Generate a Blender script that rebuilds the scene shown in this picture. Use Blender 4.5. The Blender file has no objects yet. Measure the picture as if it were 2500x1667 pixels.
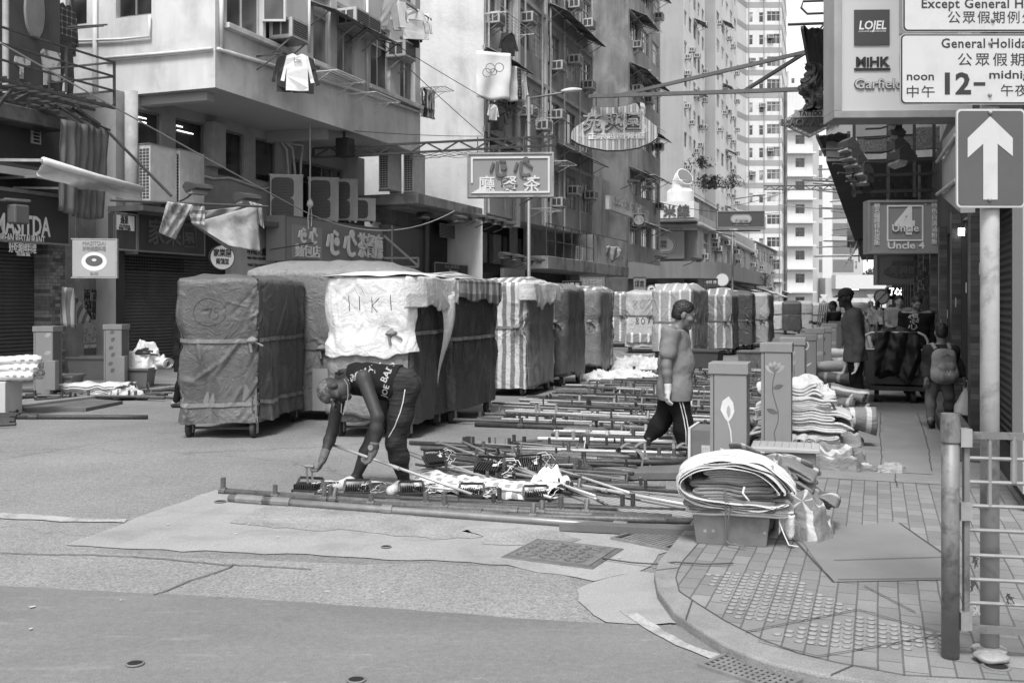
import bpy,math,random
import numpy as np
from mathutils import Vector,Matrix,noise,Euler
from mathutils.bvhtree import BVHTree
SC=bpy.context.scene
COL=SC.collection
# ---------------------------------------------------------------- camera, sky, sun, exposure
cd=bpy.data.cameras.new('camera');cam=bpy.data.objects.new('camera',cd);COL.objects.link(cam)
cam.location=(0,0,1.65);cam.rotation_euler=(math.radians(90),0,0)
cd.sensor_fit='HORIZONTAL';cd.sensor_width=36;cd.lens=35.0
cd.shift_y=-0.039;cd.clip_start=0.1;cd.clip_end=3000
SC.camera=cam
W=bpy.data.worlds.new("World");SC.world=W;W.use_nodes=True
SUN_EL,SUN_AZ=math.radians(60),math.radians(191) # azimuth clockwise from +Y: behind the camera, to the left
nt=W.node_tree;bg=nt.nodes['Background']
sky=nt.nodes.new('ShaderNodeTexSky');sky.sky_type='NISHITA';sky.sun_disc=False
sky.sun_elevation=SUN_EL;sky.sun_rotation=SUN_AZ;sky.dust_density=1.0;sky.air_density=2.0;sky.ozone_density=0.0
bw=nt.nodes.new('ShaderNodeRGBToBW')
nt.links.new(sky.outputs[0],bw.inputs[0]);nt.links.new(bw.outputs[0],bg.inputs[0])
bg.inputs[1].default_value=0.15
sl=bpy.data.lights.new('sun','SUN');sl.energy=2.2;sl.angle=math.radians(16);sl.color=(1,1,1)
sun=bpy.data.objects.new('sun',sl);COL.objects.link(sun)
sd=Vector((math.sin(SUN_AZ)*math.cos(SUN_EL),math.cos(SUN_AZ)*math.cos(SUN_EL),math.sin(SUN_EL)))
sun.rotation_euler=(-sd).to_track_quat('-Z','Y').to_euler();sun.location=sd*60
SC.view_settings.view_transform='Standard';SC.view_settings.look='None'
SC.view_settings.gamma=1;SC.view_settings.exposure=0.9
SC.cycles.use_denoising=True
SC.cycles.max_bounces=6;SC.cycles.diffuse_bounces=3;SC.cycles.glossy_bounces=2;SC.cycles.transmission_bounces=2
SC.cycles.caustics_reflective=False;SC.cycles.caustics_refractive=False
# ---------------------------------------------------------------- measuring helpers
F,CX,HY,CH=2430.0,1250.0,736.0,1.65
PH=math.atan2(890,2430);SN,CS=math.sin(PH),math.cos(PH)
TH=math.pi/2-PH # direction of the street axis, from +X
SM=Matrix.Rotation(TH,4,'Z') # street frame: x = s (along), y = l (to the left), z up
def ST(s,l,z=0):return SM@Vector((s,l,z))
def P(px,py,Y):return Vector(((px-CX)/F*Y,Y,CH+(HY-py)/F*Y))
def G(px,py,h=0.0):
 Y=(CH-h)*F/(py-HY);return Vector(((px-CX)/F*Y,Y,h))
def YL(px,l):k=(px-CX)/F;return l/(SN-CS*k)
def S(px,l):Y=YL(px,l);return SN*(px-CX)/F*Y+CS*Y
def ZL(px,py,l):return CH+(HY-py)/F*YL(px,l)
def SL(v):q=SM.inverted()@Vector((v[0],v[1],v[2]if len(v)>2 else 0));return q
R=math.radians
def RZ(a):return Matrix.Rotation(a,4,'Z')
def TR(x,y,z):return Matrix.Translation((x,y,z))
# ---------------------------------------------------------------- object helpers
def tag(o,label=None,cat=None,group=None,kind=None):
 if label:o['label']=label
 if cat:o['category']=cat
 if group:o['group']=group
 if kind:o['kind']=kind
 return o
MATW={}
def thing(name,label,cat,mat=None,group=None,kind=None):
 o=bpy.data.objects.new(name,None);COL.objects.link(o);o.empty_display_size=.2
 m=mat if mat is not None else Matrix()
 o.matrix_world=m;MATW[o.name]=m.copy()
 return tag(o,label,cat,group,kind)
def copy_tree(o,m,label=None,group=None):
 c=o.copy();COL.objects.link(c);c.matrix_world=m;MATW[c.name]=m.copy()
 if label:c['label']=label
 if group:c['group']=group
 for ch in o.children:
  d=ch.copy();COL.objects.link(d);d.parent=c
  for g in ch.children:
   e=g.copy();COL.objects.link(e);e.parent=d
 return c
class MB:
 def __init__(s,xf=None):s.v=[];s.f=[];s.mi=[];s.uv={};s.cur=0;s.xf=xf
 def av(s,pts):
  n=len(s.v)
  s.v.extend([tuple(s.xf@Vector(p))for p in pts]if s.xf else[tuple(p)for p in pts]);return n
 def af(s,fs):
  s.f.extend(fs);s.mi.extend([s.cur]*len(fs))
 def bx(s,x0,x1,y0,y1,z0,z1,m=None):
  p=[(x0,y0,z0),(x1,y0,z0),(x1,y1,z0),(x0,y1,z0),(x0,y0,z1),(x1,y0,z1),(x1,y1,z1),(x0,y1,z1)]
  if m:p=[m@Vector(q)for q in p]
  n=s.av(p)
  s.af([(n,n+3,n+2,n+1),(n+4,n+5,n+6,n+7),(n,n+1,n+5,n+4),(n+1,n+2,n+6,n+5),(n+2,n+3,n+7,n+6),(n+3,n,n+4,n+7)]);return s
 def bar(s,a,b,w,h=None):
  a=Vector(a);b=Vector(b);h=h or w;d=b-a;L=d.length
  q=d.to_track_quat('X','Z').to_matrix().to_4x4()
  return s.bx(0,L,-w/2,w/2,-h/2,h/2,Matrix.Translation(a)@q)
 def quad(s,a,b,c,d):n=s.av([a,b,c,d]);s.af([(n,n+1,n+2,n+3)]);return s
 def poly(s,pts):n=s.av(pts);s.af([tuple(range(n,n+len(pts)))]);return s
 def prism(s,pts,vec):
  vec=Vector(vec);k=len(pts);n=s.av([Vector(p)for p in pts]+[Vector(p)+vec for p in pts])
  s.af([tuple(range(n+k-1,n-1,-1)),tuple(range(n+k,n+2*k))]+[(n+i,n+(i+1)%k,n+k+(i+1)%k,n+k+i)for i in range(k)]);return s
 def tube(s,pts,r,n=8,caps=True):
  pts=[Vector(p)for p in pts];k=len(pts);rr=r if isinstance(r,(list,tuple))else[r]*k
  up=None;rings=[]
  for i,p in enumerate(pts):
   d=(pts[min(i+1,k-1)]-pts[max(i-1,0)]).normalized()
   if up is None:up=d.orthogonal().normalized()
   else:up=(up-d*up.dot(d)).normalized()
   w=d.cross(up)
   rings.append([p+(up*math.cos(2*math.pi*j/n)+w*math.sin(2*math.pi*j/n))*rr[i]for j in range(n)])
  b=s.av([q for ring in rings for q in ring])
  for i in range(k-1):
   s.af([(b+i*n+j,b+i*n+(j+1)%n,b+(i+1)*n+(j+1)%n,b+(i+1)*n+j)for j in range(n)])
  if caps:s.af([tuple(b+j for j in range(n-1,-1,-1)),tuple(b+(k-1)*n+j for j in range(n))])
  return s
 def cyl(s,c,r,h,n=16,axis=(0,0,1)):
  c=Vector(c);return s.tube([c,c+Vector(axis).normalized()*h],r,n)
 def lathe(s,prof,n=20,m=None):
  pts=[(r*math.cos(2*math.pi*j/n),r*math.sin(2*math.pi*j/n),z)for r,z in prof for j in range(n)]
  if m:pts=[m@Vector(q)for q in pts]
  b=s.av(pts)
  for i in range(len(prof)-1):
   s.af([(b+i*n+j,b+i*n+(j+1)%n,b+(i+1)*n+(j+1)%n,b+(i+1)*n+j)for j in range(n)])
  s.af([tuple(b+j for j in range(n-1,-1,-1)),tuple(b+(len(prof)-1)*n+j for j in range(n))]);return s
 def grid(s,fn,nu,nv,cu=False,uvf=None):
  b=s.av([fn(i/(nu if cu else nu-1),j/(nv-1))for j in range(nv)for i in range(nu)])
  for j in range(nv-1):
   for i in range(nu if cu else nu-1):
    i2=(i+1)%nu
    if uvf:
     iu=i+1
     s.uv[len(s.f)]=[uvf(a/(nu if cu else nu-1),c/(nv-1))for a,c in((i,j),(iu,j),(iu,j+1),(i,j+1))]
    s.af([(b+j*nu+i,b+j*nu+i2,b+(j+1)*nu+i2,b+(j+1)*nu+i)])
  return b
 def wall(s,x0,x1,z0,z1,holes=(),depth=.12,m=None):
  m=m or Matrix()
  xs=sorted({x0,x1,*[h[0]for h in holes],*[h[1]for h in holes]});zs=sorted({z0,z1,*[h[2]for h in holes],*[h[3]for h in holes]})
  xs=[x for x in xs if x0<=x<=x1];zs=[z for z in zs if z0<=z<=z1]
  b=s.av([m@Vector((x,0,z))for z in zs for x in xs]);nx=len(xs)
  for j in range(len(zs)-1):
   for i in range(nx-1):
    cx,cz=(xs[i]+xs[i+1])/2,(zs[j]+zs[j+1])/2
    if any(h[0]<cx<h[1]and h[2]<cz<h[3]for h in holes):continue
    s.af([(b+j*nx+i,b+j*nx+i+1,b+(j+1)*nx+i+1,b+(j+1)*nx+i)])
  for h in holes:
   a,c,d,e=h[:4];n=s.av([m@Vector(q)for q in[(a,0,d),(c,0,d),(c,0,e),(a,0,e),(a,depth,d),(c,depth,d),(c,depth,e),(a,depth,e)]])
   s.af([(n+4,n+5,n+1,n),(n+5,n+6,n+2,n+1),(n+6,n+7,n+3,n+2),(n+7,n+4,n,n+3)])
  return s
 def mesh(s,name,mats,smooth=False):
  me=bpy.data.meshes.new(name);me.from_pydata(s.v,[],s.f)
  for m in(mats if isinstance(mats,(list,tuple))else[mats]):me.materials.append(m)
  if any(s.mi):me.polygons.foreach_set('material_index',s.mi)
  if s.uv:
   ul=me.uv_layers.new(name='UVMap')
   for fi,co in s.uv.items():
    p=me.polygons[fi]
    for li,q in zip(p.loop_indices,co):ul.data[li].uv=q
  if smooth:me.polygons.foreach_set('use_smooth',[True]*len(me.polygons))
  me.update();return me
 def build(s,name,mats,parent=None,mat=None,smooth=False,bevel=0,sub=0,solid=0,wn=False):
  o=bpy.data.objects.new(name,s.mesh(name,mats,smooth));COL.objects.link(o)
  if parent:o.parent=parent
  if mat is not None:
   if parent:o.matrix_local=mat
   else:o.matrix_world=mat
   MATW[o.name]=mat.copy()
  if solid:md=o.modifiers.new('s','SOLIDIFY');md.thickness=solid;md.offset=0
  if bevel:
   md=o.modifiers.new('b','BEVEL');md.width=bevel;md.segments=2;md.limit_method='ANGLE';md.angle_limit=R(40)
  if sub:md=o.modifiers.new('d','SUBSURF');md.levels=sub;md.render_levels=sub
  return o
def inst(me,name,parent,mat):
 o=bpy.data.objects.new(name,me);COL.objects.link(o);o.parent=parent;o.matrix_local=mat;return o
# text: local x right, z up, facing -y, centred on the origin
TC={}
def txt(body,size,mat,parent,m,name='lettering',ext=.004,bold=0,width=None,squash=None,align='CENTER',shear=0,spacing=1.0):
 key=(body,bold,align,shear,round(ext/size,4),spacing,mat.name)
 if key not in TC:
  c=bpy.data.curves.new('t','FONT');c.body=body;c.align_x=align;c.align_y='CENTER';c.size=1
  c.extrude=ext/size;c.offset=bold;c.resolution_u=2;c.shear=shear;c.space_character=spacing
  o=bpy.data.objects.new('t',c);COL.objects.link(o)
  me=bpy.data.meshes.new_from_object(o.evaluated_get(bpy.context.evaluated_depsgraph_get()))
  bpy.data.objects.remove(o);bpy.data.curves.remove(c)
  me.materials.clear();me.materials.append(mat);me.transform(Matrix.Rotation(R(90),4,'X'))
  TC[key]=me
 me=TC[key]
 sx=size
 if width:
  xs=[v.co.x for v in me.vertices]
  if xs:sx=width/max(1e-6,max(xs)-min(xs))
 return inst(me,name,parent,m@Matrix.Diagonal((sx,size,size,1)))
# ---------------------------------------------------------------- grey procedural materials
MC={}
class NT:
 def __init__(s,name):
  s.m=bpy.data.materials.new(name);s.m.use_nodes=True;s.t=s.m.node_tree;s.b=s.t.nodes['Principled BSDF']
  s.co=s.t.nodes.new('ShaderNodeTexCoord')
 def n(s,t,**kw):
  o=s.t.nodes.new(t)
  for k,v in kw.items():setattr(o,k,v)
  return o
 def l(s,a,b):s.t.links.new(a,b)
 def math(s,op,a,b=None,c=None,clamp=False):
  o=s.n('ShaderNodeMath',operation=op);o.use_clamp=clamp
  for i,q in enumerate((a,b,c)):
   if q is None:continue
   if isinstance(q,(int,float)):o.inputs[i].default_value=q
   else:s.l(q,o.inputs[i])
  return o.outputs[0]
 def noise(s,sc,det=4,rough=.55,scale=(1,1,1),src='Object',dist=0):
  mp=s.n('ShaderNodeMapping');mp.inputs['Scale'].default_value=scale;s.l(s.co.outputs[src],mp.inputs[0])
  o=s.n('ShaderNodeTexNoise');o.inputs['Scale'].default_value=sc;o.inputs['Detail'].default_value=det
  o.inputs['Roughness'].default_value=rough;o.inputs['Distortion'].default_value=dist
  s.l(mp.outputs[0],o.inputs['Vector']);return o.outputs[0]
 def ramp(s,x,a,b,lo=0.,hi=1.):
  o=s.n('ShaderNodeMapRange');o.inputs[1].default_value=a;o.inputs[2].default_value=b
  o.inputs[3].default_value=lo;o.inputs[4].default_value=hi;s.l(x,o.inputs[0]);return o.outputs[0]
 def sep(s,src='Object'):
  o=s.n('ShaderNodeSeparateXYZ');s.l(s.co.outputs[src],o.inputs[0]);return o.outputs
def M(name,v=.5,rough=.8,var=.15,sc=2.,bump=0.,bsc=30.,streak=0.,speck=0.,spsc=200.,metal=0.,spec=.4,stripes=None,fn=None,emit=0.,src='Object',bfn=None,bdist=.01,patch=0.,psc=1.2):
 if name in MC:return MC[name]
 t=NT(name);val=t.math('ADD',1.0,0.0)
 if var:
  a=t.noise(sc,6,.6,src=src);val=t.math('MULTIPLY',val,t.ramp(a,.25,.75,1-var,1+var))
 if streak:
  a=t.noise(2.2,5,.6,(1,1,.12));b=t.noise(.6,3,.5)
  val=t.math('MULTIPLY',val,t.ramp(t.math('MULTIPLY',a,b),.2,.42,1.05,1-streak))
 if patch:
  a=t.noise(psc,8,.62,dist=.4);val=t.math('MULTIPLY',val,t.ramp(a,.5,.62,1.,1-patch))
 if speck:
  a=t.noise(spsc,2,.7);val=t.math('MULTIPLY',val,t.ramp(a,.3,.7,1-speck,1+speck))
 if fn:val=t.math('MULTIPLY',val,fn(t))
 val=t.math('MULTIPLY',val,v,clamp=True)
 t.l(val,t.b.inputs['Base Color'])
 t.b.inputs['Roughness'].default_value=rough;t.b.inputs['Metallic'].default_value=metal
 t.b.inputs['Specular IOR Level'].default_value=spec
 if emit:
  t.l(val,t.b.inputs['Emission Color']);t.b.inputs['Emission Strength'].default_value=emit
 if bump or bfn:
  h=bfn(t)if bfn else t.noise(bsc,5,.6,src=src)
  bm=t.n('ShaderNodeBump');bm.inputs['Strength'].default_value=bump or .5;bm.inputs['Distance'].default_value=bdist
  t.l(h,bm.inputs['Height']);t.l(bm.outputs[0],t.b.inputs['Normal'])
 MC[name]=t.m;return t.m
def wave(axis,period,duty=.5,lo=.3,hi=1.,src='Object',soft=.02):
 def fn(t):
  x=t.sep(src)[axis];fr=t.math('FRACT',t.math('DIVIDE',x,period))
  return t.ramp(fr,duty-soft,duty+soft,hi,lo)
 return fn
def ribs(axis,period,src='Object'):
 def fn(t):return t.math('SINE',t.math('MULTIPLY',t.sep(src)[axis],2*math.pi/period))
 return fn
random.seed(7)
def rnd(a,b):return random.uniform(a,b)
def nz(x,y,z=0.):return noise.noise(Vector((x,y,z)))
blk=M('black_iron',.035,.6,.3,8);dkm=M('dark_metal',.07,.5,.25,9);gal=M('galvanised_steel',.34,.42,.25,9,metal=.6)
steel=M('grey_steel',.22,.45,.3,10,metal=.4);wht=M('white_paint',.68,.55,.06,4);alu=M('aluminium',.55,.35,.15,8,metal=.7)
rub=M('rubber',.03,.8,.2,10)
# ---------------------------------------------------------------- ground, road surfaces, pavements
def asph(t):
 a=t.noise(75,3,.75);b=t.noise(.35,5,.6);c=t.noise(9,4,.6)
 v=t.ramp(a,.3,.72,.45,1.6);v=t.math('MULTIPLY',v,t.ramp(t.noise(24,3,.7),.3,.7,.78,1.22));v=t.math('MULTIPLY',v,t.ramp(t.noise(2.3,6,.7,dist=.8),.62,.72,1.,.72));v=t.math('MULTIPLY',v,t.ramp(b,.3,.7,.72,1.2));v=t.math('MULTIPLY',v,t.ramp(c,.3,.7,.93,1.07))
 k=t.n('ShaderNodeTexVoronoi',feature='DISTANCE_TO_EDGE');k.inputs['Scale'].default_value=.33
 d=t.noise(1.6,5,.6);mx=t.n('ShaderNodeVectorMath',operation='MULTIPLY_ADD')
 t.l(d,mx.inputs[0]);mx.inputs[1].default_value=(.9,.9,0);t.l(t.co.outputs['Object'],mx.inputs[2]);t.l(mx.outputs[0],k.inputs['Vector'])
 return t.math('MULTIPLY',v,t.ramp(k.outputs[0],.0,.007,.72,1.))
asphalt=M('asphalt',.195,.9,0,fn=asph,bump=.5,bsc=80,bdist=.006,spec=.25)
def asph2(t):
 a=t.noise(60,3,.8);b=t.noise(.9,5,.6)
 a=t.math('MULTIPLY',a,t.ramp(t.noise(22,3,.7),.3,.7,.85,1.15));return t.math('MULTIPLY',t.ramp(a,.32,.68,.58,1.45),t.ramp(b,.3,.7,.85,1.12))
worn=M('worn_asphalt',.215,.9,0,fn=asph2,bump=.7,bsc=60,bdist=.008,spec=.25)
def asph3(t):
 a=t.noise(120,2,.7);b=t.noise(.5,5,.6,(.4,1.6,1));c=t.noise(3.5,5,.65,(.5,2.2,1));e=t.noise(1.1,5,.6)
 v=t.math('MULTIPLY',t.ramp(a,.3,.7,.86,1.16),t.ramp(b,.3,.7,.8,1.16));v=t.math('MULTIPLY',v,t.ramp(e,.3,.7,.93,1.07))
 v=t.math('MULTIPLY',v,t.ramp(c,.58,.66,1.,1.2));f=t.noise(7,5,.7,(.35,2.6,1));v=t.math('MULTIPLY',v,t.ramp(f,.62,.68,1.,1.28));v=t.math('MULTIPLY',v,t.ramp(t.noise(30,3,.7),.3,.7,.88,1.12))
 return t.math('MULTIPLY',v,t.ramp(t.noise(1.7,6,.7,(.6,1.4,1)),.6,.7,1.,.82))
smooth_as=M('smooth_asphalt',.155,.8,0,fn=asph3,bump=.25,bsc=120,bdist=.004,spec=.3)
conc=M('road_concrete',.27,.85,.14,1.3,bump=.35,bsc=60,speck=.18,spsc=90,streak=0,patch=.13,psc=2.5)
conc_rough=M('rough_concrete',.25,.9,.2,3,bump=.6,bsc=45,speck=.35,spsc=70,patch=.2)
kerbm=M('kerb_stone',.21,.85,.2,4,bump=.4,bsc=60,speck=.25,spsc=120,patch=.25)
linem=M('worn_road_paint',.33,.8,.15,8,speck=.2,spsc=60,patch=.3,psc=6)
def edge(pts,n=10,amp=.02,z=0,seed=0,closed=True):
 out=[];k=len(pts)
 for i in range(k if closed else k-1):
  a,b=Vector(pts[i]),Vector(pts[(i+1)%k]);d=b-a;L=d.length
  if L==0:continue
  nn=Vector((-d.y,d.x,0))/L;m=max(1,min(60,int(L*n)))
  for j in range(m):
   q=a+d*(j/m);w=amp*(noise.fractal(Vector((q.x*3+seed,q.y*3,seed)),.6,2,4))if j else 0
   q=q+nn*w;out.append((q.x,q.y,z))
 if not closed:out.append((pts[-1][0],pts[-1][1],z))
 return out
def sheet(name,pts,m,z,amp=.02,n=8,mat=None,kind='structure',seed=0):
 b=MB();b.poly(edge(pts,n,amp,z,seed))
 o=b.build(name,m);o['kind']=kind;return o
g=MB();g.quad((-600,-60,0),(600,-60,0),(600,900,0),(-600,900,0));tag(g.build('road',asphalt),kind='structure')
PX=lambda L,h=0:[G(x,y,h)for x,y in L]
sheet('worn_road',PX([(-700,1300),(0,1342),(420,1358),(820,1375),(1240,1384),(1390,1408),(1420,1460),(1480,1523),(1250,1514),(600,1466),(0,1436),(-700,1402)]),worn,.003,.06)
sheet('junction_road',PX([(-1500,1362),(0,1432),(600,1462),(1000,1490),(1250,1511),(1480,1523),(1690,1531)])+[Vector((2.2,4.2,0)),Vector((30,3.5,0)),Vector((30,-6,0)),Vector((-30,-6,0))],smooth_as,.007,.02)
sheet('concrete_patch',PX([(160,1332),(330,1266),(527,1197),(700,1203),(1000,1225),(1300,1250),(1560,1280),(1690,1296),(1640,1345),(1600,1368),(1560,1396),(1450,1420),(1240,1380),(1000,1369),(600,1350),(300,1340)]),conc,.006,.05,seed=3)
sheet('rough_patch',PX([(560,1278),(620,1247),(690,1232),(900,1248),(1130,1280),(1180,1312),(1090,1318),(900,1302),(700,1290)]),conc_rough,.009,.1,14,seed=5)
sheet('rough_patch',PX([(1150,1292),(1330,1292),(1420,1318),(1300,1335),(1180,1330)]),conc_rough,.009,.1,14,seed=8)
sheet('gutter_concrete',PX([(1455,1422),(1560,1397),(1597,1402),(1605,1440),(1640,1490),(1688,1527),(1480,1522),(1412,1470),(1408,1442)]),conc,.010,.04,10,seed=4)
sheet('road_line',PX([(1512,1495),(1545,1494),(1620,1545),(1700,1585),(1815,1617),(1760,1623),(1650,1580),(1570,1535)]),linem,.013,.015,12,seed=6)
sheet('road_line',PX([(-300,1240),(0,1252),(150,1263),(310,1268),(305,1277),(150,1275),(0,1266),(-300,1254)]),linem,.008,.05,12,seed=9)
sheet('far_road_line',[ST(30,6.6),ST(60,6.6),ST(60,6.75),ST(30,6.75)],linem,.006,.01,4)
# hairline joints in the asphalt
b=MB()
for L in([(375,1455),(560,1388),(570,1380),(760,1392)],[(0,1352),(320,1360),(565,1382)]):
 q=edge(PX(L),20,.02,.010,2,False);b.cur=0
 for a,c in zip(q[:-1],q[1:]):
  a=Vector(a);c=Vector(c);d=(c-a);w=Vector((-d.y,d.x,0)).normalized()*.006
  b.quad(a-w,c-w,c+w,a+w)
o=b.build('road_joint',M('joint_tar',.08,.9));o['kind']='structure'
# right pavement
KH=.06
KO=[(2600,1690),(2153,1668),(1994,1642),(1888,1618),(1824,1596),(1760,1567),(1691,1524),(1643,1490),(1605,1439),(1597,1399),(1608,1368)]
KI=[(2600,1668),(2207,1648),(2047,1618),(1946,1594),(1861,1561),(1771,1516),(1707,1476),(1659,1444),(1650,1410),(1656,1390),(1668,1368)]
ko=[G(x,y,KH)for x,y in KO]+[ST(s,1.26,KH)for s in(7.2,8,10,20,40,74)]
ki=[G(x,y,KH)for x,y in KI]+[ST(s,1.08,KH)for s in(7.25,8,10,20,40,74)]
b=MB();n=len(ko)
a=b.av([Vector((p.x,p.y,-.02))for p in ko]);c=b.av(ko);d=b.av(ki)
b.af([(a+i,a+i+1,c+i+1,c+i)for i in range(n-1)]+[(c+i,c+i+1,d+i+1,d+i)for i in range(n-1)])
tag(b.build('kerb',kerbm,smooth=False,bevel=.012),kind='structure')
b=MB();acc=0.
for i in range(n-1):
 L=(ko[i+1]-ko[i]).length;k=0
 while acc<L:
  u=acc/L;p,q=ko[i].lerp(ko[i+1],u),ki[i].lerp(ki[i+1],u);dd=(q-p).normalized();w=Vector((-dd.y,dd.x,0))*.004;z=Vector((0,0,.004));b.quad(p+w+z,p-w+z,q-w+z,q+w+z);acc+=.92
 acc-=L
for i in range(n-2):
 for f in(.97,):
  p,q=ki[i],ki[i+1];dd=(q-p).normalized();w=Vector((-dd.y,dd.x,0))*.003;z=Vector((0,0,.0045));b.quad(p-w+z,q-w+z,q+w+z,p+w+z)
tag(b.build('kerb_joint',M('pavement_crack',.06,.9)),kind='structure')
SMi=SM.inverted()
def brick(t):
 k=t.n('ShaderNodeTexBrick');k.offset=.5;k.squash=1
 mp=t.n('ShaderNodeMapping');mp.inputs['Scale'].default_value=(1,1,1);d=t.noise(3,2)
 add=t.n('ShaderNodeVectorMath',operation='MULTIPLY_ADD');t.l(d,add.inputs[0]);add.inputs[1].default_value=(.012,.012,0)
 t.l(t.co.outputs['Object'],add.inputs[2]);t.l(add.outputs[0],k.inputs['Vector'])
 k.inputs['Scale'].default_value=1;k.inputs['Brick Width'].default_value=.205;k.inputs['Row Height'].default_value=.105
 k.inputs['Mortar Size'].default_value=.005;k.inputs['Mortar Smooth'].default_value=.2;k.inputs['Bias'].default_value=0
 k.inputs['Color1'].default_value=(.85,)*3+(1,);k.inputs['Color2'].default_value=(1.15,)*3+(1,);k.inputs['Mortar'].default_value=(.5,)*3+(1,)
 bwn=t.n('ShaderNodeRGBToBW');t.l(k.outputs[0],bwn.inputs[0]);return bwn.outputs[0]
pavers=M('pavers',.19,.85,.2,1.2,speck=.16,spsc=160,fn=brick,bfn=brick,bump=.6,bdist=.01,patch=.12)
slabm=M('smooth_slab',.188,.75,.14,2,speck=.1,spsc=200,bump=.15,bsc=120)
def brushed(t):
 a=t.noise(60,3,.6,(1,.06,1));return t.ramp(a,.3,.7,.8,1.2)
pconc=M('brushed_concrete',.2,.85,.14,1.2,speck=.2,spsc=110,fn=brushed,bump=.3,bsc=90,patch=.12)
b=MB(SMi);b.poly(ki[:-1]+[ST(74,1.08,KH),ST(74,-3.2,KH),ST(-2,-3.2,KH)])
tag(b.build('pavement',pavers,mat=SM),kind='structure')
s1=SL(G(2000,1166,KH)).x
b=MB();b.poly([(s1,1.07,KH+.004),(s1,-.95,KH+.004),(74,-.95,KH+.004),(74,1.07,KH+.004)])
tag(b.build('pavement_concrete',pconc,mat=SM),kind='structure')
q=[SL(v)for v in PX([(2150,1165),(2278,1165)],KH)]
b=MB();b.poly([(s1+.5,q[0].y-.05,KH+.008),(s1+.5,q[1].y,KH+.008),(30,q[1].y,KH+.008),(30,q[0].y-.05,KH+.008)])
tag(b.build('pavement_strip',slabm,mat=SM),kind='structure')
sheet('service_slab',PX([(1940,1297),(2189,1274),(2304,1349),(2310,1416),(2032,1421)],KH),slabm,KH+.005,.006)
b=MB()
for L in([(2035,1370),(2300,1362)],[(2045,1417),(2310,1414)],[(2110,1432),(2235,1497)],[(1820,1545),(2095,1490),(2300,1548)],[(1850,1566),(1995,1605),(2140,1580),(2300,1552)],[(1920,1300),(2035,1422)],[(2195,1278),(2300,1352)]):
 qq=edge(PX(L,KH),8,.004,KH+.010,1,False)
 for a,c in zip(qq[:-1],qq[1:]):
  a=Vector(a);c=Vector(c);d=c-a;w=Vector((-d.y,d.x,0)).normalized()*.004;b.quad(a-w,c-w,c+w,a+w)
for L in([(2150,1010),(2147,1060),(2152,1100),(2150,1155)],[(2240,1010),(2262,1080),(2275,1150)],[(2185,1158),(2190,1190)]):
 qq=edge(PX(L,KH),14,.012,KH+.013,4,False)
 for a,c in zip(qq[:-1],qq[1:]):
  a=Vector(a);c=Vector(c);d=c-a;w=Vector((-d.y,d.x,0)).normalized()*.004;b.quad(a-w,c-w,c+w,a+w)
tag(b.build('pavement_joint',M('pavement_crack',.06,.9)),kind='structure')
# tactile paving: real domes
def inpoly(p,poly):
 c=False;j=len(poly)-1
 for i in range(len(poly)):
  if(poly[i].y>p[1])!=(poly[j].y>p[1])and p[0]<(poly[j].x-poly[i].x)*(p[1]-poly[i].y)/(poly[j].y-poly[i].y)+poly[i].x:c=not c
  j=i
 return c
tact=[PX([(1722,1399),(1963,1397),(1958,1437),(2068,1472),(2090,1490),(1962,1517),(1790,1512)],KH),PX([(1994,1583),(1880,1550),(2100,1500),(2153,1514),(2310,1547),(2310,1588)],KH)]
tm=M('tactile_paving',.225,.8,.15,3,speck=.15,spsc=160,patch=.1)
for T in tact:
 T=[SL(v)for v in T];b=MB()
 x0,x1=min(v.x for v in T),max(v.x for v in T);y0,y1=min(v.y for v in T),max(v.y for v in T)
 i=0;y=math.floor(y0/.0525)*.0525+.026
 while y<y1:
  x=math.floor(x0/.0667)*.0667+.033
  while x<x1:
   if inpoly((x,y),T):
    b.lathe([(.021,KH+.002),(.0195,KH+.005),(.013,KH+.008),(.004,KH+.009)],10,TR(x,y,0))
   x+=.0667
  y+=.0525
 o=b.build('tactile_paving',tm,mat=SM,smooth=True);o['kind']='structure'
# left pavement
b=MB();b.bx(-30,17.2,12.25,30,-.05,.08);b.bx(17.2,120,12.25,30,-.05,.078)
tag(b.build('pavement',pconc,mat=SM),kind='structure')
b=MB();b.bx(-30,130,12.1,12.25,-.05,.1)
tag(b.build('kerb',kerbm,mat=SM,bevel=.015),kind='structure')
# ironwork in the road
iron=M('cast_iron',.11,.6,.3,12,bump=.4,bsc=80)
def ground_frame(L,h=0.):
 p=PX(L,h);ex=(p[1]-p[0]).normalized();ey=Vector((-ex.y,ex.x,0))
 m=Matrix(((ex.x,ey.x,0,p[0].x),(ex.y,ey.y,0,p[0].y),(0,0,1,h),(0,0,0,1)));mi=m.inverted()
 return m,[mi@v for v in p]
m,q=ground_frame([(1243,1361),(1438,1386),(1492,1348),(1345,1325)])
t=thing('manhole_cover','raised block pattern manhole cover set in the light concrete','manhole cover',m)
w=q[1].x;d=max(v.y for v in q)
b=MB();b.bx(-.04,w+.04,-.04,d+.04,-.02,.012);b.build('frame',iron,t,bevel=.004)
b=MB();b.bx(.0,w,.0,d,-.02,.018);random.seed(3)
for i in range(int(w/.085)):
 for j in range(int(d/.06)):
  mm=TR(.05+i*.085,.04+j*.06,.018)@RZ(R(45 if(i+j)%2 else-45)+rnd(-.2,.2));b.bx(-.03,.03,-.011,.011,-.004,.012,mm)
b.build('cover',M('worn_iron',.17,.5,.3,10,metal=.2,bump=.3),t)
m,q=ground_frame([(1500,1318),(1636,1345),(1668,1318),(1540,1304)])
t=thing('drain_grate','small slotted drain grate beside the tarpaulin bundle at the kerb','drain grate',m)
w=q[1].x;d=max(v.y for v in q)
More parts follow.
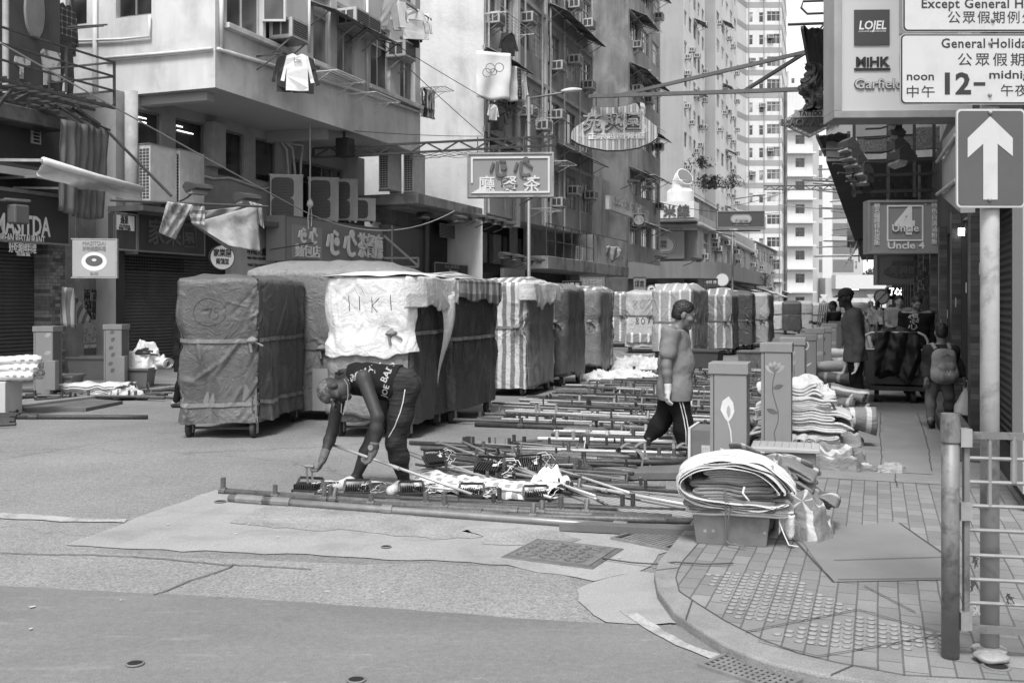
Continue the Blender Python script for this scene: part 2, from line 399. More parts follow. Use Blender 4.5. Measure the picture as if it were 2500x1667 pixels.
b=MB();b.bx(-.02,w+.02,-.02,.0,-.02,.022);b.bx(-.02,w+.02,d,d+.02,-.02,.022);b.bx(-.02,0,0,d,-.02,.022);b.bx(w,w+.02,0,d,-.02,.022)
k=11
for i in range(k):x=.06+(w-.12)*i/(k-1);b.bx(x-.012,x+.012,.0,d,-.02,.02)
b.build('bars',M('grate_iron',.2,.5,.3,10,metal=.3),t)
b=MB();b.bx(.0,w,.0,d,.0105,.0125);b.build('pit',M('drain_dark',.01,.9,0),t)
m,q=ground_frame([(1718,1631),(1900,1690),(2042,1654),(1880,1612)])
t=thing('gully_grate','lattice gully grate with diamond holes by the kerb in front','drain grate',m)
w=q[1].x;d=max(v.y for v in q)
b=MB();b.bx(-.02,w+.02,-.02,.0,-.02,.022);b.bx(-.02,w+.02,d,d+.02,-.02,.022);b.bx(-.02,0,0,d,-.02,.022);b.bx(w,w+.02,0,d,-.02,.022)
k=13
for i in range(1,k):x=w*i/k;b.bx(x-.008,x+.008,0,d,-.02,.019)
k=9
for i in range(1,k):y=d*i/k;b.bx(0,w,y-.008,y+.008,-.02,.018)
b.build('lattice',M('grate_iron',.2),t);b=MB();b.bx(0,w,0,d,.0135,.0145);b.build('pit',M('drain_dark',.01),t)
for px,py,r,lb in((330,1625,.042,'small round iron valve lid with a dark hole in the smooth asphalt'),(870,1665,.042,'small round iron valve lid at the bottom edge of the smooth asphalt'),(538,1227,.05,'small round stud cap beside the left end of the front pole'),(943,1338,.035,'small round hole cap in the light concrete patch'),(2432,1660,.06,'small round ring cap in the pavers near the barrier')):
 p=G(px,py);hh=KH if px>2000 else .011;t=thing('valve_lid',lb,'valve lid',TR(p.x,p.y,hh),'round caps in the ground')
 b=MB();b.lathe([(r,0),(r,.004),(r*.82,.006),(r*.8,.003)],20);b.build('ring',M('worn_iron',.17),t);b=MB();b.lathe([(r*.78,0),(r*.78,.0035)],20);b.build('cap',M('drain_dark',.01),t)
# litter scraps
random.seed(12);litter=M('paper_scrap',.45,.8)
for i in range(13):
 px,py=rnd(30,1650),rnd(1080,1640);p=G(px,py);b=MB();w=rnd(.008,.03);h=rnd(.008,.02)
 b.grid(lambda u,v:((u-.5)*w,(v-.5)*h,.004+.006*nz(u*3+i,v*3)),4,4);o=b.build('paper_scrap',litter,mat=TR(p.x,p.y,.012)@RZ(rnd(0,6)),solid=.001)
 tag(o,'tiny pale paper scrap lying on the road surface','litter','paper scraps on the road')
# ---------------------------------------------------------------- buildings: helpers
FLANK=lambda x0,y0:Matrix(((0,1,0,x0),(-1,0,0,y0),(0,0,1,0),(0,0,0,1))) # wall facing -x (the camera)
FAR=lambda x0,y0:Matrix(((0,-1,0,x0),(1,0,0,y0),(0,0,1,0),(0,0,0,1)))
OPP=lambda x0,y0:Matrix(((-1,0,0,x0),(0,-1,0,y0),(0,0,1,0),(0,0,0,1))) # wall facing +y
frame_w=M('window_frame_white',.55,.5,.1,5);frame_d=M('window_frame_grey',.22,.5,.2,5,metal=.3)
def panes(t):
 a=t.noise(1.1,2,.5,(1,1,.6));return t.ramp(a,.35,.7,.35,2.2)
glass=[M('pane_dark',.03,.12,0,fn=panes,spec=.6),M('pane_mid',.09,.2,0,fn=panes,spec=.5),M('pane_curtain',.26,.45,0,fn=panes)]
WINC={}
def winmesh(w,h,kind,fm):
 key=(round(w,2),round(h,2),kind,fm.name)
 if key in WINC:return WINC[key]
 b=MB();t=.05 if w<1.2 else .06;d=.07
 b.bx(0,w,0,d,0,t);b.bx(0,w,0,d,h-t,h);b.bx(0,t,0,d,t,h-t);b.bx(w-t,w,0,d,t,h-t)
 n=max(1,int(round(w/.65)));tr=h*.68 if kind!='plain' else None
 if kind!='fixed':
  for i in range(1,n):x=w*i/n;b.bx(x-.025,x+.025,.01,d-.005,t,h-t)
  if tr:b.bx(t,w-t,.008,d-.008,tr-.025,tr+.025)
 if kind=='grille':
  for i in range(1,n*3):x=w*i/(n*3);b.bx(x-.008,x+.008,-.03,-.014,0,h)
  for i in range(1,6):z=h*i/6;b.bx(0,w,-.045,-.031,z-.008,z+.008)
 a=b.mesh('window_frame',fm);p=MB();p.bx(t*.6,w-t*.6,d*.5,d*.6,t*.6,h-t*.6)
 WINC[key]=(a,{g.name:p.mesh('window_pane',g)for g in glass});return WINC[key]
def window(par,m,x0,x1,z0,z1,kind='std',fm=None,y=.05,gl=None):
 a,ps=winmesh(x1-x0,z1-z0,kind,fm or frame_w)
 o=inst(a,'window',par,m@TR(x0,y,z0));g=gl if gl is not None else random.choice((0,0,1,1,2))
 inst(ps[glass[g].name],'pane',o,Matrix());return o
def building(name,label,s0,l0,cat='building',group=None):
 return thing(name,label,cat,SM@TR(s0,l0,0),group)
# window air conditioner / outdoor condenser / awning prototypes
ac_m=M('ac_casing',.5,.55,.15,5,streak=.25);ac_d=M('ac_grille',.07,.6,.2,20)
def mk_ac():
 b=MB();b.bx(-.31,.31,-.5,.05,0,.4);me=b.mesh('casing',ac_m)
 g=MB()
 for z0 in(.05,):g.bx(-.27,.27,-.506,-.5,.05,.35)
 for y0 in(-.42,-.21):g.bx(-.316,-.311,y0,y0+.17,.06,.34);g.bx(.311,.316,y0,y0+.17,.06,.34)
 gm=g.mesh('grille',ac_d)
 k=MB();k.bar((-.28,.05,-.35),(-.28,-.45,-.02),.025);k.bar((.28,.05,-.35),(.28,-.45,-.02),.025);k.bx(-.34,.34,-.48,.05,-.03,-.001)
 for i in range(7):k.bx(-.26,.26,-.51,-.507,.07+i*.045,.08+i*.045)
 km=k.mesh('bracket',gal);return me,gm,km
ACM=mk_ac()
def ac(bm,label,group,sc=1.0):
 t=thing('air_conditioner',label,'air conditioner',bm@Matrix.Scale(sc,4),group)
 inst(ACM[0],'casing',t,Matrix());inst(ACM[1],'grille',t,Matrix());inst(ACM[2],'bracket',t,Matrix());return t
def mk_cond(two):
 h=1.25 if two else .68;b=MB();b.bx(-.44,.44,-.17,.17,0,h);me=b.mesh('casing',ac_m)
 g=MB()
 for c in((.35,.9)if two else(.35,)):
  g.prism([(-.1+.3*max(-1,min(1,1.25*math.cos(a*.2618))),-.17,c+.28*max(-1,min(1,1.25*math.sin(a*.2618))))for a in range(24)],(0,-.006,0));g.lathe([(.2,0),(.2,.004),(.17,.004)],24,TR(-.1,-.177,c)@Matrix.Rotation(R(90),4,'X'))
 for z in range(int(h/.07)-1):
  for yy in(-.12,-.03,.06):g.bx(-.446,-.441,yy,yy+.07,.05+z*.07,.1+z*.07);g.bx(.441,.446,yy,yy+.07,.05+z*.07,.1+z*.07)
 gm=g.mesh('fan_grille',ac_d)
 k=MB();k.bx(-.46,.46,-.18,.18,h,h+.02);k.bx(-.4,-.34,-.2,.2,-.06,0);k.bx(.34,.4,-.2,.2,-.06,0)
 for c in((.35,.9)if two else(.35,)):
  for i in range(13):k.bx(-.38,.18,-.187,-.184,c-.25+i*.042,c-.247+i*.042)
 return me,gm,k.mesh('top_panel',gal)
COND={0:mk_cond(0),1:mk_cond(1)}
def cond(bm,label,two,group=None):
 t=thing('condenser_unit',label,'air conditioner',bm,group);a=COND[two]
 inst(a[0],'casing',t,Matrix());inst(a[1],'fan_grille',t,Matrix());inst(a[2],'top_panel',t,Matrix());return t
def corr(t):return t.math('SINE',t.math('MULTIPLY',t.sep()[0],2*math.pi/.09))
awn_m=M('corrugated_sheet',.2,.7,.35,3,streak=.3,bfn=corr,bump=.8,bdist=.02)
def awning(bm,label,w,d,drop,group=None,m=None):
 t=thing('window_awning',label,'awning',bm,group)
 b=MB();n=max(6,int(w/.045))
 b.grid(lambda u,v:(u*w,-d*v,-drop*v+.012*(1 if int(u*(n-1))%2 else-1)+.03*nz(u*4,v*3,w)),n,5);b.build('sheet',m or awn_m,t,solid=.012)
 bm_=MB().bar((0,0,-drop*.2-.03),(0,-d,-drop-.03),.03).bar((0,0,-drop-.35),(0,-d*.8,-drop*.8-.05),.025).mesh('bracket',dkm)
 for x in(.08,w*.5,w-.08):inst(bm_,'bracket',t,TR(x,0,0))
 return t
def clothes(bm,label,kind,m,w=.6,h=.7,seed=0,group=None):
 """hanging garment; local x along the pole, z down from 0"""
 b=MB();
 def wob(x,z):return .03*math.sin(x*14+seed)+.05*nz(x*4+seed,z*4)
 if kind=='shirt':
  out=[(-.09,0),(-.23,-.06),(-.34,-.5),(-.36,-.58),(-.28,-.6),(-.23,-.3),(-.25,-.8),(.24,-.78),(.22,-.3),(.29,-.62),(.37,-.6),(.34,-.5),(.23,-.06),(.09,0),(0,-.05)]
 elif kind=='trousers':
  out=[(-.2,0),(-.24,-.5),(-.3,-1.0),(-.1,-1.02),(0,-.42),(.08,-1.0),(.28,-.98),(.23,-.5),(.2,0)]
 else:
  out=[(-.5,0),(-.5,-1.),(-.2,-1.03),(.1,-.99),(.5,-1.02),(.5,0)]
 out=[(x*w/.6,z*h/.7)for x,z in out]
 if kind=='sheet':
  b.grid(lambda u,v:((u-.5)*w*(1+.05*nz(u,v*2,seed)),.06*math.sin(u*9+v*2+seed)*(.3+v)+.05*nz(u*3,v*3,seed),-h*v+.03*math.sin(u*7+seed)*v),20,14)
  o=b.build('hanging_cloth',m,mat=bm,smooth=True,solid=.004)
 else:
  q=edge([(x,z,0)for x,z in out],16,0)
  f=[(x,wob(x,z)-.03,z)for x,z,_ in q];k=[(x,wob(x,z)+.03+.02*math.sin(x*9),z)for x,z,_ in q]
  n=len(f);a=b.av(f);c=b.av(k);b.af([tuple(range(a,a+n)),tuple(range(c+n-1,c-1,-1))]+[(a+(i+1)%n,a+i,c+i,c+(i+1)%n)for i in range(n)])
  o=b.build('hanging_'+kind,m,mat=bm)
 return tag(o,label,'laundry',group)
def shutter(t):return t.math('SINE',t.math('MULTIPLY',t.sep()[2],2*math.pi/.075))
def shv(t):return t.ramp(t.math('SINE',t.math('MULTIPLY',t.sep()[2],2*math.pi/.075)),-1,.2,.55,1.05)
shut_m=M('roller_shutter',.11,.55,.2,2,fn=shv,bfn=shutter,bump=.9,bdist=.02,metal=.2,streak=.2)
plaster=M('white_plaster',.6,.85,.1,.8,bump=.15,bsc=25,patch=.16,psc=.9,streak=.22)
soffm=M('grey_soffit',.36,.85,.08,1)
plaster2=M('pale_flank_plaster',.62,.85,.1,.5,bump=.45,bsc=6,patch=.16,psc=.6,streak=.18,bdist=.03)
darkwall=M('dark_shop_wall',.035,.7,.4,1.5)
L0,LO=15.7,13.5
# ---------------------------------------------------------------- left: dark restaurant building at the frame edge
sE=S(147,L0);b0=building('shop_building','dark grey corner building with korean restaurant sign and peeling oval panel at far left',0,0)
dk_wall=M('dark_painted_wall',.075,.8,.2,.8,streak=.3,patch=.15)
wh=[(S(-40,L0),S(112,L0),0,2.72)]
b=MB();b.wall(4,sE,0,9.5,wh,.3,TR(0,L0,0));b.quad((sE,L0,0),(sE,L0+9,0),(sE,L0+9,9.5),(sE,L0,9.5));b.quad((4,L0,0),(4,L0,9.5),(4,L0+9,9.5),(4,L0+9,0));b.quad((4,L0,9.5),(sE,L0,9.5),(sE,L0+9,9.5),(4,L0+9,9.5))
b.build('wall',dk_wall,b0)
b=MB();b.bx(wh[0][0],wh[0][1],L0+.2,L0+.24,0,2.72);b.build('shutter',shut_m,b0)
def tiles(t):
 k=t.n('ShaderNodeTexBrick');mp=t.n('ShaderNodeMapping');mp.inputs['Rotation'].default_value=(R(90),0,0);t.l(t.co.outputs['Object'],mp.inputs[0]);t.l(mp.outputs[0],k.inputs['Vector'])
 k.inputs['Scale'].default_value=1;k.inputs['Brick Width'].default_value=.14;k.inputs['Row Height'].default_value=.07;k.inputs['Mortar Size'].default_value=.004
 k.inputs['Color1'].default_value=(.5,.5,.5,1);k.inputs['Color2'].default_value=(1.7,1.7,1.7,1);k.inputs['Mortar'].default_value=(.5,.5,.5,1)
 bwn=t.n('ShaderNodeRGBToBW');t.l(k.outputs[0],bwn.inputs[0]);return bwn.outputs[0]
tile_m=M('stone_tiles',.14,.7,.3,9,fn=tiles)
b=MB();b.bx(S(112,15.6),S(155,15.6),15.55,16.1,.07,2.78);b.build('tiled_pillar',tile_m,b0,bevel=.01)
b=MB();b.bx(4,S(165,15.1),15.1,L0-.001,5.03,5.32);b.build('ledge',M('stained_concrete',.16,.9,.3,1,streak=.5,patch=.4),b0,bevel=.02)
x0,x1=S(75,L0),S(98,L0);b=MB();b.bx(x0,x1,L0-.03,L0-.001,ZL(75,350,L0),ZL(75,308,L0));v=b.build('vent',M('vent_frame',.42,.6),b0)
b=MB();
for i in range(5):z=ZL(75,346,L0)+i*.067;b.bx(x0+.04,x1-.04,L0-.035,L0-.031,z,z+.045)
b.build('louvre',M('vent_dark',.03,.6),v)
ovm=M('oval_panel',.2,.7,.15,3,streak=.3);orm=M('oval_rim',.34,.6)
cx,cz=(S(58,L0)+S(105,L0))/2,ZL(82,28,L0);rx,rz=(S(105,L0)-S(58,L0))/2,.48
for nm,k,d,mm in(('oval_rim',1.0,.05,orm),('oval_panel',.93,.06,ovm)):
 b=MB();b.prism([(cx+rx*k*math.cos(a*math.pi/20),L0-.001,cz+rz*k*1.15*math.sin(a*math.pi/20))for a in range(40)],(0,-d,0));b.build(nm,mm,b0)
peel=M('peeling_white_paint',.55,.85,.1,5,patch=.65,psc=6)
def flat(par,name,L,l,m,d=.012):
 b=MB();b.prism([(S(x,l),l-.001,ZL(x,y,l))for x,y in L],(0,-d,0));return b.build(name,m,par)
flat(b0,'paint_letter',[(34,150),(36,137),(74,147),(74,160),(66,161),(57,166),(57,194),(48,192),(48,165),(36,158)],L0,peel)
flat(b0,'paint_patch',[(98,127),(104,120),(147,131),(147,201),(120,196),(120,209),(106,208),(106,180)],L0,peel)
# MASITDA fascia: sign box standing out from the wall, its awning cassette above
t=thing('fascia_sign','dark korean restaurant fascia sign with white capital letters at far left','sign',SM)
sx0,sx1=S(-140,15.2),S(168,15.2);z0,z1=2.78,3.72
b=MB();b.bx(sx0,sx1,15.2,L0-.01,z0,z1);b.build('box',M('sign_charcoal',.05,.5,.2,1),t,bevel=.01)
b=MB();b.bx(sx0,sx1+.02,15.17,15.199,z0-.02,z0+.02);b.bx(sx0,sx1+.02,15.17,15.199,z1-.02,z1+.05);b.build('trim',gal,t)
lt=M('sign_white',.75,.5,.05);fr=lambda px,py,l:TR(S(px,l),l-.012,ZL(px,py,l))
txt('MASITDA',.52,lt,t,fr(56,552,15.2),width=S(119,15.2)-S(-16,15.2),bold=.02)
txt('KOREAN RESTAURANT',.23,lt,t,fr(48,584,15.2),width=S(110,15.2)-S(-14,15.2),bold=.015)
txt('好吃韓國料理',.24,lt,t,fr(55,606,15.2),width=S(89,15.2)-S(22,15.2),bold=.01)
txt('TEL:2506 2066',.1,lt,t,fr(56,621,15.2),width=S(72,15.2)-S(39,15.2),bold=.01)
t=thing('floodlight','boxy floodlight on an arm in front of the korean restaurant sign','floodlight',SM)
b=MB();q=P(45,517,17.6);q=SL(q);b.bx(q.x-.16,q.x+.16,q.y-.1,q.y+.1,q.z-.22,q.z+.12);b.build('housing',M('lamp_grey',.12,.5),t,bevel=.03)
b=MB();b.tube([(q.x-.25,q.y+.05,q.z+.2),(q.x+.3,q.y+.05,q.z+.22),(q.x+.3,L0,q.z+.3)],.025);b.build('arm',gal,t)
# retracted awning over the shop
A,B=SL(P(105,392,17.4)),SL(P(347,462,19.7));tarpm=M('awning_canvas',.48,.8,.2,3,bump=.4,bsc=12,streak=.2,patch=.15)
t=thing('retracted_awning','pale rolled awning with drooping valance sticking out over the shops','awning',SM)
b=MB();b.tube([A,(A+B)/2+Vector((0,0,-.02)),B],.065,12);b.build('roller',M('awning_roller',.6,.6,.15,4),t,smooth=True)
b=MB();b.grid(lambda u,v:A.lerp(B,u)+Vector((0,.12*math.sin(u*9+v*3)*v+.1*v,-.05-.27*v*(.55+.45*abs(math.sin(u*4.3+.6)))-.05*nz(u*8,v*3))),40,10);b.build('valance',tarpm,t,smooth=True,solid=.006)
b=MB();b.bar((A.x+.6,L0,3.95),A.lerp(B,.45),.05);b.bar((A.x-1,L0,4.1),A,.05);b.bar((B.x-1.2,L0,3.85),B,.04);b.build('arm',gal,t)
b=MB();b.bx(4,S(168,14.9),14.9,14.97,3.98,4.12);b.build('rail',M('pale_beam',.4,.6),t)
b=MB();b.bx(4,S(160,15.05),14.98,L0-.01,4.14,4.2);b.build('canopy_sheet',M('dark_canopy',.06,.8),t)
# steel balcony with railing
random.seed(2)
t=thing('steel_balcony','rusty steel platform with open railing hanging off the dark building','balcony',SM)
sx=S(283,14.0);b=MB();zb=5.5
for i in range(34):x=sx-i*.26;b.bx(x-.02,x,14.0,L0-.002,zb-.03,zb+.01)
for y in(14.0,14.5,15.0,15.5):b.bx(3,sx,y,y+.05,zb-.09,zb-.031)
b.build('grating',M('rusty_steel',.06,.8,.5,6),t)
b=MB()
for z in(zb+.27,zb+.55,zb+.83):
 b.bar((3,14.02,z),(sx,14.02,z),.035);b.bar((sx-.02,14.04,z),(sx-.02,L0-.01,z),.035)
for x in(sx-.02,sx-1.25,sx-3.7,sx-6):b.bar((x,14.02,zb),(x,14.02,zb+.85),.04)
b.bar((sx-.02,L0-.06,zb),(sx-.02,L0-.06,zb+.85),.04);b.build('railing',M('railing_steel',.07,.6,.5,4),t)
random.seed(5)
for i in range(22):x=sx-rnd(.1,5);y=rnd(14.1,15.5);b=MB();b.bar((x,y,zb-.05-rnd(0,.1)),(x+rnd(-.7,.7),y+rnd(-.4,.4),zb-.1-rnd(0,.35)),rnd(.02,.06));b.build('rusty_bar',M('rusty_steel',.06),t)
t=thing('downpipe','grey painted steel post standing in front of the oval panel','pipe',SM);x=S(14,15.4)
b=MB();b.tube([(x,15.4,zb),(x,15.4,9)],.06,10);b.build('pipe',M('old_pipe',.4,.7,.25,5),t)
# gap with tarpaulin curtain, posters and striped cloth
t=building('poster_wall','narrow poster plastered wall in the gap beside the tiled pillar',0,0,'wall')
px0,px1=S(150,16.25),S(300,16.25);b=MB();b.bx(px0-.3,px1,16.25,16.5,0,3.9);b.build('wall',M('grubby_wall',.3,.85,.3,2,patch=.3,streak=.4),t)
def poster(m):return m
pm=[M('poster_grey',.34,.7,.3,14,patch=.5,psc=9),M('poster_pale',.5,.7,.25,18,patch=.5,psc=14),M('poster_dark',.12,.7,.4,20)]
def onwall(par,name,X0,X1,Y0,Y1,l,m,d=.008):
 b=MB();b.bx(S(X0,l),S(X1,l),l-d,l-.001,ZL((X0+X1)/2,Y1,l),ZL((X0+X1)/2,Y0,l));return b.build(name,m,par)
onwall(t,'menu_poster',203,264,708,836,16.25,pm[0]);ink=M('print_ink',.03,.7,0)
txt('兩餸飯',.26,ink,t,TR(S(232,16.22),16.235,ZL(232,722,16.25)),width=.62,bold=.02)
for i,s_ in enumerate(('家樂園','三餸飯 $38','天天16款餸','兩餸飯 $32','三餸飯')):txt(s_,.11,ink,t,TR(S(222,16.22),16.235,ZL(222,740+i*9,16.25)),width=.34)
onwall(t,'food_picture',265,300,742,792,16.24,pm[2],.02)
for i in range(12):x=S(268,16.21)+(i%3)*.115;z=ZL(280,752+12*(i//3),16.25);b=MB();b.lathe([(.045,0),(.045,.004),(.02,.01)],10,TR(x+.05,16.218,z)@Matrix.Rotation(R(90),4,'X'));b.build('food_bowl',pm[1],t)
for(a,c,d,e,k)in((254,270,684,705,1),(270,286,690,712,0),(288,301,660,690,1),(288,301,636,655,1),(286,300,720,738,0),(205,240,850,866,2),(246,262,668,681,0),(206,262,840,848,1)):onwall(t,'flyer',a,c,d,e,16.25,pm[k])
t=thing('tarpaulin_curtain','tall grey tarpaulin curtain hanging in folds beside the dark building','tarpaulin',SM)
A,B=SL(P(150,290,19.0)),SL(P(268,318,20.2));cm=M('curtain_tarp',.15,.75,.2,1.5,streak=.2,bump=.3,bsc=9)
b=MB();b.grid(lambda u,v:A.lerp(B,u)+Vector((.1*u*v,(.05*math.sin(u*46+v*2+1.5*nz(u*5,v))+.04*math.sin(u*19+v))*(.4+.6*v)+.25*v*u+.04*nz(u*9,v*5),-1.75*v-.1*math.sin(u*3)*v)),70,14);b.build('cloth',cm,t,smooth=True,solid=.006)
b=MB();b.tube([SL(P(196,287,19.2)),SL(P(268,318,20.2))],.025);b.tube([SL(P(258,316,20.1)),SL(P(420,480,20.6))],.03);b.build('pole',dkm,t)
t=thing('striped_cloth','dark and pale striped cloth hung in the doorway behind the lockers','cloth',SM)
A,B=SL(P(158,700,18.6)),SL(P(200,712,19.3));sm_=M('striped_cloth',.34,.8,.1,fn=wave(0,.12,.5,.4,1.1))
b=MB();b.grid(lambda u,v:A.lerp(B,u*(.5+.9*v))+Vector((0,.1*math.sin(u*9+v*2),-.72*v+.1*u*v-.05*math.sin(u*5)*v)),24,10);b.build('cloth',sm_,t,smooth=True,solid=.005)
# hanging light box (bowl picture)
t=thing('hanging_sign','pale square light box with a bowl picture hung on chains','sign',SM)
q0,q1=SL(P(180,588,17.9)),SL(P(287,588,18.4));yy=q0.y
m=SM.inverted()@TR(*P(232,631,18.1));m=TR(*SL(P(232,631,18.1)))@RZ(-TH+R(8))
b=MB();b.bx(-.38,.38,-.05,.05,-.34,.34);b.build('box',M('lightbox_pale',.36,.5,.08),t,mat=m,bevel=.01)
b=MB();b.bx(-.4,.4,-.056,.056,.34,.36);b.bx(-.4,.4,-.056,.056,-.36,-.34);b.bx(.38,.4,-.056,.056,-.34,.34);b.build('frame',gal,t,mat=m)
for rx_,rz_,v,o in((.22,.17,.72,0),(.15,.1,.1,.0),(.04,.025,.6,0)):
 b=MB();b.prism([(rx_*math.cos(a*math.pi/16),-.051-(.23-rx_)*.02,-.06+rz_*math.sin(a*math.pi/16)+(.17-rz_)*.2)for a in range(32)],(0,-.003,0));b.build('bowl_picture',M('bowl_%d'%int(v*100),v,.6),t,mat=m)
txt('MASITDA!',.1,M('faded_print',.24,.6),t,m@TR(0,-.055,.27),width=.4);txt('好吃韓國料理',.09,M('faded_print',.24),t,m@TR(0,-.055,.17),width=.4);txt('입니다',.06,M('faded_print',.24),t,m@TR(0,-.055,-.28),width=.14)
for q in(-.33,.33):b=MB();b.tube([(q,0,.36),(q,0,.8)],.01);b.build('chain',dkm,t,mat=m)
# ---------------------------------------------------------------- left: white tong lau with overhanging upper floors
sW,sWe=18.1,S(1026,LO);ZO=6.3
t=wb=building('white_building','white corner tenement with overhanging upper storeys, laundry and a recessed lower front',0,0)
def wrect(X0,X1,ytopL,ybotL,l):return(S(X0,l),S(X1,l),ZL(X0,ybotL,l),ZL(X0,ytopL,l))
ups=[]
SILL,HEAD=7.8,9.65
for X0,X1 in((554,642),(649,700),(765,808),(823,872),(905,953),(977,1014)):ups.append((S(X0,LO),S(X1,LO),SILL,HEAD if X0>700 else 9.9))
for X0,X1 in((560,690),(765,872),(905,1014)):ups.append((S(X0,LO),S(X1,LO),SILL+3.05,HEAD+3.0))
b=MB();b.wall(sW,sWe,ZO,14.5,ups,.2,TR(0,LO,0))
fl=[(-(25.5),0,0,0)]
Mf=FLANK(sW,LO);lw=0
def lat(px,s): # l where the ray through px meets plane s (street frame)
 k=(px-CX)/F;return s*(SN-CS*k)/(CS+SN*k)
fh=[(-(lat(283,sW)-LO),-(lat(370,sW)-LO))]
zz=lambda px,py:CH+(HY-py)/F*(CS*sW+SN*lat(px,sW))
fwin=[(-(lat(283,sW)-LO),-(lat(370,sW)-LO),zz(330,40),zz(330,40)+1.5),(-(lat(160,sW)-LO),-(lat(212,sW)-LO),zz(200,60),zz(200,60)+1.9)]
b.wall(-12,0,ZO,14.5,fwin,.18,Mf)
b.quad((sWe,LO,ZO),(sWe,LO+12,ZO),(sWe,LO+12,14.5),(sWe,LO,14.5));b.quad((sW,LO,14.5),(sWe,LO,14.5),(sWe,LO+12,14.5),(sW,LO+12,14.5))
b.build('upper_wall',plaster,t)
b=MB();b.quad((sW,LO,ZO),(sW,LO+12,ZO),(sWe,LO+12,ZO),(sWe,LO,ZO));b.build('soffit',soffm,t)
for q in((5.2,.28),(.25,.2)):
 b=MB();b.bx(sW+q[0],sW+q[0]+.25,LO+.4,L0,ZO-q[1],ZO-.001);b.build('soffit_beam',soffm,t)
for h in ups[:6]:window(t,TR(0,LO,0),h[0],h[1],h[2],h[3],'std',frame_w,.1,random.choice((1,2,1)))
for h in ups[6:]:window(t,TR(0,LO,0),h[0],h[1],h[2],h[3],'std',frame_w,.1)
window(t,Mf,*fwin[0],'std',frame_d,.08,0);window(t,Mf,*fwin[1],'plain',frame_d,.1,0)
b=MB();
for X0,X1 in((545,700),(755,878),(895,1024)):b.bx(S(X0,LO),S(X1,LO),LO-.16,LO-.001,SILL-.14,SILL-.02)
b.build('sill',M('white_sill',.6,.8,.15,3,streak=.3),t,bevel=.01)
low=[wrect(314,395,258,375,L0),wrect(429,502,284,405,L0),wrect(532,596,311,428,L0),wrect(624,676,335,440,L0),(S(712,L0),S(838,L0),3.9,5.75)]
ml=TR(0,L0,0);sR=S(890,L0)
b=MB();b.wall(17.55,sR,3.75,ZO,low,.15,ml);b.quad((17.55,L0,0),(17.55,L0+9,0),(17.55,L0+9,ZO),(17.55,L0,ZO));b.quad((sR,L0,0),(sR,L0+6,0),(sR,L0+6,ZO),(sR,L0,ZO))
b.build('lower_wall',M('cream_wall',.34,.85,.12,1,patch=.15,psc=1.5),t)
for i,h in enumerate(low[:4]):window(t,ml,*h,'fixed',frame_d,.07,0)
window(t,ml,*low[4],'std',frame_d,.07,0)
# lit tubes seen inside the first two lower windows
tube_m=M('tube_light',.9,.5,0,emit=2.2)
lamps=[(low[0],.08,.6,.82),(low[0],.08,.6,.73),(low[1],.08,.3,.82),(low[1],.1,.65,.73)]
for h,a,c,z in lamps:
 b=MB();y=L0+.155;b.bx(h[0]+(h[1]-h[0])*a+.02,h[0]+(h[1]-h[0])*c,L0+.062,L0+.07,h[2]+(h[3]-h[2])*z,h[2]+(h[3]-h[2])*z+.022);b.build('tube_light',tube_m,t)
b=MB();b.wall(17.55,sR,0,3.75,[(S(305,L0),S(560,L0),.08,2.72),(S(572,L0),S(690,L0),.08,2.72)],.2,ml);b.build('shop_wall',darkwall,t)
b=MB();b.bx(S(305,L0),S(560,L0),L0+.12,L0+.16,.08,2.72);b.build('shutter',shut_m,t)
b=MB();b.bx(S(572,L0),S(690,L0),L0+.12,L0+.16,.08,2.72);b.build('shutter',shut_m,t)
b=MB();z0_=2.35;x0_,x1_=S(308,L0),S(460,L0)
for i in range(24):
 for j in range(5):x=x0_+(x1_-x0_)*i/24;b.bx(x,x+.06,L0+.108,L0+.119,z0_+j*.07,z0_+j*.07+.04)
b.build('shutter_holes',M('hole_black',.01,.8),t)
b=MB();b.tube([(17.75,L0-.25,2.7),(17.75,L0-.25,ZO-.01)],.14,20);b.build('round_column',M('old_column',.42,.85,.2,1.5,streak=.3,patch=.25),t,smooth=True)
# pipes on the white building
pip=M('white_pipe',.58,.6,.12,3)
def pipe(label,pts,r=.04):
 b=MB();b.tube(pts,r,8);
 o=b.build('wall_pipe',pip,mat=SM,smooth=True);return tag(o,label,'pipe')
a7=lambda px,py:(S(px,LO),LO-.06,ZL(px,py,LO))
pipe('long white pipe sloping along the overhang of the white building',[a7(527,121),a7(700,172),a7(860,220),a7(1024,275)],.045)
zp=lambda px,py:(sW-.06,lat(px,sW),zz(px,py))
pipe('white pipe running level across the side of the white building',[zp(262,144),zp(400,133),zp(522,121)],.04)
pipe('white pipe stepping down from the small high window',[zp(165,103),zp(300,98),zp(371,91),zp(370,40)],.03)
pipe('tall white downpipe beside the steel balcony',[zp(237,-20),zp(237,120),zp(237,300)],.055)
pipe('white downpipe at the corner under the open casements',[a7(535,-40),a7(536,118)],.05)
pipe('thin white downpipe between the shaded windows',[a7(750,-10),a7(750,130)],.04)
pipe('white downpipe right of the paired windows',[a7(892,0),a7(893,228)],.04)
for i,pts in enumerate(([(686,345),(700,365),(706,440),(704,520)],[(692,345),(712,362),(718,420),(720,520)],[(700,350),(735,356),(730,400),(728,520)])):
 pipe(['bent grey conduit left of three under the soffit','middle bent grey conduit of three under the soffit','bent grey conduit right of three under the soffit'][i],[(S(x,L0-.1),L0-.1-i*.03,ZL(x,y,L0-.1))for x,y in pts],.035)
pipe('white hose drooping along the wall under the big lower windows',[(S(x,L0-.05),L0-.05,ZL(x,y,L0-.05))for x,y in((480,425),(520,436),(560,434),(600,448),(640,462),(690,452))],.035)
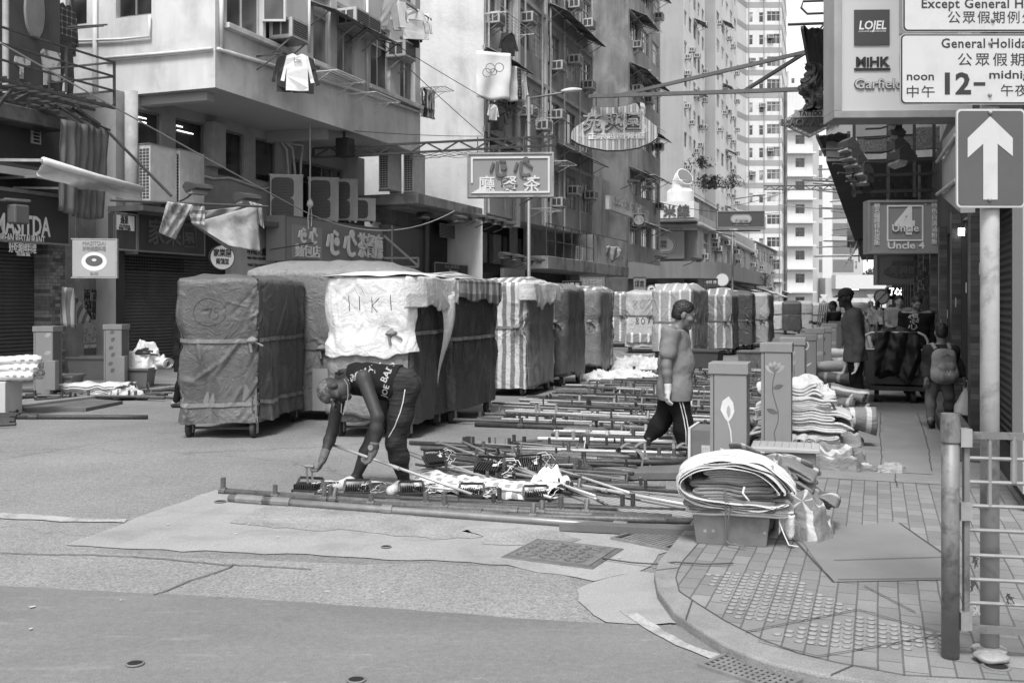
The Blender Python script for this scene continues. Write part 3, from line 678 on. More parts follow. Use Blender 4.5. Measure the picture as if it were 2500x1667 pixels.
b=MB();b.bx(S(500,L0),S(532,L0),L0-.25,L0-.001,ZL(510,408,L0),ZL(510,300,L0));tag(b.build('duct_box',M('cream_wall',.34),mat=SM,bevel=.01),'tall cream service box between the second and third lower windows','service box')
# ---------------------------------------------------------------- left: signs, condensers and clutter on the white building
t=building('street_canopy','flat shop canopy along the white building carrying the condensers',0,0,'canopy')
b=MB();b.bx(17.3,S(690,14.9),14.75,L0-.002,3.6,3.72);b.build('slab',M('canopy_grey',.12,.85,.3,1,streak=.3),t)
def sbox(name,label,X0,X1,l,z0,z1,m,d=.35,trim=gal):
 t=thing(name,label,'sign',SM);x0,x1=S(X0,l),S(X1,l)
 b=MB();b.bx(x0,x1,l,l+d,z0,z1);b.build('box',m,t,bevel=.008)
 if trim:
  b=MB();e=.03;b.bx(x0-.01,x1+.01,l-.012,l-.001,z0-.01,z0+e);b.bx(x0-.01,x1+.01,l-.012,l-.001,z1-e,z1+.01);b.bx(x0-.01,x0+e,l-.012,l-.001,z0+e,z1-e);b.bx(x1-e,x1+.01,l-.012,l-.001,z0+e,z1-e);b.build('trim',trim,t)
 return t,x0,x1
t,x0,x1=sbox('plumber_sign','dark side panel with a white drain clearing notice',282,334,15.2,2.75,3.55,M('panel_brown',.07,.5,.3,1,streak=.3),.2)
b=MB();b.bx(S(284,15.2),S(327,15.2),15.185,15.199,3.18,3.5);b.build('notice',M('notice_white',.7,.6,.05),t)
txt('通渠',.2,ink,t,TR(S(304,15.18),15.183,3.39),width=.24,bold=.02);txt('安裝 水喉 免費估價',.05,ink,t,TR(S(305,15.18),15.183,3.27),width=.32);txt('90817280',.09,ink,t,TR(S(305,15.18),15.183,3.21),width=.36,bold=.02)
t,x0,x1=sbox('shop_sign','long faded dark shop fascia left of the white wagons',336,500,15.2,2.75,3.6,M('fascia_dark',.055,.5,.25,1.2,streak=.3),.3,M('trim_dim',.16,.6))
txt('家樂園',.62,M('faded_char',.1,.6),t,TR((x0+x1)/2,15.185,3.17),width=(x1-x0)*.72,bold=.02)
t=thing('round_sign','round white sign with rice meal characters','sign',SM@TR(*SL(P(541,629,21.2)))@RZ(R(-35)))
b=MB();b.lathe([(.27,0),(.27,.1)],36,TR(0,.05,0)@Matrix.Rotation(R(90),4,'X'));b.build('rim',blk,t);b=MB();b.lathe([(.25,0),(.25,.005)],36,TR(0,-.05,0)@Matrix.Rotation(R(90),4,'X'));b.build('face',M('sign_cream',.52,.6,.1),t)
txt('家樂園',.17,ink,t,TR(0,-.059,.09),width=.38,bold=.02);txt('兩餸飯',.13,ink,t,TR(0,-.059,-.09),width=.28,bold=.02)
t,x0,x1=sbox('building_sign','pale tapering wall panel naming the building beside the tattered cloth',566,672,15.35,2.2,3.6,M('panel_pale',.42,.7,.12,2,streak=.2),.2,None)
txt('明鳴大廈',.22,ink,t,TR((x0+x1)/2+.1,15.335,2.95),width=.85);txt('MING MING BUILDING',.1,ink,t,TR((x0+x1)/2+.1,15.335,2.78),width=.85);txt('HANG CHUI MARKET',.1,ink,t,TR((x0+x1)/2+.1,15.335,2.6),width=.8)
# the tea restaurant fascia with raised letters
LS=14.55
t,x0,x1=sbox('tea_restaurant_fascia','long grey tea restaurant fascia with raised pale characters',697,934,LS,2.72,3.92,M('fascia_grey',.23,.5,.1,1,streak=.15),.6,M('trim_dark',.14,.5))
b=MB();b.bx(S(712,LS),S(784,LS),LS-.03,LS-.001,2.8,3.7);b.build('panel',M('panel_grey',.3,.5,.08),t)
neon=M('neon_tube',.82,.4,.05);raised=M('raised_letter',.75,.5,.1,8)
dk_l=M('raised_dark',.09,.5);fm_=lambda px,py,d=.05:TR(S(px,LS),LS-d,ZL(px,py,LS))
def heartmind(par,m,sz,mt,ext=.06,name='lettering'):
 # the stylised twin-heart characters: slanted dash, hook, dot dash and disc
 for i,dx in enumerate((-.52,.52)):
  def pr(pts):
   b=MB();b.prism([m@Vector(((x+dx)*sz,0,z*sz))for x,z in pts],m.to_3x3()@Vector((0,-ext,0)));b.build(name,mt,par)
  pr([(-.42,-.1),(-.30,.27),(-.20,.24),(-.32,-.13)])
  pr([(-.14,.3),(-.03,.3),(-.04,-.12),(0,-.22),(.12,-.25),(.3,-.2),(.33,-.3),(.12,-.38),(-.06,-.35),(-.16,-.22),(-.17,-.1)])
  c=(.2,.06)if i==0 else(.12,.36)
  pr([(c[0]+.14*math.cos(a*math.pi/9),c[1]+.14*math.sin(a*math.pi/9))for a in range(18)])
  if i==0:pr([(.0,.32),(.06,.42),(.3,.32),(.24,.22)])
  else:pr([(.12,.2),(.18,.28),(.42,.08),(.36,.0)])
m0=TR(S(748,LS),LS-.04,3.42);heartmind(t,m0,.52,neon,.03);txt('麵包店',.38,neon,t,TR(S(749,LS),LS-.045,2.99),width=1.25,ext=.02)
heartmind(t,TR(S(835,LS)-.1,LS-.03,3.3),.92,raised,.05);txt('茶餐廳',.78,raised,t,TR(S(902,LS),LS-.04,3.28),width=S(933,LS)-S(870,LS)-.1,ext=.03,bold=.012)
b=MB();b.bar((S(668,14.2),14.3,2.95),(S(765,14.2),14.2,3.22),.03);tag(b.build('steel_bar',dkm,mat=SM),'thin dark bar crossing the bakery neon characters','bar')
# condensers
def cpl(px,py,l,two,label,rot=0):cond(SM@TR(S(px,l),l,ZL(px,py,l))@RZ(rot),label,two)
cpl(385,495,15.2,1,'first tall condenser with grilled side standing left on the shop canopy',math.pi);cpl(455,503,15.2,1,'second tall condenser, right of its twin on the shop canopy',math.pi)
for px,lb in((700,'dark tall condenser under the bent conduits'),(790,'tall condenser left of the hanging rope end'),(838,'tall condenser right of the hanging rope end')):cpl(px,540,15.3,1,lb,R(-60))
cpl(880,540,14.9,0,'squat condenser with round fan above the tea restaurant fascia',R(-50))
b=MB();b.bx(S(690,15),S(905,14.9),14.9,L0-.01,3.62,3.7);tag(b.build('condenser_shelf',dkm,mat=SM),'dark steel shelf under the tall condensers','shelf')
for px,py,lb in((350,60,''),):pass
# floodlights leaning from the fascia
def flood(m,label,group=None,sc=1.):
 t=thing('floodlight',label,'floodlight',m@Matrix.Scale(sc,4),group)
 b=MB();b.prism([(-.2,-.28,.12),(-.2,.1,.2),(-.2,.22,.1),(-.2,.1,-.02),(-.2,-.3,.05)],(.4,0,0));b.build('hood',dkm,t)
 b=MB();b.bx(-.18,.18,-.12,.1,-.06,.03);b.build('lamp',M('lamp_glass',.3,.2),t)
 b=MB();b.tube([(0,.1,0),(0,.35,-.1),(0,.8,-.2)],.02);b.build('arm',dkm,t);return t
for px,py,Y,lb in((480,468,20.5,'hooded floodlight above the left end of the tattered cloth'),(600,492,21.5,'hooded floodlight above the right end of the tattered cloth')):
 flood(SM@TR(*SL(P(px,py,Y)))@RZ(R(-20)),lb)
# tattered cloth on a pole
t=thing('tattered_cloth','torn pale cloth tied along a pole above the wagons','cloth',SM)
A,B=SL(P(270,489,17.6)),SL(P(655,505,19.6));b=MB();b.tube([A,B],.025);b.build('pole',dkm,t)
clm=M('dirty_canvas',.33,.95,.25,3,bump=.25,bsc=14,patch=.3,psc=3,spec=.03)
def drape(L,Y0,Y1,m,name,seed,bulge=.05):
 (ax,ay),(bx_,by),(cx_,cy),(dx,dy)=L
 def fn(u,v):
  x=(ax*(1-u)+bx_*u)*(1-v)+(dx*(1-u)+cx_*u)*v;y=(ay*(1-u)+by*u)*(1-v)+(dy*(1-u)+cy*u)*v+14*math.sin(math.pi*u)*v*(1-v)
  return SL(P(x,y,Y0+(Y1-Y0)*u+bulge*.35*math.sin(u*15+v*5+seed)+.035*(1-abs(nz(u*5+seed,v*3)))))
 b=MB();b.grid(fn,30,20);b.build(name,m,t,smooth=True,solid=.006)
drape([(408,492),(470,500),(428,585),(388,568)],18.2,18.5,M('printed_cloth',.4,.85,.2,3,patch=.6,psc=5,bump=.4,bsc=9),'printed_cloth',1)
drape([(455,495),(500,500),(500,550),(468,545)],18.6,18.7,M('striped_rag',.4,.85,.1,fn=wave(2,.14,.5,.45,1.1)),'striped_rag',4)
drape([(470,545),(628,500),(636,615),(560,600)],18.8,19.5,clm,'canvas',2,.07);drape([(500,515),(625,500),(560,612),(470,548)],18.9,19.6,clm,'canvas',7,.07);drape([(608,492),(640,500),(645,560),(628,540)],19.5,19.6,clm,'canvas',9,.06)
# hanging rope
q=SL(P(757,300,26));t=thing('hanging_rope','thin pale rope hanging from the soffit with a knotted loop','rope',SM);ropm=M('rope',.5,.8)
def zq(py):return CH+(HY-py)/F*26
b=MB();b.tube([(q.x,q.y,ZO),(q.x,q.y,zq(490))],.014);b.build('cord',ropm,t);b=MB();b.lathe([(.03,-.12),(.09,-.04),(.07,.06),(.02,.1)],10,TR(q.x,q.y,zq(497)));b.build('knot',ropm,t)
b=MB();b.tube([(q.x-.03,q.y,zq(505)),(q.x-.1,q.y,zq(530)),(q.x-.08,q.y,zq(560))],.012);b.tube([(q.x+.03,q.y,zq(505)),(q.x+.09,q.y,zq(525)),(q.x+.07,q.y,zq(552))],.012);b.build('loose_end',ropm,t)
# window air conditioners, drying racks, laundry on the white building
WB='air conditioners on the white building'
for px,py,l,lb in((683,103,LO,'window air conditioner below the open casement of the white building'),(840,72,LO,'window air conditioner left of two under the sheet awning'),(870,88,LO,'window air conditioner right of two under the sheet awning'),(960,146,LO,'window air conditioner on a strut right of the downpipe')):
 ac(SM@TR(S(px,l),l,ZL(px,py,l)),lb,WB,1.15)
x0,x1=S(752,LO),S(925,LO);awning(SM@TR(x0,LO,ZL(752,0,LO)),'long corrugated sheet awning over the paired windows of the white building',x1-x0,.75,.3)
t=thing('open_casement','open metal casement window swung out from the white building','window',SM@TR(S(640,LO),LO,8.2)@RZ(R(-70)))
b=MB();b.bx(0,.05,0,.05,0,1.5);b.bx(.5,.55,0,.05,0,1.5);b.bx(.05,.5,0,.05,0,.05);b.bx(.05,.5,0,.05,1.45,1.5);b.build('frame',frame_w,t);b=MB();b.bx(.04,.51,.02,.028,.04,1.46);b.build('pane',glass[1],t)
def rack(bm,label,w=1.2,d=.8):
 t=thing('drying_rack',label,'drying rack',bm);b=MB()
 b.tube([(0,0,0),(0,-d,0),(w,-d,0),(w,0,0)],.018);
 for i in range(1,6):b.tube([(0,-d*i/6,0),(w,-d*i/6,0)],.01,6)
 b.tube([(.1,0,-.3),(.1,-d*.7,0)],.012,6);b.tube([(w-.1,0,-.3),(w-.1,-d*.7,0)],.012,6);b.build('bars',M('rack_metal',.5,.5,.2),t);return t
rack(SM@TR(S(755,LO),LO,7.45),'empty drying rack left of two below the paired windows',1.5);rack(SM@TR(S(852,LO),LO,7.3),'empty drying rack right of two below the paired windows',1.5)
rack(SM@TR(S(1030,14.2),14.2,ZL(1030,215,14.2)),'empty drying rack beside the row of hung shirts',.8)
def hanger(bm,label,L):
 t=thing('clothes_pole',label,'clothes pole',bm);b=MB();b.tube([(0,0,0),(L,-.0,0)],.02,8);b.bar((0,0,-.02),(0,.7,-.04),.035);b.bar((L,0,-.02),(L,.7,-.04),.035);b.bar((0,.7,-.35),(0,.1,-.05),.02);b.build('pole',dkm,t)
white_c=M('white_cotton',.74,.85,.08,6,bump=.3,bsc=14);dark_c=M('dark_cotton',.035,.85,.2,6);grey_c=M('grey_cotton',.3,.85,.15,6,bump=.3,bsc=14);pale_c=M('pale_cotton',.52,.85,.12,6,bump=.3,bsc=14)
def plaid(t):
 a=t.math('FRACT',t.math('DIVIDE',t.sep()[0],.13));c=t.math('FRACT',t.math('DIVIDE',t.sep()[2],.13))
 return t.math('MULTIPLY',t.ramp(a,.8,.84,.5,1.6),t.ramp(c,.8,.84,.5,1.6))
plaid_c=M('plaid_cotton',.16,.85,.1,fn=plaid)
hanger(SM@TR(S(690,12.8),12.8,ZL(690,128,12.8)),'dark pole bracket holding the white printed shirt',1.6)
cl=lambda px,py,l,lb,k,m,w,h,s=0,r=-55:clothes(SM@TR(S(px,l),l,ZL(px,py,l))@RZ(R(r)),lb,k,m,w,h,s)
o=cl(726,132,12.4,'white long sleeved shirt with a dark print hung in front of a black one','shirt',white_c,.62,.75,1)
txt('Lou',.17,ink,o,TR(0,-.1,-.17),width=.16,name='print')
cl(703,136,12.9,'black jacket hung left behind the white printed shirt','shirt',dark_c,.62,.75,2);cl(742,138,12.9,'black shirt hung right behind the white printed shirt','shirt',dark_c,.6,.78,5)
hanger(SM@TR(S(985,12.7),12.7,ZL(985,5,12.7)),'clothes pole high on the white building holding the hoodie',1.9)
cl(953,-3,12.8,'pale grey trousers hung high on the white building','trousers',grey_c,.7,.62,3,-50);cl(975,0,12.6,'patterned dress hung between the trousers and the hoodie','shirt',pale_c,.45,.7,4,-50);cl(1010,22,12.8,'pale hooded sweatshirt hung high beside the flank wall','shirt',pale_c,.75,.8,6,-50);cl(1028,28,12.9,'white shirt hung behind the pale hooded sweatshirt','shirt',white_c,.6,.75,8,-50);cl(1007,50,12.95,'dark garment showing under the pale hooded sweatshirt','shirt',dark_c,.5,.72,9,-50)
for i in range(5):cl(1030+i*7,213+i*2,14.2-i*.05,['patterned shirt nearest the corner in the row by the flank wall','second patterned shirt in the row by the flank wall','middle patterned shirt in the row by the flank wall','fourth patterned shirt in the row by the flank wall','outermost dark collared shirt in the row by the flank wall'][i],'shirt',[pale_c,plaid_c,pale_c,grey_c,grey_c][i],.5,.85,i,20)
cl(160,10,16.0,'plaid shirt hung on the rail beside the dark building','shirt',plaid_c,.6,.95,2,0);cl(158,88,15.9,'dark patterned trousers hung below the plaid shirt','trousers',M('dark_print',.05,.85,.5,20),.5,.85,3,0)
t=thing('clothes_pole','twin bamboo clothes poles sticking out beside the plaid shirt','clothes pole',SM);b=MB();A=SL(P(165,67,19.6));B=SL(P(262,61,20.2));b.tube([A,B],.018);b.tube([A+Vector((0,0,-.04)),B+Vector((-.1,0,-.05))],.016);b.build('pole',dkm,t)
# ---------------------------------------------------------------- lane: flank wall building, canopy, dark shops
sF=S(1178,LO)
t=building('narrow_block','pale plastered end wall with grey balconied street front beside the lane',0,0);bB=t
b=MB();b.wall(-14,0,0,24,[],.1,FLANK(sF,LO));b.build('flank_wall',plaster2,t)
b=MB();b.bx(sF-.03,sF-.002,LO+.5,LO+6,ZL(1060,526,LO),ZL(1060,526,LO)+.05);b.build('ledge',wht,t)
t=building('lane_canopy','stained concrete canopy slab over the lane shops',0,0,'canopy')
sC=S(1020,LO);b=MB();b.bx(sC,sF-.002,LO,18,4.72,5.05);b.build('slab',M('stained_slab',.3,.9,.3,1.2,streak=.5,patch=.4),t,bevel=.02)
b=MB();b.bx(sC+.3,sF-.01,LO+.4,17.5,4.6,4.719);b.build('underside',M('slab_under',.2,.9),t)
cond(SM@TR(S(953,14.3),14.3,5.12)@RZ(math.pi),'left condenser standing on the lane canopy',1);cond(SM@TR(S(1012,13.95),13.95,5.12)@RZ(math.pi),'right condenser standing on the lane canopy',1)
t=building('lane_shops','row of dark shop fronts under the lane canopy',0,0);b=MB()
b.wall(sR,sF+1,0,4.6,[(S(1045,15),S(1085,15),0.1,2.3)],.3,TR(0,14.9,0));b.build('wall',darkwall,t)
b=MB();b.bx(S(945,14.6),S(1040,14.6),14.6,14.89,2.2,4.1);b.build('panel',M('grey_cladding',.13,.6,.15,.8,streak=.2),t)
def diam(t):return t.math('MULTIPLY',t.math('SINE',t.math('MULTIPLY',t.sep()[0],42)),t.math('SINE',t.math('MULTIPLY',t.sep()[2],30)))
b=MB();b.bx(S(950,14.6),S(1035,14.6),14.65,14.89,4.12,4.62);b.build('grille',M('expanded_metal',.1,.6,.3,2,bfn=diam,bump=1.),t)
b=MB();x=S(1042,14.5);b.tube([(x,14.5,0),(x,14.5,4.6)],.09,12);b.build('column',M('column_dark',.09,.6),t)
b=MB();x0,x1=S(1075,14.6),S(1118,14.6);b.bx(x0,x1,14.6,14.65,3.95,4.45);b.build('vent',gal,t);b=MB()
for i in range(9):b.bx(x0+.05,x1-.05,14.588,14.599,3.98+i*.05,4.0+i*.05)
b.build('louvre',blk,t)
t,x0,x1=sbox('chalkboard_sign','black menu board with white handwritten thai lines',1061,1142,14.0,2.05,2.98,M('blackboard',.02,.6,.2),.1,gal)
for i,s_ in enumerate(('ร้านอาหาร','กินข้าวไทย','ขนมก๋วยเตี๋ยว')):txt(s_,.2,lt,t,TR((x0+x1)/2+.15,13.985,2.68-i*.2),width=[.75,.9,1.05][i])
txt('心心泰國菜',.16,M('faded_print',.24),t,TR((x0+x1)/2,13.985,2.86),width=1.3)
b=MB();b.bx((x0+.15),x0+.35,13.985,13.999,2.1,2.5);b.build('bottle_picture',M('faded_print',.24),t)
t,x0,x1=sbox('shop_sign','black square shop sign board right of the blackboard',1155,1228,13.9,1.9,2.75,M('sign_black',.02,.5),.15,None)
txt('利記',.55,M('dim_char',.05,.5),t,TR((x0+x1)/2,13.885,2.32),width=1.3)
t,x0,x1=sbox('shop_sign','grey shop sign with raised dark characters beside the lamp post',1230,1282,13.6,1.9,2.95,M('fascia_grey',.2),.15,None);txt('特級雲吞',.5,dk_l,t,TR((x0+x1)/2,13.55,2.4),width=1.35,ext=.05)
t=thing('storage_rack','dark steel rack frame bolted beside the tea restaurant fascia','rack',SM);b=MB();A=[SL(P(x,y,27.5))for x,y in((937,575),(1022,650),(937,630),(1022,630),(958,550),(958,660),(937,650),(1022,652))]
b.bar(A[0],A[1],.06);b.bar(A[2],A[3],.05);b.bar(A[4],A[5],.05);b.bar(A[6],A[7],.05);b.bar(A[3],A[7],.05);b.build('bars',dkm,t)
random.seed(21)
for i,(px,py)in enumerate(((1120,538),(1170,535),(1192,540),(1215,545),(1238,552),(1035,530))):
 flood(SM@TR(*SL(P(px,py,33)))@RZ(R(-30)),['floodlight at the left end of the row over the black sign','second floodlight in the row over the black sign','third floodlight in the row over the black sign','fourth floodlight in the row over the black sign','floodlight at the right end of the row over the black sign','floodlight under the stained lane canopy'][i],None,.9)
for i,(px,py)in enumerate(((1232,627),(1262,632),(1288,640),(1310,640))):
 flood(SM@TR(*SL(P(px,py,36)))@RZ(R(-30)),['lower floodlight left over the grey shop sign','lower floodlight second over the grey shop sign','lower floodlight third over the grey shop sign','lower floodlight right over the grey shop sign'][i],None,.9)
# ---------------------------------------------------------------- left: further blocks
def tower_front(t,x0,x1,z0,z1,l,m,nb,fh,sill=1.0,hd=2.4,kind='std',ww=.6,band=None,first=None,seed=0,name='wall',dep=.15,side='front',gl=None):
 """street front (or camera-facing flank) with real window openings; returns window slots"""
 random.seed(seed);mm=TR(0,l,0)if side=='front' else FLANK(x0,l)
 a,c=(x0,x1)if side=='front' else(-x1,0)
 holes=[];n=int((z1-z0)/fh)
 for k in range(n):
  for i in range(nb):
   w=(c-a)/nb;holes.append((a+w*(i+.5-ww/2),a+w*(i+.5+ww/2),z0+k*fh+sill,z0+k*fh+hd))
 b=MB();b.wall(a,c,z0,z1,holes,dep,mm);b.build(name,m,t)
 for h in holes[:96]:window(t,mm,*h,kind,frame_w if random.random()<.6 else frame_d,dep*.4,gl)
 if len(holes)>96:
  b=MB();
  for h in holes[96:]:b.bx(h[0],h[1],dep*.6,dep*.7,h[2],h[3],mm)
  tag(b.build('window',glass[1],t),kind='stuff')
 return holes,mm
GAC='air conditioners on the narrow grey block'
bw1=M('block_grey',.32,.85,.15,.8,streak=.3);bw2=M('block_pale',.5,.85,.12,.8,streak=.25)
sB0,sB1=sF,S(1446,LO);s1,s2=S(1258,LO),S(1330,LO)
t=bB;allh=[]
for(a,c,m,nb,k,sd_)in((sB0,s1-.25,bw2,2,'std',3),(s1+.1,s2,bw1,2,'grille',4),(s2+.01,sB1,bw1,3,'std',5)):
 h,mm=tower_front(t,a,c,4.9,19.9,LO+.001,m,nb,3.0,1.1,2.6,k,.72,seed=sd_,name='front_wall');allh+=h
b=MB();b.bx(s1-.25,s1+.1,LO-.18,LO+.1,4.6,20);b.bx(s2-.12,s2+.12,LO-.1,LO,4.9,20);b.bx(sF,sF+.25,LO-.05,LO,4.6,20);b.build('pilaster',M('white_pilaster',.62,.8,.1,2,streak=.3),t)
b=MB()
for z in(7.85,10.85,13.85,16.85):b.bx(sB0,sB1,LO-.1,LO,z,z+.16)
b.build('floor_band',M('band_grey',.4,.85,.15,2,streak=.3),t)
for px in(1186,1226,1252,1276,1318,1338,1372,1410,1440):b=MB();b.tube([(S(px,LO),LO-.12,4.9),(S(px,LO),LO-.12,20)],.045,7);b.build('drain_pipe',M('old_pipe',.4),t)
b=MB();b.quad((sB0,LO,4.9),(sB0,LO+9,4.9),(sB1,LO+9,4.9),(sB1,LO,4.9));b.quad((sB1,LO,0),(sB1,LO,24),(sB1,LO+9,24),(sB1,LO+9,0));b.build('soffit',soffm,t)
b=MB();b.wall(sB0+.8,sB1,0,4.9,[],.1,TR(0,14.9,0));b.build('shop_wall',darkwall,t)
b=MB()
for i in range(9):x=sB0+1+i*1.6;b.bx(x,x+.9,14.7,14.89,3.2,4.4)
b.build('shop_fitting',M('shop_mid',.22,.6,.4,1.2,streak=.3),t)
random.seed(31)
def put_ac(h,bmx,label,grp,dx=0,dz=-.42):return ac(bmx@TR((h[0]+h[1])/2+dx,-.02,h[2]+dz),label,grp)
mB=SM@TR(0,LO,0);slots=random.sample(allh,22)
for h in slots:put_ac(h,mB,'boxy air conditioner jutting from the narrow grey block past the lane',GAC,rnd(-.2,.2),rnd(-.4,1.0))
GAW='sheet awnings on the narrow grey block'
for px,py,w in((1335,5,4.3),(1180,112,3.0),(1182,330,3.2),(1355,345,6.0),(1400,65,2.5)):
 awning(SM@TR(S(px,LO),LO-.02,ZL(px,py,LO)),['long dark awning high on the narrow grey block','ragged awning above the laundry towel with rings','dark awning behind the raised truss end','long ragged awning low on the narrow grey block','short pale awning next to the concrete tower'][[1335,1180,1182,1355,1400].index(px)],w,.9,.45)
# laundry on the narrow block
cl(1205,128,12.9,'white towel with printed rings hung under the ragged awning','sheet',M('ring_towel',.68,.85,.06,3,bump=.3,bsc=12),1.3,1.7,2,-50)
rg=M('ring_print',.3,.8)
for i,(x,y,r)in enumerate(((1197,167,13),(1189,178,12),(1205,176,9),(1219,165,12))):
 q=SL(P(x,y,35.0));b=MB();b.tube([TR(*q)@RZ(R(-60))@Vector((r*.0125*math.cos(a*.2618),0,r*.0125*math.sin(a*.2618)))for a in range(25)],.018,6);tag(b.build('towel_ring',rg,mat=SM),['left ring print on the white hung towel','lower left ring print on the white hung towel','small middle ring print on the white hung towel','right ring print on the white hung towel'][i],'print')
for i,(px,py,k,m,w,h)in enumerate(((1240,160,'sheet',pale_c,.8,1.3),(1252,165,'sheet',plaid_c,.7,1.2),(1262,170,'shirt',pale_c,.6,1.0),(1270,175,'shirt',white_c,.6,1.0),(1241,80,'shirt',dark_c,.7,.75),(1215,250,'shirt',dark_c,.7,.9),(1225,248,'shirt',plaid_c,.5,.7),(1203,255,'shirt',pale_c,.4,.5),(1556,250,'trousers',dark_c,.5,.7),(1566,250,'shirt',pale_c,.5,.7))):
 cl(px,py,12.8,['striped sheet hung right of the ring towel','dark striped sheet hung right of the ring towel','pale shirt hung at the end of the laundry row','white shirt outermost in the laundry row','black sweatshirt hung alone above the ragged awning','dark jacket hung from the lower rail of the narrow block','chequered shirt right of the dark jacket','small pale top left of the dark jacket','black trousers hung behind the studded pot sign','white shirt hung behind the studded pot sign'][i],k,m,w,h,i,-40)
for px,py,w,lb in((1180,35,3.2,'wire drying cage high on the narrow block'),(1258,268,2.2,'empty drying rack under the tall white window'),(1335,395,1.6,'wire cage around a condenser low on the narrow block'),(1295,510,1.5,'small wire cage beside the hanging tea sign')):rack(SM@TR(S(px,LO),LO,ZL(px,py,LO)),lb,w,.9)
# concrete tower flank and its street front
sC0,sC1=S(1533,LO),S(1612,LO)
rawc=M('raw_concrete',.23,.9,.3,.5,streak=.45,patch=.35,psc=.5,bump=.4,bsc=5,bdist=.02)
t=building('concrete_tower','raw stained concrete end wall with awninged front behind the studded sign',0,0)
b=MB();b.wall(-12,0,0,34,[],.1,FLANK(sC0,LO));b.build('flank_wall',rawc,t)
h,mm=tower_front(t,sC0,sC1,4.0,34,LO+.001,M('front_grey',.42,.85,.2,.8,streak=.4),3,3.0,1.0,2.4,'std',.7,seed=8,name='front_wall')
mC=SM@TR(0,LO,0);random.seed(41)
for q in random.sample(h,12):put_ac(q,mC,'boxy air conditioner on the front of the raw concrete tower','air conditioners on the concrete tower',0,rnd(-.4,.9))
for k in range(9):
 for px,w in((1536,3.6),(1572,3.6)):
  if(k*7+px)%5==0:continue
  awning(SM@TR(S(px,LO),LO-.02,4.0+k*3+2.7+rnd(-.3,.2)),'sheet awning on the street front of the raw concrete tower',w,1.0,.5,'awnings on the concrete tower')
for k in range(7):rack(SM@TR(S(1545+9*(k%3),LO),LO,6.2+k*3),'wire drying rack on the front of the raw concrete tower',2.2,1.1)['group']='drying racks on the concrete tower'
# link between B and the concrete tower: first floor terrace with corrugated fence
t=building('terrace','stained terrace slab with corrugated fence and railing below the raw concrete',0,0,'terrace')
a,c=S(1338,12.8),S(1535,12.8);b=MB();b.bx(a,c,12.8,16,3.0,3.55);b.build('slab',M('stained_slab',.3),t,bevel=.03)
fen=M('fence_sheet',.4,.8,.2,1,streak=.5,patch=.3,bfn=lambda t:t.math('SINE',t.math('MULTIPLY',t.sep()[0],20)),bump=.8,bdist=.03)
b=MB();f0=S(1450,12.85);b.bx(f0,c,12.85,12.9,3.56,4.9);b.bx(f0,f0+.05,12.9,16,3.56,4.9);b.build('fence',fen,t)
b=MB()
for i in range(7):x=a+(f0-a)*i/6;b.bar((x,12.87,3.55),(x,12.87,4.9),.04)
b.bar((a,12.87,4.9),(c,12.87,4.93),.04);b.bar((a,12.87,4.2),(f0,12.87,4.2),.03);b.build('railing',dkm,t)
b=MB();b.wall(sB1-.2,sC0-.002,0,8.6,[],.1,TR(0,14.6,0));b.wall(a,sB1-.2,3.55,4.9,[(a+1,a+2,3.6,4.85)],.1,TR(0,14.5,0));b.build('rear_wall',M('terrace_wall',.36,.85,.2,1,streak=.4),t)
cond(SM@TR(S(1420,13.3),13.3,3.62)@RZ(math.pi),'condenser on the terrace behind the railing',0)
t=thing('loose_tarp','torn pale tarpaulin draped over the terrace fence','tarpaulin',SM)
b=MB();A=SL(P(1475,602,47.3));Bq=SL(P(1508,602,50));b.grid(lambda u,v:A.lerp(Bq,u)+Vector((.2*v*math.sin(u*7),-.1-.08*math.sin(u*12+v*4),-.75*v*(.5+u*(1-u)*2)+.1*nz(u*5,v*5))),16,10);b.build('cloth',clm,t,smooth=True,solid=.01)
t,x0,x1=sbox('bank_notice','weathered white board with faded characters low on the concrete tower',1487,1584,13.0,ZL(1490,512,13.0),ZL(1490,478,13.0),M('board_white',.6,.8,.15,1,streak=.4,patch=.3),.2,None)
txt('誠信當押',.6,M('faded_print2',.4,.7),t,TR((x0+x1)/2,12.985,ZL(1530,500,13.0)),width=(x1-x0)*.8)
t=thing('dollar_sign','square dark pawnshop sign with a ringed dollar symbol','sign',TR(*P(1560,537,52))@RZ(R(-4)))
b=MB();b.bx(-.29,.29,0,.12,-.29,.29);b.build('box',M('sign_black',.02),t);b=MB();b.bx(-.31,.31,.01,.11,.29,.31);b.bx(-.31,.31,.01,.11,-.31,-.29);b.bx(-.31,-.29,.01,.11,-.29,.29);b.bx(.29,.31,.01,.11,-.29,.29);b.build('frame',gal,t)
b=MB();b.lathe([(.25,0),(.25,.01),(.225,.01),(.225,0)],32,TR(0,-.001,0)@Matrix.Rotation(R(90),4,'X'));b.build('ring',M('faded_print2',.4),t);txt('$',.46,M('faded_print2',.4),t,TR(0,-.01,.0))
for i,(px,py)in enumerate(((1545,448),(1580,463),(1612,632),(1700,637))):flood(SM@TR(*SL(P(px,py,56)))@RZ(R(-30)),['twin lamp low on the concrete tower front','lamp on a rod beside the concrete tower','white floodlight under the noodle shop wall','small lamp on the curved canopy'][i],None,1.2)
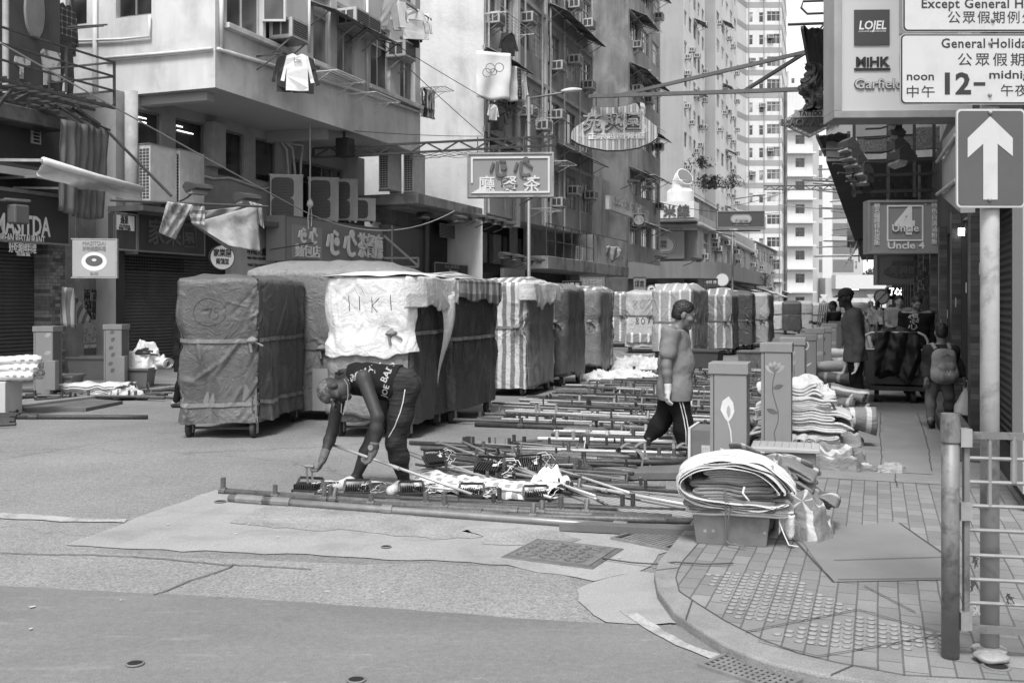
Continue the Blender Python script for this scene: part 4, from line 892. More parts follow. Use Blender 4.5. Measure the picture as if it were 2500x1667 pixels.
# low corner cafe building
sK=79.0;lk=lambda px:lat(px,sK);zk=lambda px,py:CH+(HY-py)/F*(CS*sK+SN*lk(px))
t=bK=building('corner_cafe','low corner restaurant block with white noodle signboard, curved canopy and rooftop tank',0,0)
kw=M('cafe_red',.17,.75,.12,.6);kp=M('cafe_pale',.44,.7,.1,.8)
lR=lk(1703);b=MB();b.wall(-(lk(1560)-lR)-8,0,0,zk(1650,506),[],.1,FLANK(sK,lR));b.build('front_wall',kw,t)
b=MB();b.wall(sK,118,0,8.6,[(82+i*4.2,84.6+i*4.2,4.6,7.4)for i in range(7)],.2,TR(0,lR,0));b.quad((sK,lR,8.6),(118,lR,8.6),(118,lR+12,8.6),(sK,lR+12,8.6));b.build('street_wall',M('cafe_side',.4,.8,.2,.6,streak=.3),t)
for i in range(7):window(t,TR(0,lR,0),82+i*4.2,84.6+i*4.2,4.6,7.4,'std',frame_w,.1)
def onK(name,X0,X1,Y0,Y1,m,d=.2,off=.001):
 b=MB();b.bx(sK-off-d,sK-off,lk(X1),lk(X0),zk(X0,Y1),zk(X0,Y0));return b.build(name,m,t)
onK('signboard',1530,1706,503,541,M('board_bright',.72,.5,.05),2.2)
onK('signboard_base',1530,1706,541.3,547,kp,2.1)
onK('name_band',1530,1704,552,566,kp,.25);onK('poster_panel',1530,1672,568,634,M('cafe_poster',.24,.6,.12,.5),.3)
kt=M('noodle_char',.1,.6)
frK=lambda px,py,d:TR(sK-d,lk(px),zk(px,py))@RZ(R(-90))
for c,px in(('南',1610),('米',1648),('線',1681)):txt(c,.98,kt,t,frK(px,523,2.25),ext=.04,bold=.03)
txt('café de coral',.62,M('band_letter',.2,.6),t,frK(1630,559,.27),width=2.5)
def capsule(par,m,w,h,r2,mt,mt2,d=.03):
 for k,mm in((1.0,mt),(.9,mt2),(.8,mt))if r2 else((1.,mt),):
  pts=[];r=h/2*k;hw=w/2-h/2
  for a in range(25):
   an=-math.pi/2+math.pi*a/24;pts.append((hw+r*math.cos(an),r*math.sin(an)))
  for a in range(25):
   an=math.pi/2+math.pi*a/24;pts.append((-hw+r*math.cos(an),r*math.sin(an)))
  b=MB();b.prism([m@Vector((x,-d*(1.2-k)*3,z))for x,z in pts],m.to_3x3()@Vector((0,-d,0)));b.build('logo',mm,par)
logo_l,logo_d=M('logo_light',.45,.5),M('logo_dark',.11,.5)
m=frK(1598,600,.32);capsule(t,m,3.5,1.3,1,logo_l,logo_d);txt('大家樂',.72,logo_d,t,m@TR(0,-.17,.03),width=2.2,bold=.02)
# curved canopy
pts=[(sK-2.6,lk(1546)+2)];
zc0,zc1=3.45,4.75
for a in range(13):an=math.pi*.5*a/12;pts.append((sK-2.6+3.5*(1-math.cos(an)),lR-1.2+3.5*(1-math.sin(an))-.6))
pts+=[(118,lR-1.8),(118,lR),(sK,lR),(sK,lk(1546)+2)]
b=MB();b.prism([(x,y,zc0)for x,y in pts],(0,0,zc1-zc0));b.build('curved_canopy',M('canopy_render',.22,.8,.12,.6,streak=.25),t)
onK('shop_front',1560,1703,690,735,M('shop_deep',.06,.6,.3,1),.1,.02);onK('shop_fascia',1608,1672,676,692,M('fascia_warm',.2,.6,.2,2),.6)
m=frK(1655,700,1.0);capsule(t,m,1.2,.55,1,logo_l,logo_d);txt('大家樂',.3,logo_d,t,m@TR(0,-.17,0),width=.8)
b=MB();b.tube([(sK-.4,lk(1540),zk(1620,549.5)),(sK-.4,lR-.25,zk(1700,549.5)),(118,lR-.25,7.2)],.22,10);b.build('duct_pipe',M('duct_steel',.3,.45,.15,2,metal=.3),t,smooth=True)
# rooftop tank with tilted horn
t=thing('cooling_tower','white round rooftop tank with a tilted round vent horn','cooling tower',TR(*P(1661,499,83)))
b=MB();b.lathe([(1.12,0),(1.12,1.0),(1.0,1.2),(.85,1.28),(.78,1.3),(.78,1.55)],28);b.build('tank',wht,t)
b=MB();b.tube([(0,0,1.5),(0,0,1.75),(.12,-.22,2.05),(.3,-.55,2.25)],[.68,.7,.74,.78],24);b.build('horn',wht,t)
b=MB();b.cyl((.302,-.552,2.251),.7,.02,24,(.43,-.79,.48));b.build('horn_mesh',M('mesh_grey',.16,.7,.2,9),t)
b=MB();
for z in(1.85,):b.tube([(1.2*math.cos(a*math.pi/12),1.2*math.sin(a*math.pi/12),z)for a in range(25)],.03,6)
for a in range(8):b.bar((1.2*math.cos(a*.785),1.2*math.sin(a*.785),1.0),(1.2*math.cos(a*.785),1.2*math.sin(a*.785),1.85),.03)
b.build('railing',gal,t)
# roof plants
leafm=M('leaves',.09,.7,.4,3)
def plant(m,label,w,h,n,seed,cat='plant',name='roof_plant'):
 random.seed(seed);t=thing(name,label,cat,m);b=MB()
 for i in range(n):
  a,r,z=rnd(0,6.28),abs(random.gauss(0,.45))*w,rnd(.1,1)*h*(1-.25*random.random());p=Vector((r*math.cos(a),r*math.sin(a)*.6,z));s=rnd(.06,.16)*w
  q=Euler((rnd(-1,1),rnd(-1,1),rnd(0,6))).to_matrix();b.quad(*[p+q@Vector(c)for c in((-s,0,0),(0,-s*.45,0),(s,0,0),(0,s*.45,0))])
 b.build('foliage',leafm,t);b=MB()
 for i in range(7):a=rnd(0,6.28);b.tube([(0,0,0),(rnd(.1,.4)*w*math.cos(a),rnd(.1,.4)*w*math.sin(a)*.6,h*rnd(.4,.9))],[.03,.01],5)
 b.build('stem',M('bark',.12,.9),t)
for px,py,Y,w,h,n,lb in((1735,462,88,1.9,1.3,500,'bushy planting on the roof right of the white tank'),(1712,412,90,1.6,1.2,160,'thin leafy branches trailing above the roof planting'),(1790,462,92,1.3,1.5,260,'leafy roof plant behind the street lamp'),(1810,560,97,.9,1.2,160,'small leafy plant beside the laundry sign'),(1868,700,105,1.0,1.6,220,'leafy plant on the crowded low row')):plant(TR(*P(px,py,Y)),lb,w,h,n,px)
t=building('roof_shack','fenced rooftop shack on the low corner block',0,0,'shack');b=MB();b.bx(84,100,14.6,17,8.61,10.6);b.build('wall',M('shack_sheet',.3,.8,.3,.5,streak=.5),t);b=MB();b.prism([(83.6,14.2,10.61),(100.5,14.2,10.61),(100.5,15.8,11.6),(83.6,15.8,11.6)],(0,0,.06));b.build('roof',M('shack_roof',.22,.8,.3,1),t)
# low crowded row on the left beyond the cafe
t=building('low_row','low crowded row of old shop houses with many air conditioners',0,0)
h,mm=tower_front(t,118.01,150,0,8.4,LO-.4,M('row_grey',.32,.85,.3,.5,streak=.4),9,2.8,.9,2.3,'std',.6,seed=15,name='wall')
b=MB();b.quad((118.01,13.1,0),(118.01,13.1,8.4),(118.01,20,8.4),(118.01,20,0));b.prism([(118,12.6,8.41),(150,12.6,8.41),(150,16,9.6),(118,16,9.6)],(0,0,.1));b.build('roof',M('roof_pale',.5,.8,.1,1),t)
random.seed(51);mR=SM@TR(0,LO-.42,0)
for i in range(16):ac(SM@TR(rnd(80,117),lR-.03,rnd(4.2,7.6)),'boxy air conditioner on the street side of the corner block','air conditioners on the corner block',1.1)
for i in range(20):ac(mR@TR(rnd(119,149),0,rnd(2.5,7.6)),'boxy air conditioner on the low crowded row','air conditioners on the low crowded row',1.1)
for i in range(8):
 awning(SM@TR(84+i*8,lR-.05 if 84+i*8<115 else 13.0,rnd(2.7,3.4)),'sheet awning over a shop front on the far left pavement',5.5,2.0,.6,'awnings over the far left shops',M('awning_pale',.34,.8,.3,2))
# tall towers behind
pale_t=M('tower_pale',.58,.85,.06,.3,streak=.12);grey_t=M('tower_grey',.29,.85,.08,.3,streak=.15)
def tower(label,s0,s1,l0,z1,mflank,mfront,nbf,nbk,lf,fh,seed,kindf='std'):
 t=building('residential_tower',label,0,0)
 h2,m2=tower_front(t,s0,lf,1.0,z1,l0,mflank,nbk,fh,1.0,2.3,'std',.22,seed=seed+1,name='flank_wall',side='flank',gl=None)if nbk else(None,None)
 if not nbk:b=MB();b.wall(-lf,0,0,z1,[],.1,FLANK(s0,l0));b.build('flank_wall',mflank,t)
 h,mm=tower_front(t,s0,s1,1.0,z1,l0,mfront,nbf,fh,.9,2.3,kindf,.55,seed=seed,name='front_wall');return t,h,mm
tD,hD,mD=tower('grey flanked tall tower directly behind the rooftop tank',90.8,103,16.6,58,grey_t,pale_t,5,1,7,2.8,60)
tE,hE,mE=tower('second grey flanked tall tower between the tank tower and the striped tower',104.9,122,15.8,62,grey_t,pale_t,5,1,8,2.9,62)
for hh,l0,lb,g_ in((hD,16.6,'air conditioner on the street side of the tank tower','air conditioners on the tank tower'),(hE,15.8,'air conditioner on the street side of the second tower','air conditioners on the second tower')):
 for q in hh:
  if random.random()<.5:put_ac(q,SM@TR(0,l0,0),lb,g_,rnd(-.4,.4),rnd(-.4,1.2))
for k in range(10):awning(SM@TR(rnd(92,100)if k%2 else rnd(106,118),16.55 if k%2 else 15.75,5+k*3.2+rnd(0,2)),'small sheet awning on a pale tower front',2.2,1.0,.5,'awnings on the pale towers')
# banded tower
t=building('residential_tower','pale tower with dark horizontal bands at every floor',0,0)
YF=135.0;p0,p1,p2=SL(P(1770,700,128)),SL(P(1822,700,YF)),SL(P(1908,700,YF))
band_m=M('tower_band',.3,.85,.08,.5);FH=3.06
def seg(a,c,name,wins,seed,zt=66):
 d=(c-a);L=math.hypot(d.x,d.y);an=math.atan2(d.y,d.x);m=TR(a.x,a.y,0)@RZ(an);holes=[];random.seed(seed)
 for k in range(int(zt/FH)):
  for x,w,z0,z1 in wins:holes.append((L*x,L*x+w,2+k*FH+z0,2+k*FH+z1))
 b=MB();b.wall(0,L,0,zt,holes,.12,m);b.build(name,pale_t,t)
 b=MB()
 for k in range(int(zt/FH)):z=2+k*FH;b.bx(.01,L-.01,-.03,-.002,z-.3,z+.42,m)
 b.build('floor_band',band_m,t)
 for h in holes:window(t,m,*h,'std',frame_w,.05)
 hm=MB().bx(-1.1,1.1,-.35,-.002,0,.08).mesh('hood',M('hood_grey',.4,.8))
 for h in holes:
  if h[1]-h[0]>1:inst(hm,'window_hood',t,m@TR((h[0]+h[1])/2,0,h[3]+.02));return m,holes,L
mF1,hF1,LF1=seg(p1,p2,'front_wall',[(.08,.5,.75,2.1),(.36,.6,.75,2.1),(.58,1.9,.9,2.25)],71)
mF2,hF2,LF2=seg(p0,p1,'chamfer_wall',[(.1,1.1,.9,2.2)],72)
p3=Vector((p2.x+14,p2.y,0));p2b=SL(P(1920,700,150));mF3,hF3,LF3=seg(p2,p2b,'side_wall',[(.1,1.6,.9,2.2),(.6,1.6,.9,2.2)],73)
b=MB();b.quad((p2b.x,p2b.y,0),(p2b.x,p2b.y,66),(p0.x+15,p0.y+8,66),(p0.x+15,p0.y+8,0));b.build('rear_wall',pale_t,t)
for h in hF1[::5]+hF2[::3]:ac(SM@mF1@TR(h[0]+.4,-.02,h[2]+.7)if h in hF1 else SM@mF2@TR(h[0]+.4,-.02,h[2]+.7),'air conditioner on the dark banded tower','air conditioners on the banded tower',1.2)
b=MB()
for x in(.3,LF1*.5,LF1-.3):b.tube([tuple(mF1@Vector((x,-.12,0))),tuple(mF1@Vector((x,-.12,66)))],.06,6)
b.build('drain_pipe',gal,t)
# white modern mid-rise, far striped building and low white station
def blockpx(label,X0,X1,Y,ztop,m,nb,fh,ww,X2=None,Yb=None,hd=(1.0,2.3),kind='std',name='office_building',z0=0,gl=None,seed=1,rot=0):
 t=thing(name,label,'building',TR((X0-CX)/F*Y,Y,0)@RZ(rot));w=(X1-X0)/F*Y;holes=[];random.seed(seed)
 for k in range(int((ztop-z0)/fh)):
  for i in range(nb):holes.append((w/nb*(i+.5-ww/2),w/nb*(i+.5+ww/2),z0+k*fh+hd[0],z0+k*fh+hd[1]))
 b=MB();b.wall(0,w,0,ztop,holes,.15)
 d=14;x2=w if X2 is None else(X2-CX)/F*(Y+d)-(X0-CX)/F*Y
 b.quad((w,0,0),(x2,d,0),(x2,d,ztop),(w,0,ztop));b.quad((0,0,ztop),(w,0,ztop),(x2,d,ztop),(0,d,ztop));b.quad((0,0,0),(0,0,ztop),(0,d,ztop),(0,d,0));b.build('wall',m,t)
 for h in holes:window(t,Matrix(),*h,kind,frame_d,.08,gl)
 return t,w,holes
white_t=M('modern_white',.58,.8,.05,.3,streak=.1)
t,w,hh=blockpx('white mid rise with projecting sunshades beside the banded tower',1922,1984,140,32,white_t,1,3.25,.36,1999,154,kind='std',gl=0)
for k in range(1,9):b=MB();b.bx(-.2,w+.25,-.9,-.002,3.25*k-.4,3.25*k-.15);b.build('sunshade',M('sunshade',.6,.8,.05),t)
b=MB()
for k in range(0,9):b.bx(0,8,-.02,.1,3.25*k+1.05,3.25*k+2.3,TR(w,.3,0)@RZ(math.atan2(14,(1999-CX)/F*154-(1984-CX)/F*140)))
b.build('side_window',glass[1],t)
t,w,hh=blockpx('far office block with dark bands and a pale vertical strip',1998,2108,175,24,M('far_grey',.42,.8,.06,.3),3,3.2,.14,kind='plain',gl=2)
for k in range(1,8):
 for q in((0,w*.08),(w*.32,w*.78)):b=MB();b.bx(q[0],q[1],-.03,-.002,3.2*k+.4,3.2*k+2.6);b.build('dark_band',M('far_band',.16,.7,.1),t)
b=MB();b.bx(w*.09,w*.3,-.06,-.002,0,24);b.build('pale_strip',M('far_strip',.6,.8,.05),t)
t,w,hh=blockpx('far white tower rising behind the mid rise',1985,2055,215,47,M('far_white',.62,.8,.05,.3),2,3.2,.3,kind='plain',gl=1)
t,w,hh=blockpx('distant white slab block under the open sky',1925,1990,260,62,M('far_white',.72),3,3.2,.35,kind='plain',gl=1)
t=thing('station_building','low white building with a bright canopy closing the street','building',TR((2015-CX)/F*150,150,0));w=330/F*150
b=MB();b.bx(0,w,0,10,0,5.2);b.build('wall',M('station_wall',.45,.8,.06,.5),t)
b=MB();b.bx(.9,w,-2.0,-.001,3.55,5.6);b.build('canopy',M('station_canopy',.55,.7,.04),t)
b=MB();b.bx(2.6,6.2,-.1,-.001,.9,3.3);b.build('shutter',M('station_shutter',.3,.6,.1,2),t)
b=MB();b.bx(3.3,4.6,-1.2,-1.05,3.4,3.5);b.bx(9,10.2,-1.2,-1.05,3.4,3.5);b.build('tube_light',tube_m,t)
b=MB();b.bx(6.4,10,-.12,-.001,2.4,3.2);b.build('notice_board',M('notice_grey',.34,.6),t)
t=thing('hoarding','pale patterned site hoarding across the far end of the street','fence',TR((2000-CX)/F*130,130,0));b=MB();b.bx(0,13,0,.1,0,2.1);b.build('panel',M('hoarding',.5,.7,.08,1),t)
b=MB()
for i in range(12):b.bx(i*1.1,i*1.1+.04,-.03,-.001,0,2.1)
b.build('post',M('hoarding_post',.36,.7),t)
t=thing('tree','small round street tree beyond the scaffold netting','tree',TR((2135-CX)/F*165,165,0));b=MB();b.tube([(0,0,0),(.2,0,2.5),(.1,0,5)],[.2,.15,.05],8);b.build('trunk',M('bark',.12),t)
b=MB();random.seed(9)
for i in range(900):
 v=Vector((random.gauss(0,1),random.gauss(0,1),random.gauss(0,1))).normalized()*rnd(.5,1);p=Vector((v.x*1.9,v.y*1.9,5.6+v.z*1.7));s=rnd(.15,.3);q=Euler((rnd(0,3),rnd(0,3),rnd(0,6))).to_matrix();b.quad(*[p+q@Vector(c)for c in((-s,0,0),(0,-s*.6,0),(s,0,0),(0,s*.6,0))])
b.build('crown',leafm,t)
# ---------------------------------------------------------------- right side: shop fronts, overhanging upper floors, awnings
LR,LU=-1.1,1.0
t=building('right_shop_row','long dark row of shuttered shops with overhanging upper floors along the right pavement',0,0)
mO=OPP(0,LR)
def rwall(b,a,c,z0,z1,holes=(),d=.15,l=LR):b.wall(-c,-a,z0,z1,[(-h[1],-h[0],h[2],h[3])for h in holes],d,OPP(0,l))
holes=[];s=9.6
while s<72:holes.append((s,s+2.5,.2,2.75));s+=2.95
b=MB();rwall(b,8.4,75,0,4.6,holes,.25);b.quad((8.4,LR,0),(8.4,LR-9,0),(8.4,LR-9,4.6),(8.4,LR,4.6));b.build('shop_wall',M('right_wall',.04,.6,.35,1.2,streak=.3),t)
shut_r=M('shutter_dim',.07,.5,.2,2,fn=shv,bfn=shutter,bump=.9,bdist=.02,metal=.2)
for i,h in enumerate(holes):
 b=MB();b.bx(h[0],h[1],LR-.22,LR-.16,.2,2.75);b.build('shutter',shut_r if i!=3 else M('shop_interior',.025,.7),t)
b=MB()
for i,h in enumerate(holes):b.bx(h[1]+.04,h[1]+.4,LR+.002,LR+.12,.06,2.9)
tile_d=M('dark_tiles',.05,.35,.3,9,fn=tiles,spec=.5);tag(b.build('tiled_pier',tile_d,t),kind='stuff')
b=MB();b.bx(10.9,72,LR+.121,LR+.38,.05,.26);b.build('plinth',M('plinth_stone',.13,.5,.3,2),t,bevel=.01)
b=MB();b.bx(25,75,LR+.02,LR+.75,3.3,3.55);b.build('shop_canopy',M('canopy_dark',.05,.8,.3,1),t)
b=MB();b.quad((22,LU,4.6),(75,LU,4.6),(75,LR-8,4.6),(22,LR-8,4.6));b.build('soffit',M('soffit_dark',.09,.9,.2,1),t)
h2=[]
for k in range(6):
 for i in range(12):h2.append((23+i*4.3,25.4+i*4.3,5.7+k*3.1,7.3+k*3.1))
b=MB();rwall(b,22,75,4.6,24,h2,.15,LU);b.quad((22,LU,4.6),(22,LU,24),(22,LR-8,24),(22,LR-8,4.6));rwall(b,8.4,22,4.6,24,[],.15,LR);b.quad((8.4,LR,4.6),(8.4,LR,24),(8.4,LR-9,24),(8.4,LR-9,4.6));b.build('upper_wall',M('right_upper',.42,.85,.2,.8,streak=.4,patch=.2),t)
for h in h2:window(t,OPP(0,LU),-h[1],-h[0],h[2],h[3],'std',frame_d,.07)
# wall of the far end of the right row
t=building('right_far_block','pale grey block continuing the right side beyond the shop signs',0,0);b=MB();rwall(b,78,118,0,14,[(80+i*4,82+i*4,5+k*3,6.5+k*3)for i in range(9)for k in range(3)],.2,-1.0);b.quad((78,-1,0),(78,-10,0),(78,-10,14),(78,-1,14));b.build('wall',M('right_far',.36,.85,.15,.6),t)
for i in range(9):
 for k in range(3):window(t,OPP(0,-1.0),-(82+i*4),-(80+i*4),5+k*3,6.5+k*3,'std',frame_d,.08)
# black sheet awnings sticking out from the upper floors
blk_s=M('black_sheet',.02,.7,.4,3,bfn=corr,bump=.8,bdist=.02)
def raw(pts,label,m=None,name='sheet_awning'):
 t=thing(name,label,'awning',SM);q=[SL(P(x,y,Y))for x,y,Y in pts];b=MB()
 def fn(u,v):return q[0].lerp(q[1],u).lerp(q[3].lerp(q[2],u),v)+Vector((0,0,.06*nz(u*5,v*5,pts[0][0])))
 b.grid(fn,14,12);b.build('sheet',m or blk_s,t,solid=.02)
 b=MB();b.bar(q[0],q[3],.06);b.bar(q[1],q[2],.06);b.bar(q[3],q[2],.06);b.bar(q[0].lerp(q[3],.5),q[1].lerp(q[2],.5),.05);b.build('frame',dkm,t);return t
raw([(2012,72,20),(1958,68,20),(1982,205,27),(2030,232,27)],'upper black sheet awning tilting over the pavement above the tattoo sign')
raw([(2072,325,19),(1995,332,20),(2015,380,25),(2070,372,25)],'lower black sheet awning tilting over the pavement below the tattoo sign')
t=thing('torn_netting','black torn netting bundle dangling from the upper awning','netting',TR(*P(1985,215,20.5)))
b=MB();b.grid(lambda u,v:((.13+.1*v)*math.cos(u*6.283)*(1+1.1*nz(math.cos(u*6.283)*3,math.sin(u*6.283)*3+v*5,1))+.06*math.sin(v*9),.12*math.sin(u*6.283)*(1+.8*nz(math.cos(u*6.283)*4,v*6,3)),.5-.95*v+.09*nz(math.cos(u*6.283)*5,math.sin(u*6.283)*5,v*3)*v),26,24,True);b.build('net',M('black_net',.02,.6,.4,6,bump=.8,bsc=20),t)
rig=M('rig_black',.03,.6)
t=thing('awning_frame','bent rod frame sticking out at the top beside the big light box','frame',TR(*P(1985,20,20)))
b=MB();b.tube([(.4,0,.15),(-.2,0,.13),(-.24,0,.0),(-.12,0,-.12),(.4,0,-.1)],.025);b.tube([(.4,.2,-.25),(-.45,.2,-.28)],.03);b.tube([(.4,.2,-.12),(.1,.2,-.5)],.02);b.build('rods',dkm,t)
# black iron lamp gallery beneath the light box
t=thing('lamp_gallery','dark iron gallery frame under the big light box','gallery',SM);b=MB()
def gp(x,y,Y):return SL(P(x,y,Y))
for X in(2085,2168,2232,2280):b.bar(gp(X,290,15),gp(X,482,15),.045)
for Yp in(300,395,430,470):b.bar(gp(2080,Yp,15),gp(2285,Yp-6,15),.045)
for X in(2090,2130,2170,2210,2250):b.bar(gp(X,455,15.2),gp(X,480,15.2),.03)
for i in range(7):b.bar(gp(2095+i*26,440,15.1),gp(2110+i*26,480,15.1),.02)
b.build('iron_frame',rig,t)
b=MB();a_,c_=gp(2092,372,16),gp(2290,320,16);b.bx(a_.x,a_.x+.1,c_.y,a_.y,a_.z,c_.z);b.build('mesh_panel',M('mesh_panel',.1,.7,.5,30,speck=.6,spsc=45),t)
b=MB();a_,c_=gp(2088,330,15.8),gp(2230,300,15.8);b.bx(a_.x+.2,a_.x+.3,c_.y,a_.y,a_.z,c_.z);b.build('grey_board',M('grey_board',.26,.7),t)
for i,(px,py,Y,sc)in enumerate(((2178,310,13.6,1.2),(2180,335,13.7,1.3),(2185,370,13.6,1.4),(2192,395,13.5,1.6),(2065,365,15,1.3),(2072,385,15,1.3),(2082,402,15,1.3),(2092,425,15,1.4),(2100,445,15,1.2))):
 flood(TR(*P(px,py,Y))@RZ(R(70+i*7))@Matrix.Rotation(R(25),4,'X')@Matrix.Diagonal((.8,.4,.8,1)),['topmost lamp in the centre stack under the big light box','second lamp in the centre stack under the big light box','third lamp in the centre stack under the big light box','large open lamp lowest in the centre stack under the big light box','topmost lamp in the left stack under the big light box','second lamp in the left stack under the big light box','third lamp in the left stack under the big light box','fourth lamp in the left stack under the big light box','lowest lamp in the left stack above the yellow sign'][i],None,sc*.8)
t=thing('pale_soffit_panel','pale slanting service panel with pipe brackets left of the arrow sign','panel',SM);q=[gp(2300,345,12.5),gp(2345,290,9),gp(2345,520,9),gp(2300,480,12.5)];b=MB();b.prism(q,(0,-.12,0));b.build('panel',M('panel_dull',.3,.7,.2,1.5,streak=.3),t)
b=MB()
for k in range(2):
 b.tube([gp(2288,405+k*80-10,12.4),gp(2335,330+k*110,9.4)],.022)
 for i in range(4):u=.15+.22*i;A=gp(2288,405+k*80-10,12.4).lerp(gp(2335,330+k*110,9.4),u);b.tube([A,A+Vector((0,-.25,0))],.018,6)
b.build('pipe_bracket',M('old_pipe',.4),t)
# bamboo scaffold with netting further on
t=thing('scaffold','bamboo scaffold with pale netting at the far end of the right pavement','scaffold',SM);q=[gp(2070,512,48),gp(2125,500,48),gp(2125,610,48),gp(2070,600,48)];bam=M('bamboo',.5,.7,.2,5)
b=MB();random.seed(4)
for i in range(13):y=420+i*17;b.tube([gp(1985+rnd(0,50),y+rnd(-8,8),47+rnd(-2,2)),gp(2130,y+rnd(-10,10),48)],.035,6)
for X in(2075,2095,2115):b.tube([gp(X,440,48),gp(X+2,640,48)],.035,6)
for i in range(5):b.tube([gp(2060+i*6,650-i*8,47),gp(2120,560-i*12,47.5)],.03,6)
b.build('bamboo_poles',bam,t);b=MB();b.grid(lambda u,v:q[0].lerp(q[1],u).lerp(q[3].lerp(q[2],u),v)+Vector((.3*math.sin(v*6+u*3),.2*math.sin(u*9),-.1*math.sin(v*9))),16,16);b.build('netting',M('pale_net',.42,.8,.2,4),t,smooth=True)
# bright doorway lamp and white door edge at the frame side
t=thing('shop_lamp','small bright lit lamp hanging inside the right arcade','lamp',TR(*P(2347,566,13.5)))
b=MB();b.bx(-.03,.03,-.03,.03,-.05,.05);b.build('bulb',M('bulb_lit',.9,.5,0,emit=6),t);b=MB();b.lathe([(.09,-.02),(.05,.1),(.02,.2)],12,TR(.1,0,0));b.build('shade',rig,t)
t=thing('door_panel','smooth pale door panel at the right edge of the frame','panel',SM);q=gp(2465,1070,8.05);b=MB();b.bx(q.x-.6,q.x+.02,q.y-1.2,q.y-.02,.2,3.0);b.build('panel',M('pale_door',.4,.5,.05,1),t,bevel=.01);b=MB();b.cyl((q.x-.61,q.y-.18,1.0),.03,-.06,12,(1,0,0));b.build('knob',blk,t)
t=thing('step','dark stone threshold step along the shuttered shops','step',SM);b=MB();b.prism([(s_,l_,.061)for s_,l_ in((10.8,-.72),(16,-.72),(16,LR+.1),(10.8,LR+.1))],(0,0,.16));b.build('slab',M('step_dark',.09,.6,.3,2),t,bevel=.012)
# goods and charms hanging on the right beyond the yellow sign
random.seed(61)
for i in range(7):
 px=2268+rnd(-6,45);Y=rnd(20,26);t=thing('hanging_goods','bunch of small glittering goods hanging in the right arcade','goods',TR(*P(px,625+rnd(0,25),Y)),'goods hanging in the right arcade')
 b=MB()
 for k in range(36):p=Vector((random.gauss(0,.08),random.gauss(0,.08),-rnd(0,.9)));s_=rnd(.02,.06);b.bx(p.x-s_,p.x+s_,p.y-s_*.6,p.y+s_*.6,p.z-s_,p.z+s_,None)
 b.build('cluster',M('goods_%d'%(i%3),(.1,.35,.2)[i%3],.4,.6,20),t)
for i in range(5):
 a=gp(2330+i*16,690+i*6,16-i*1.5)
 t=thing('sticker','small pale sticker on a shop pier in a column of stickers','sticker',SM@TR(a.x,LR+.125,1.3+.17*(i%5)),'stickers on the right piers');b=MB();b.bx(-.06,.06,0,.004,-.06,.06);b.build('paper',M('sticker_pale',.4,.7,.3,30),t)
# ---------------------------------------------------------------- signs hung over the right pavement
def lightbox(name,label,X0,X1,Yt,Yb,Yd,rot,mface,mframe,d=.3,fr=.06):
 """returns thing and face matrix (origin at the centre of the face)"""
 c=P((X0+X1)/2,(Yt+Yb)/2,Yd);w=(X1-X0)/F*Yd/math.cos(rot);h=(Yb-Yt)/F*Yd
 t=thing(name,label,'sign',TR(*c)@RZ(rot));b=MB();b.bx(-w/2+fr,w/2-fr,0,d,-h/2+fr,h/2-fr);b.build('face',mface,t)
 b=MB();y0,y1=-.03,d+.01
 b.bx(-w/2,w/2,y0,y1,h/2-fr+.001,h/2);b.bx(-w/2,w/2,y0,y1,-h/2,-h/2+fr-.001);b.bx(-w/2,-w/2+fr-.001,y0,y1,-h/2+fr,h/2-fr);b.bx(w/2-fr+.001,w/2,y0,y1,-h/2+fr,h/2-fr);b.build('frame',mframe,t,bevel=.005)
 return t,w,h
def at(px,py,X0,X1,Yt,Yb,Yd):return TR((px-(X0+X1)/2)/F*Yd,-.012,-(py-(Yt+Yb)/2)/F*Yd)
sq=(2038,2520,-180,288,12.2)
t,w,h=lightbox('brand_light_box','big pale light box listing luggage and fashion brands behind the traffic plates',*sq,R(-2),M('lightbox_white',.56,.5,.05,.5),M('box_frame',.36,.5,.15,2,streak=.2),.45,.09)
A=lambda px,py:at(px,py,*sq)
b=MB();m=A(2129,67);k=43/F*12.2;b.bx(-k,k,-.006,-.002,-k,k,m);b.build('logo_square',M('logo_slate',.07,.5,.05),t)
txt('LOJEL',.15,lt,t,A(2130,63)@TR(0,-.006,0),width=66/F*12.2,bold=.02,shear=.15);txt('LUGGAGE & TRAVELWARE',.025,lt,t,A(2130,77)@TR(0,-.006,0),width=66/F*12.2)
txt('MiHK',.16,ink,t,A(2130,152),width=82/F*12.2,bold=.035);b=MB();b.bx(-.22,.22,-.004,0,-.014,.014,A(2130,169));b.build('logo_bar',ink,t)
gl_=M('logo_outline',.12,.5);txt('Garfield',.17,gl_,t,A(2145,206),width=118/F*12.2,bold=.035);txt('Garfield',.17,M('logo_fill',.5,.5),t,A(2145,206)@TR(0,-.008,0),width=114/F*12.2,bold=.005)
b=MB();b.bx(-.1,.6,-.004,-.002,-.32,.42,A(2215,20));b.build('picture_panel',M('logo_grey',.32,.5),t);b=MB();b.bx(-.02,.2,-.004,-.002,-.1,.1,A(2200,152));b.build('logo_bar',ink,t)
sq=(2120,2304,489,620,19.2)
t,w,h=lightbox('noodle_light_box','grey box sign with a large numeral four in a square',*sq,R(-3),M('box_mid',.26,.5,.06,.6),M('box_frame2',.3,.45,.1,3,metal=.3),.3,.05);A=lambda px,py:at(px,py,*sq);lg=M('sign_pale',.75,.5,.04)
b=MB();k,e=.345,.028;
for q in((-k,k,k-e,k),(-k,k,-k,-k+e),(-k,-k+e,-k+e,k-e),(k-e,k,-k+e,k-e)):b.bx(q[0],q[1],-.006,-.001,q[2],q[3],A(2209,545))
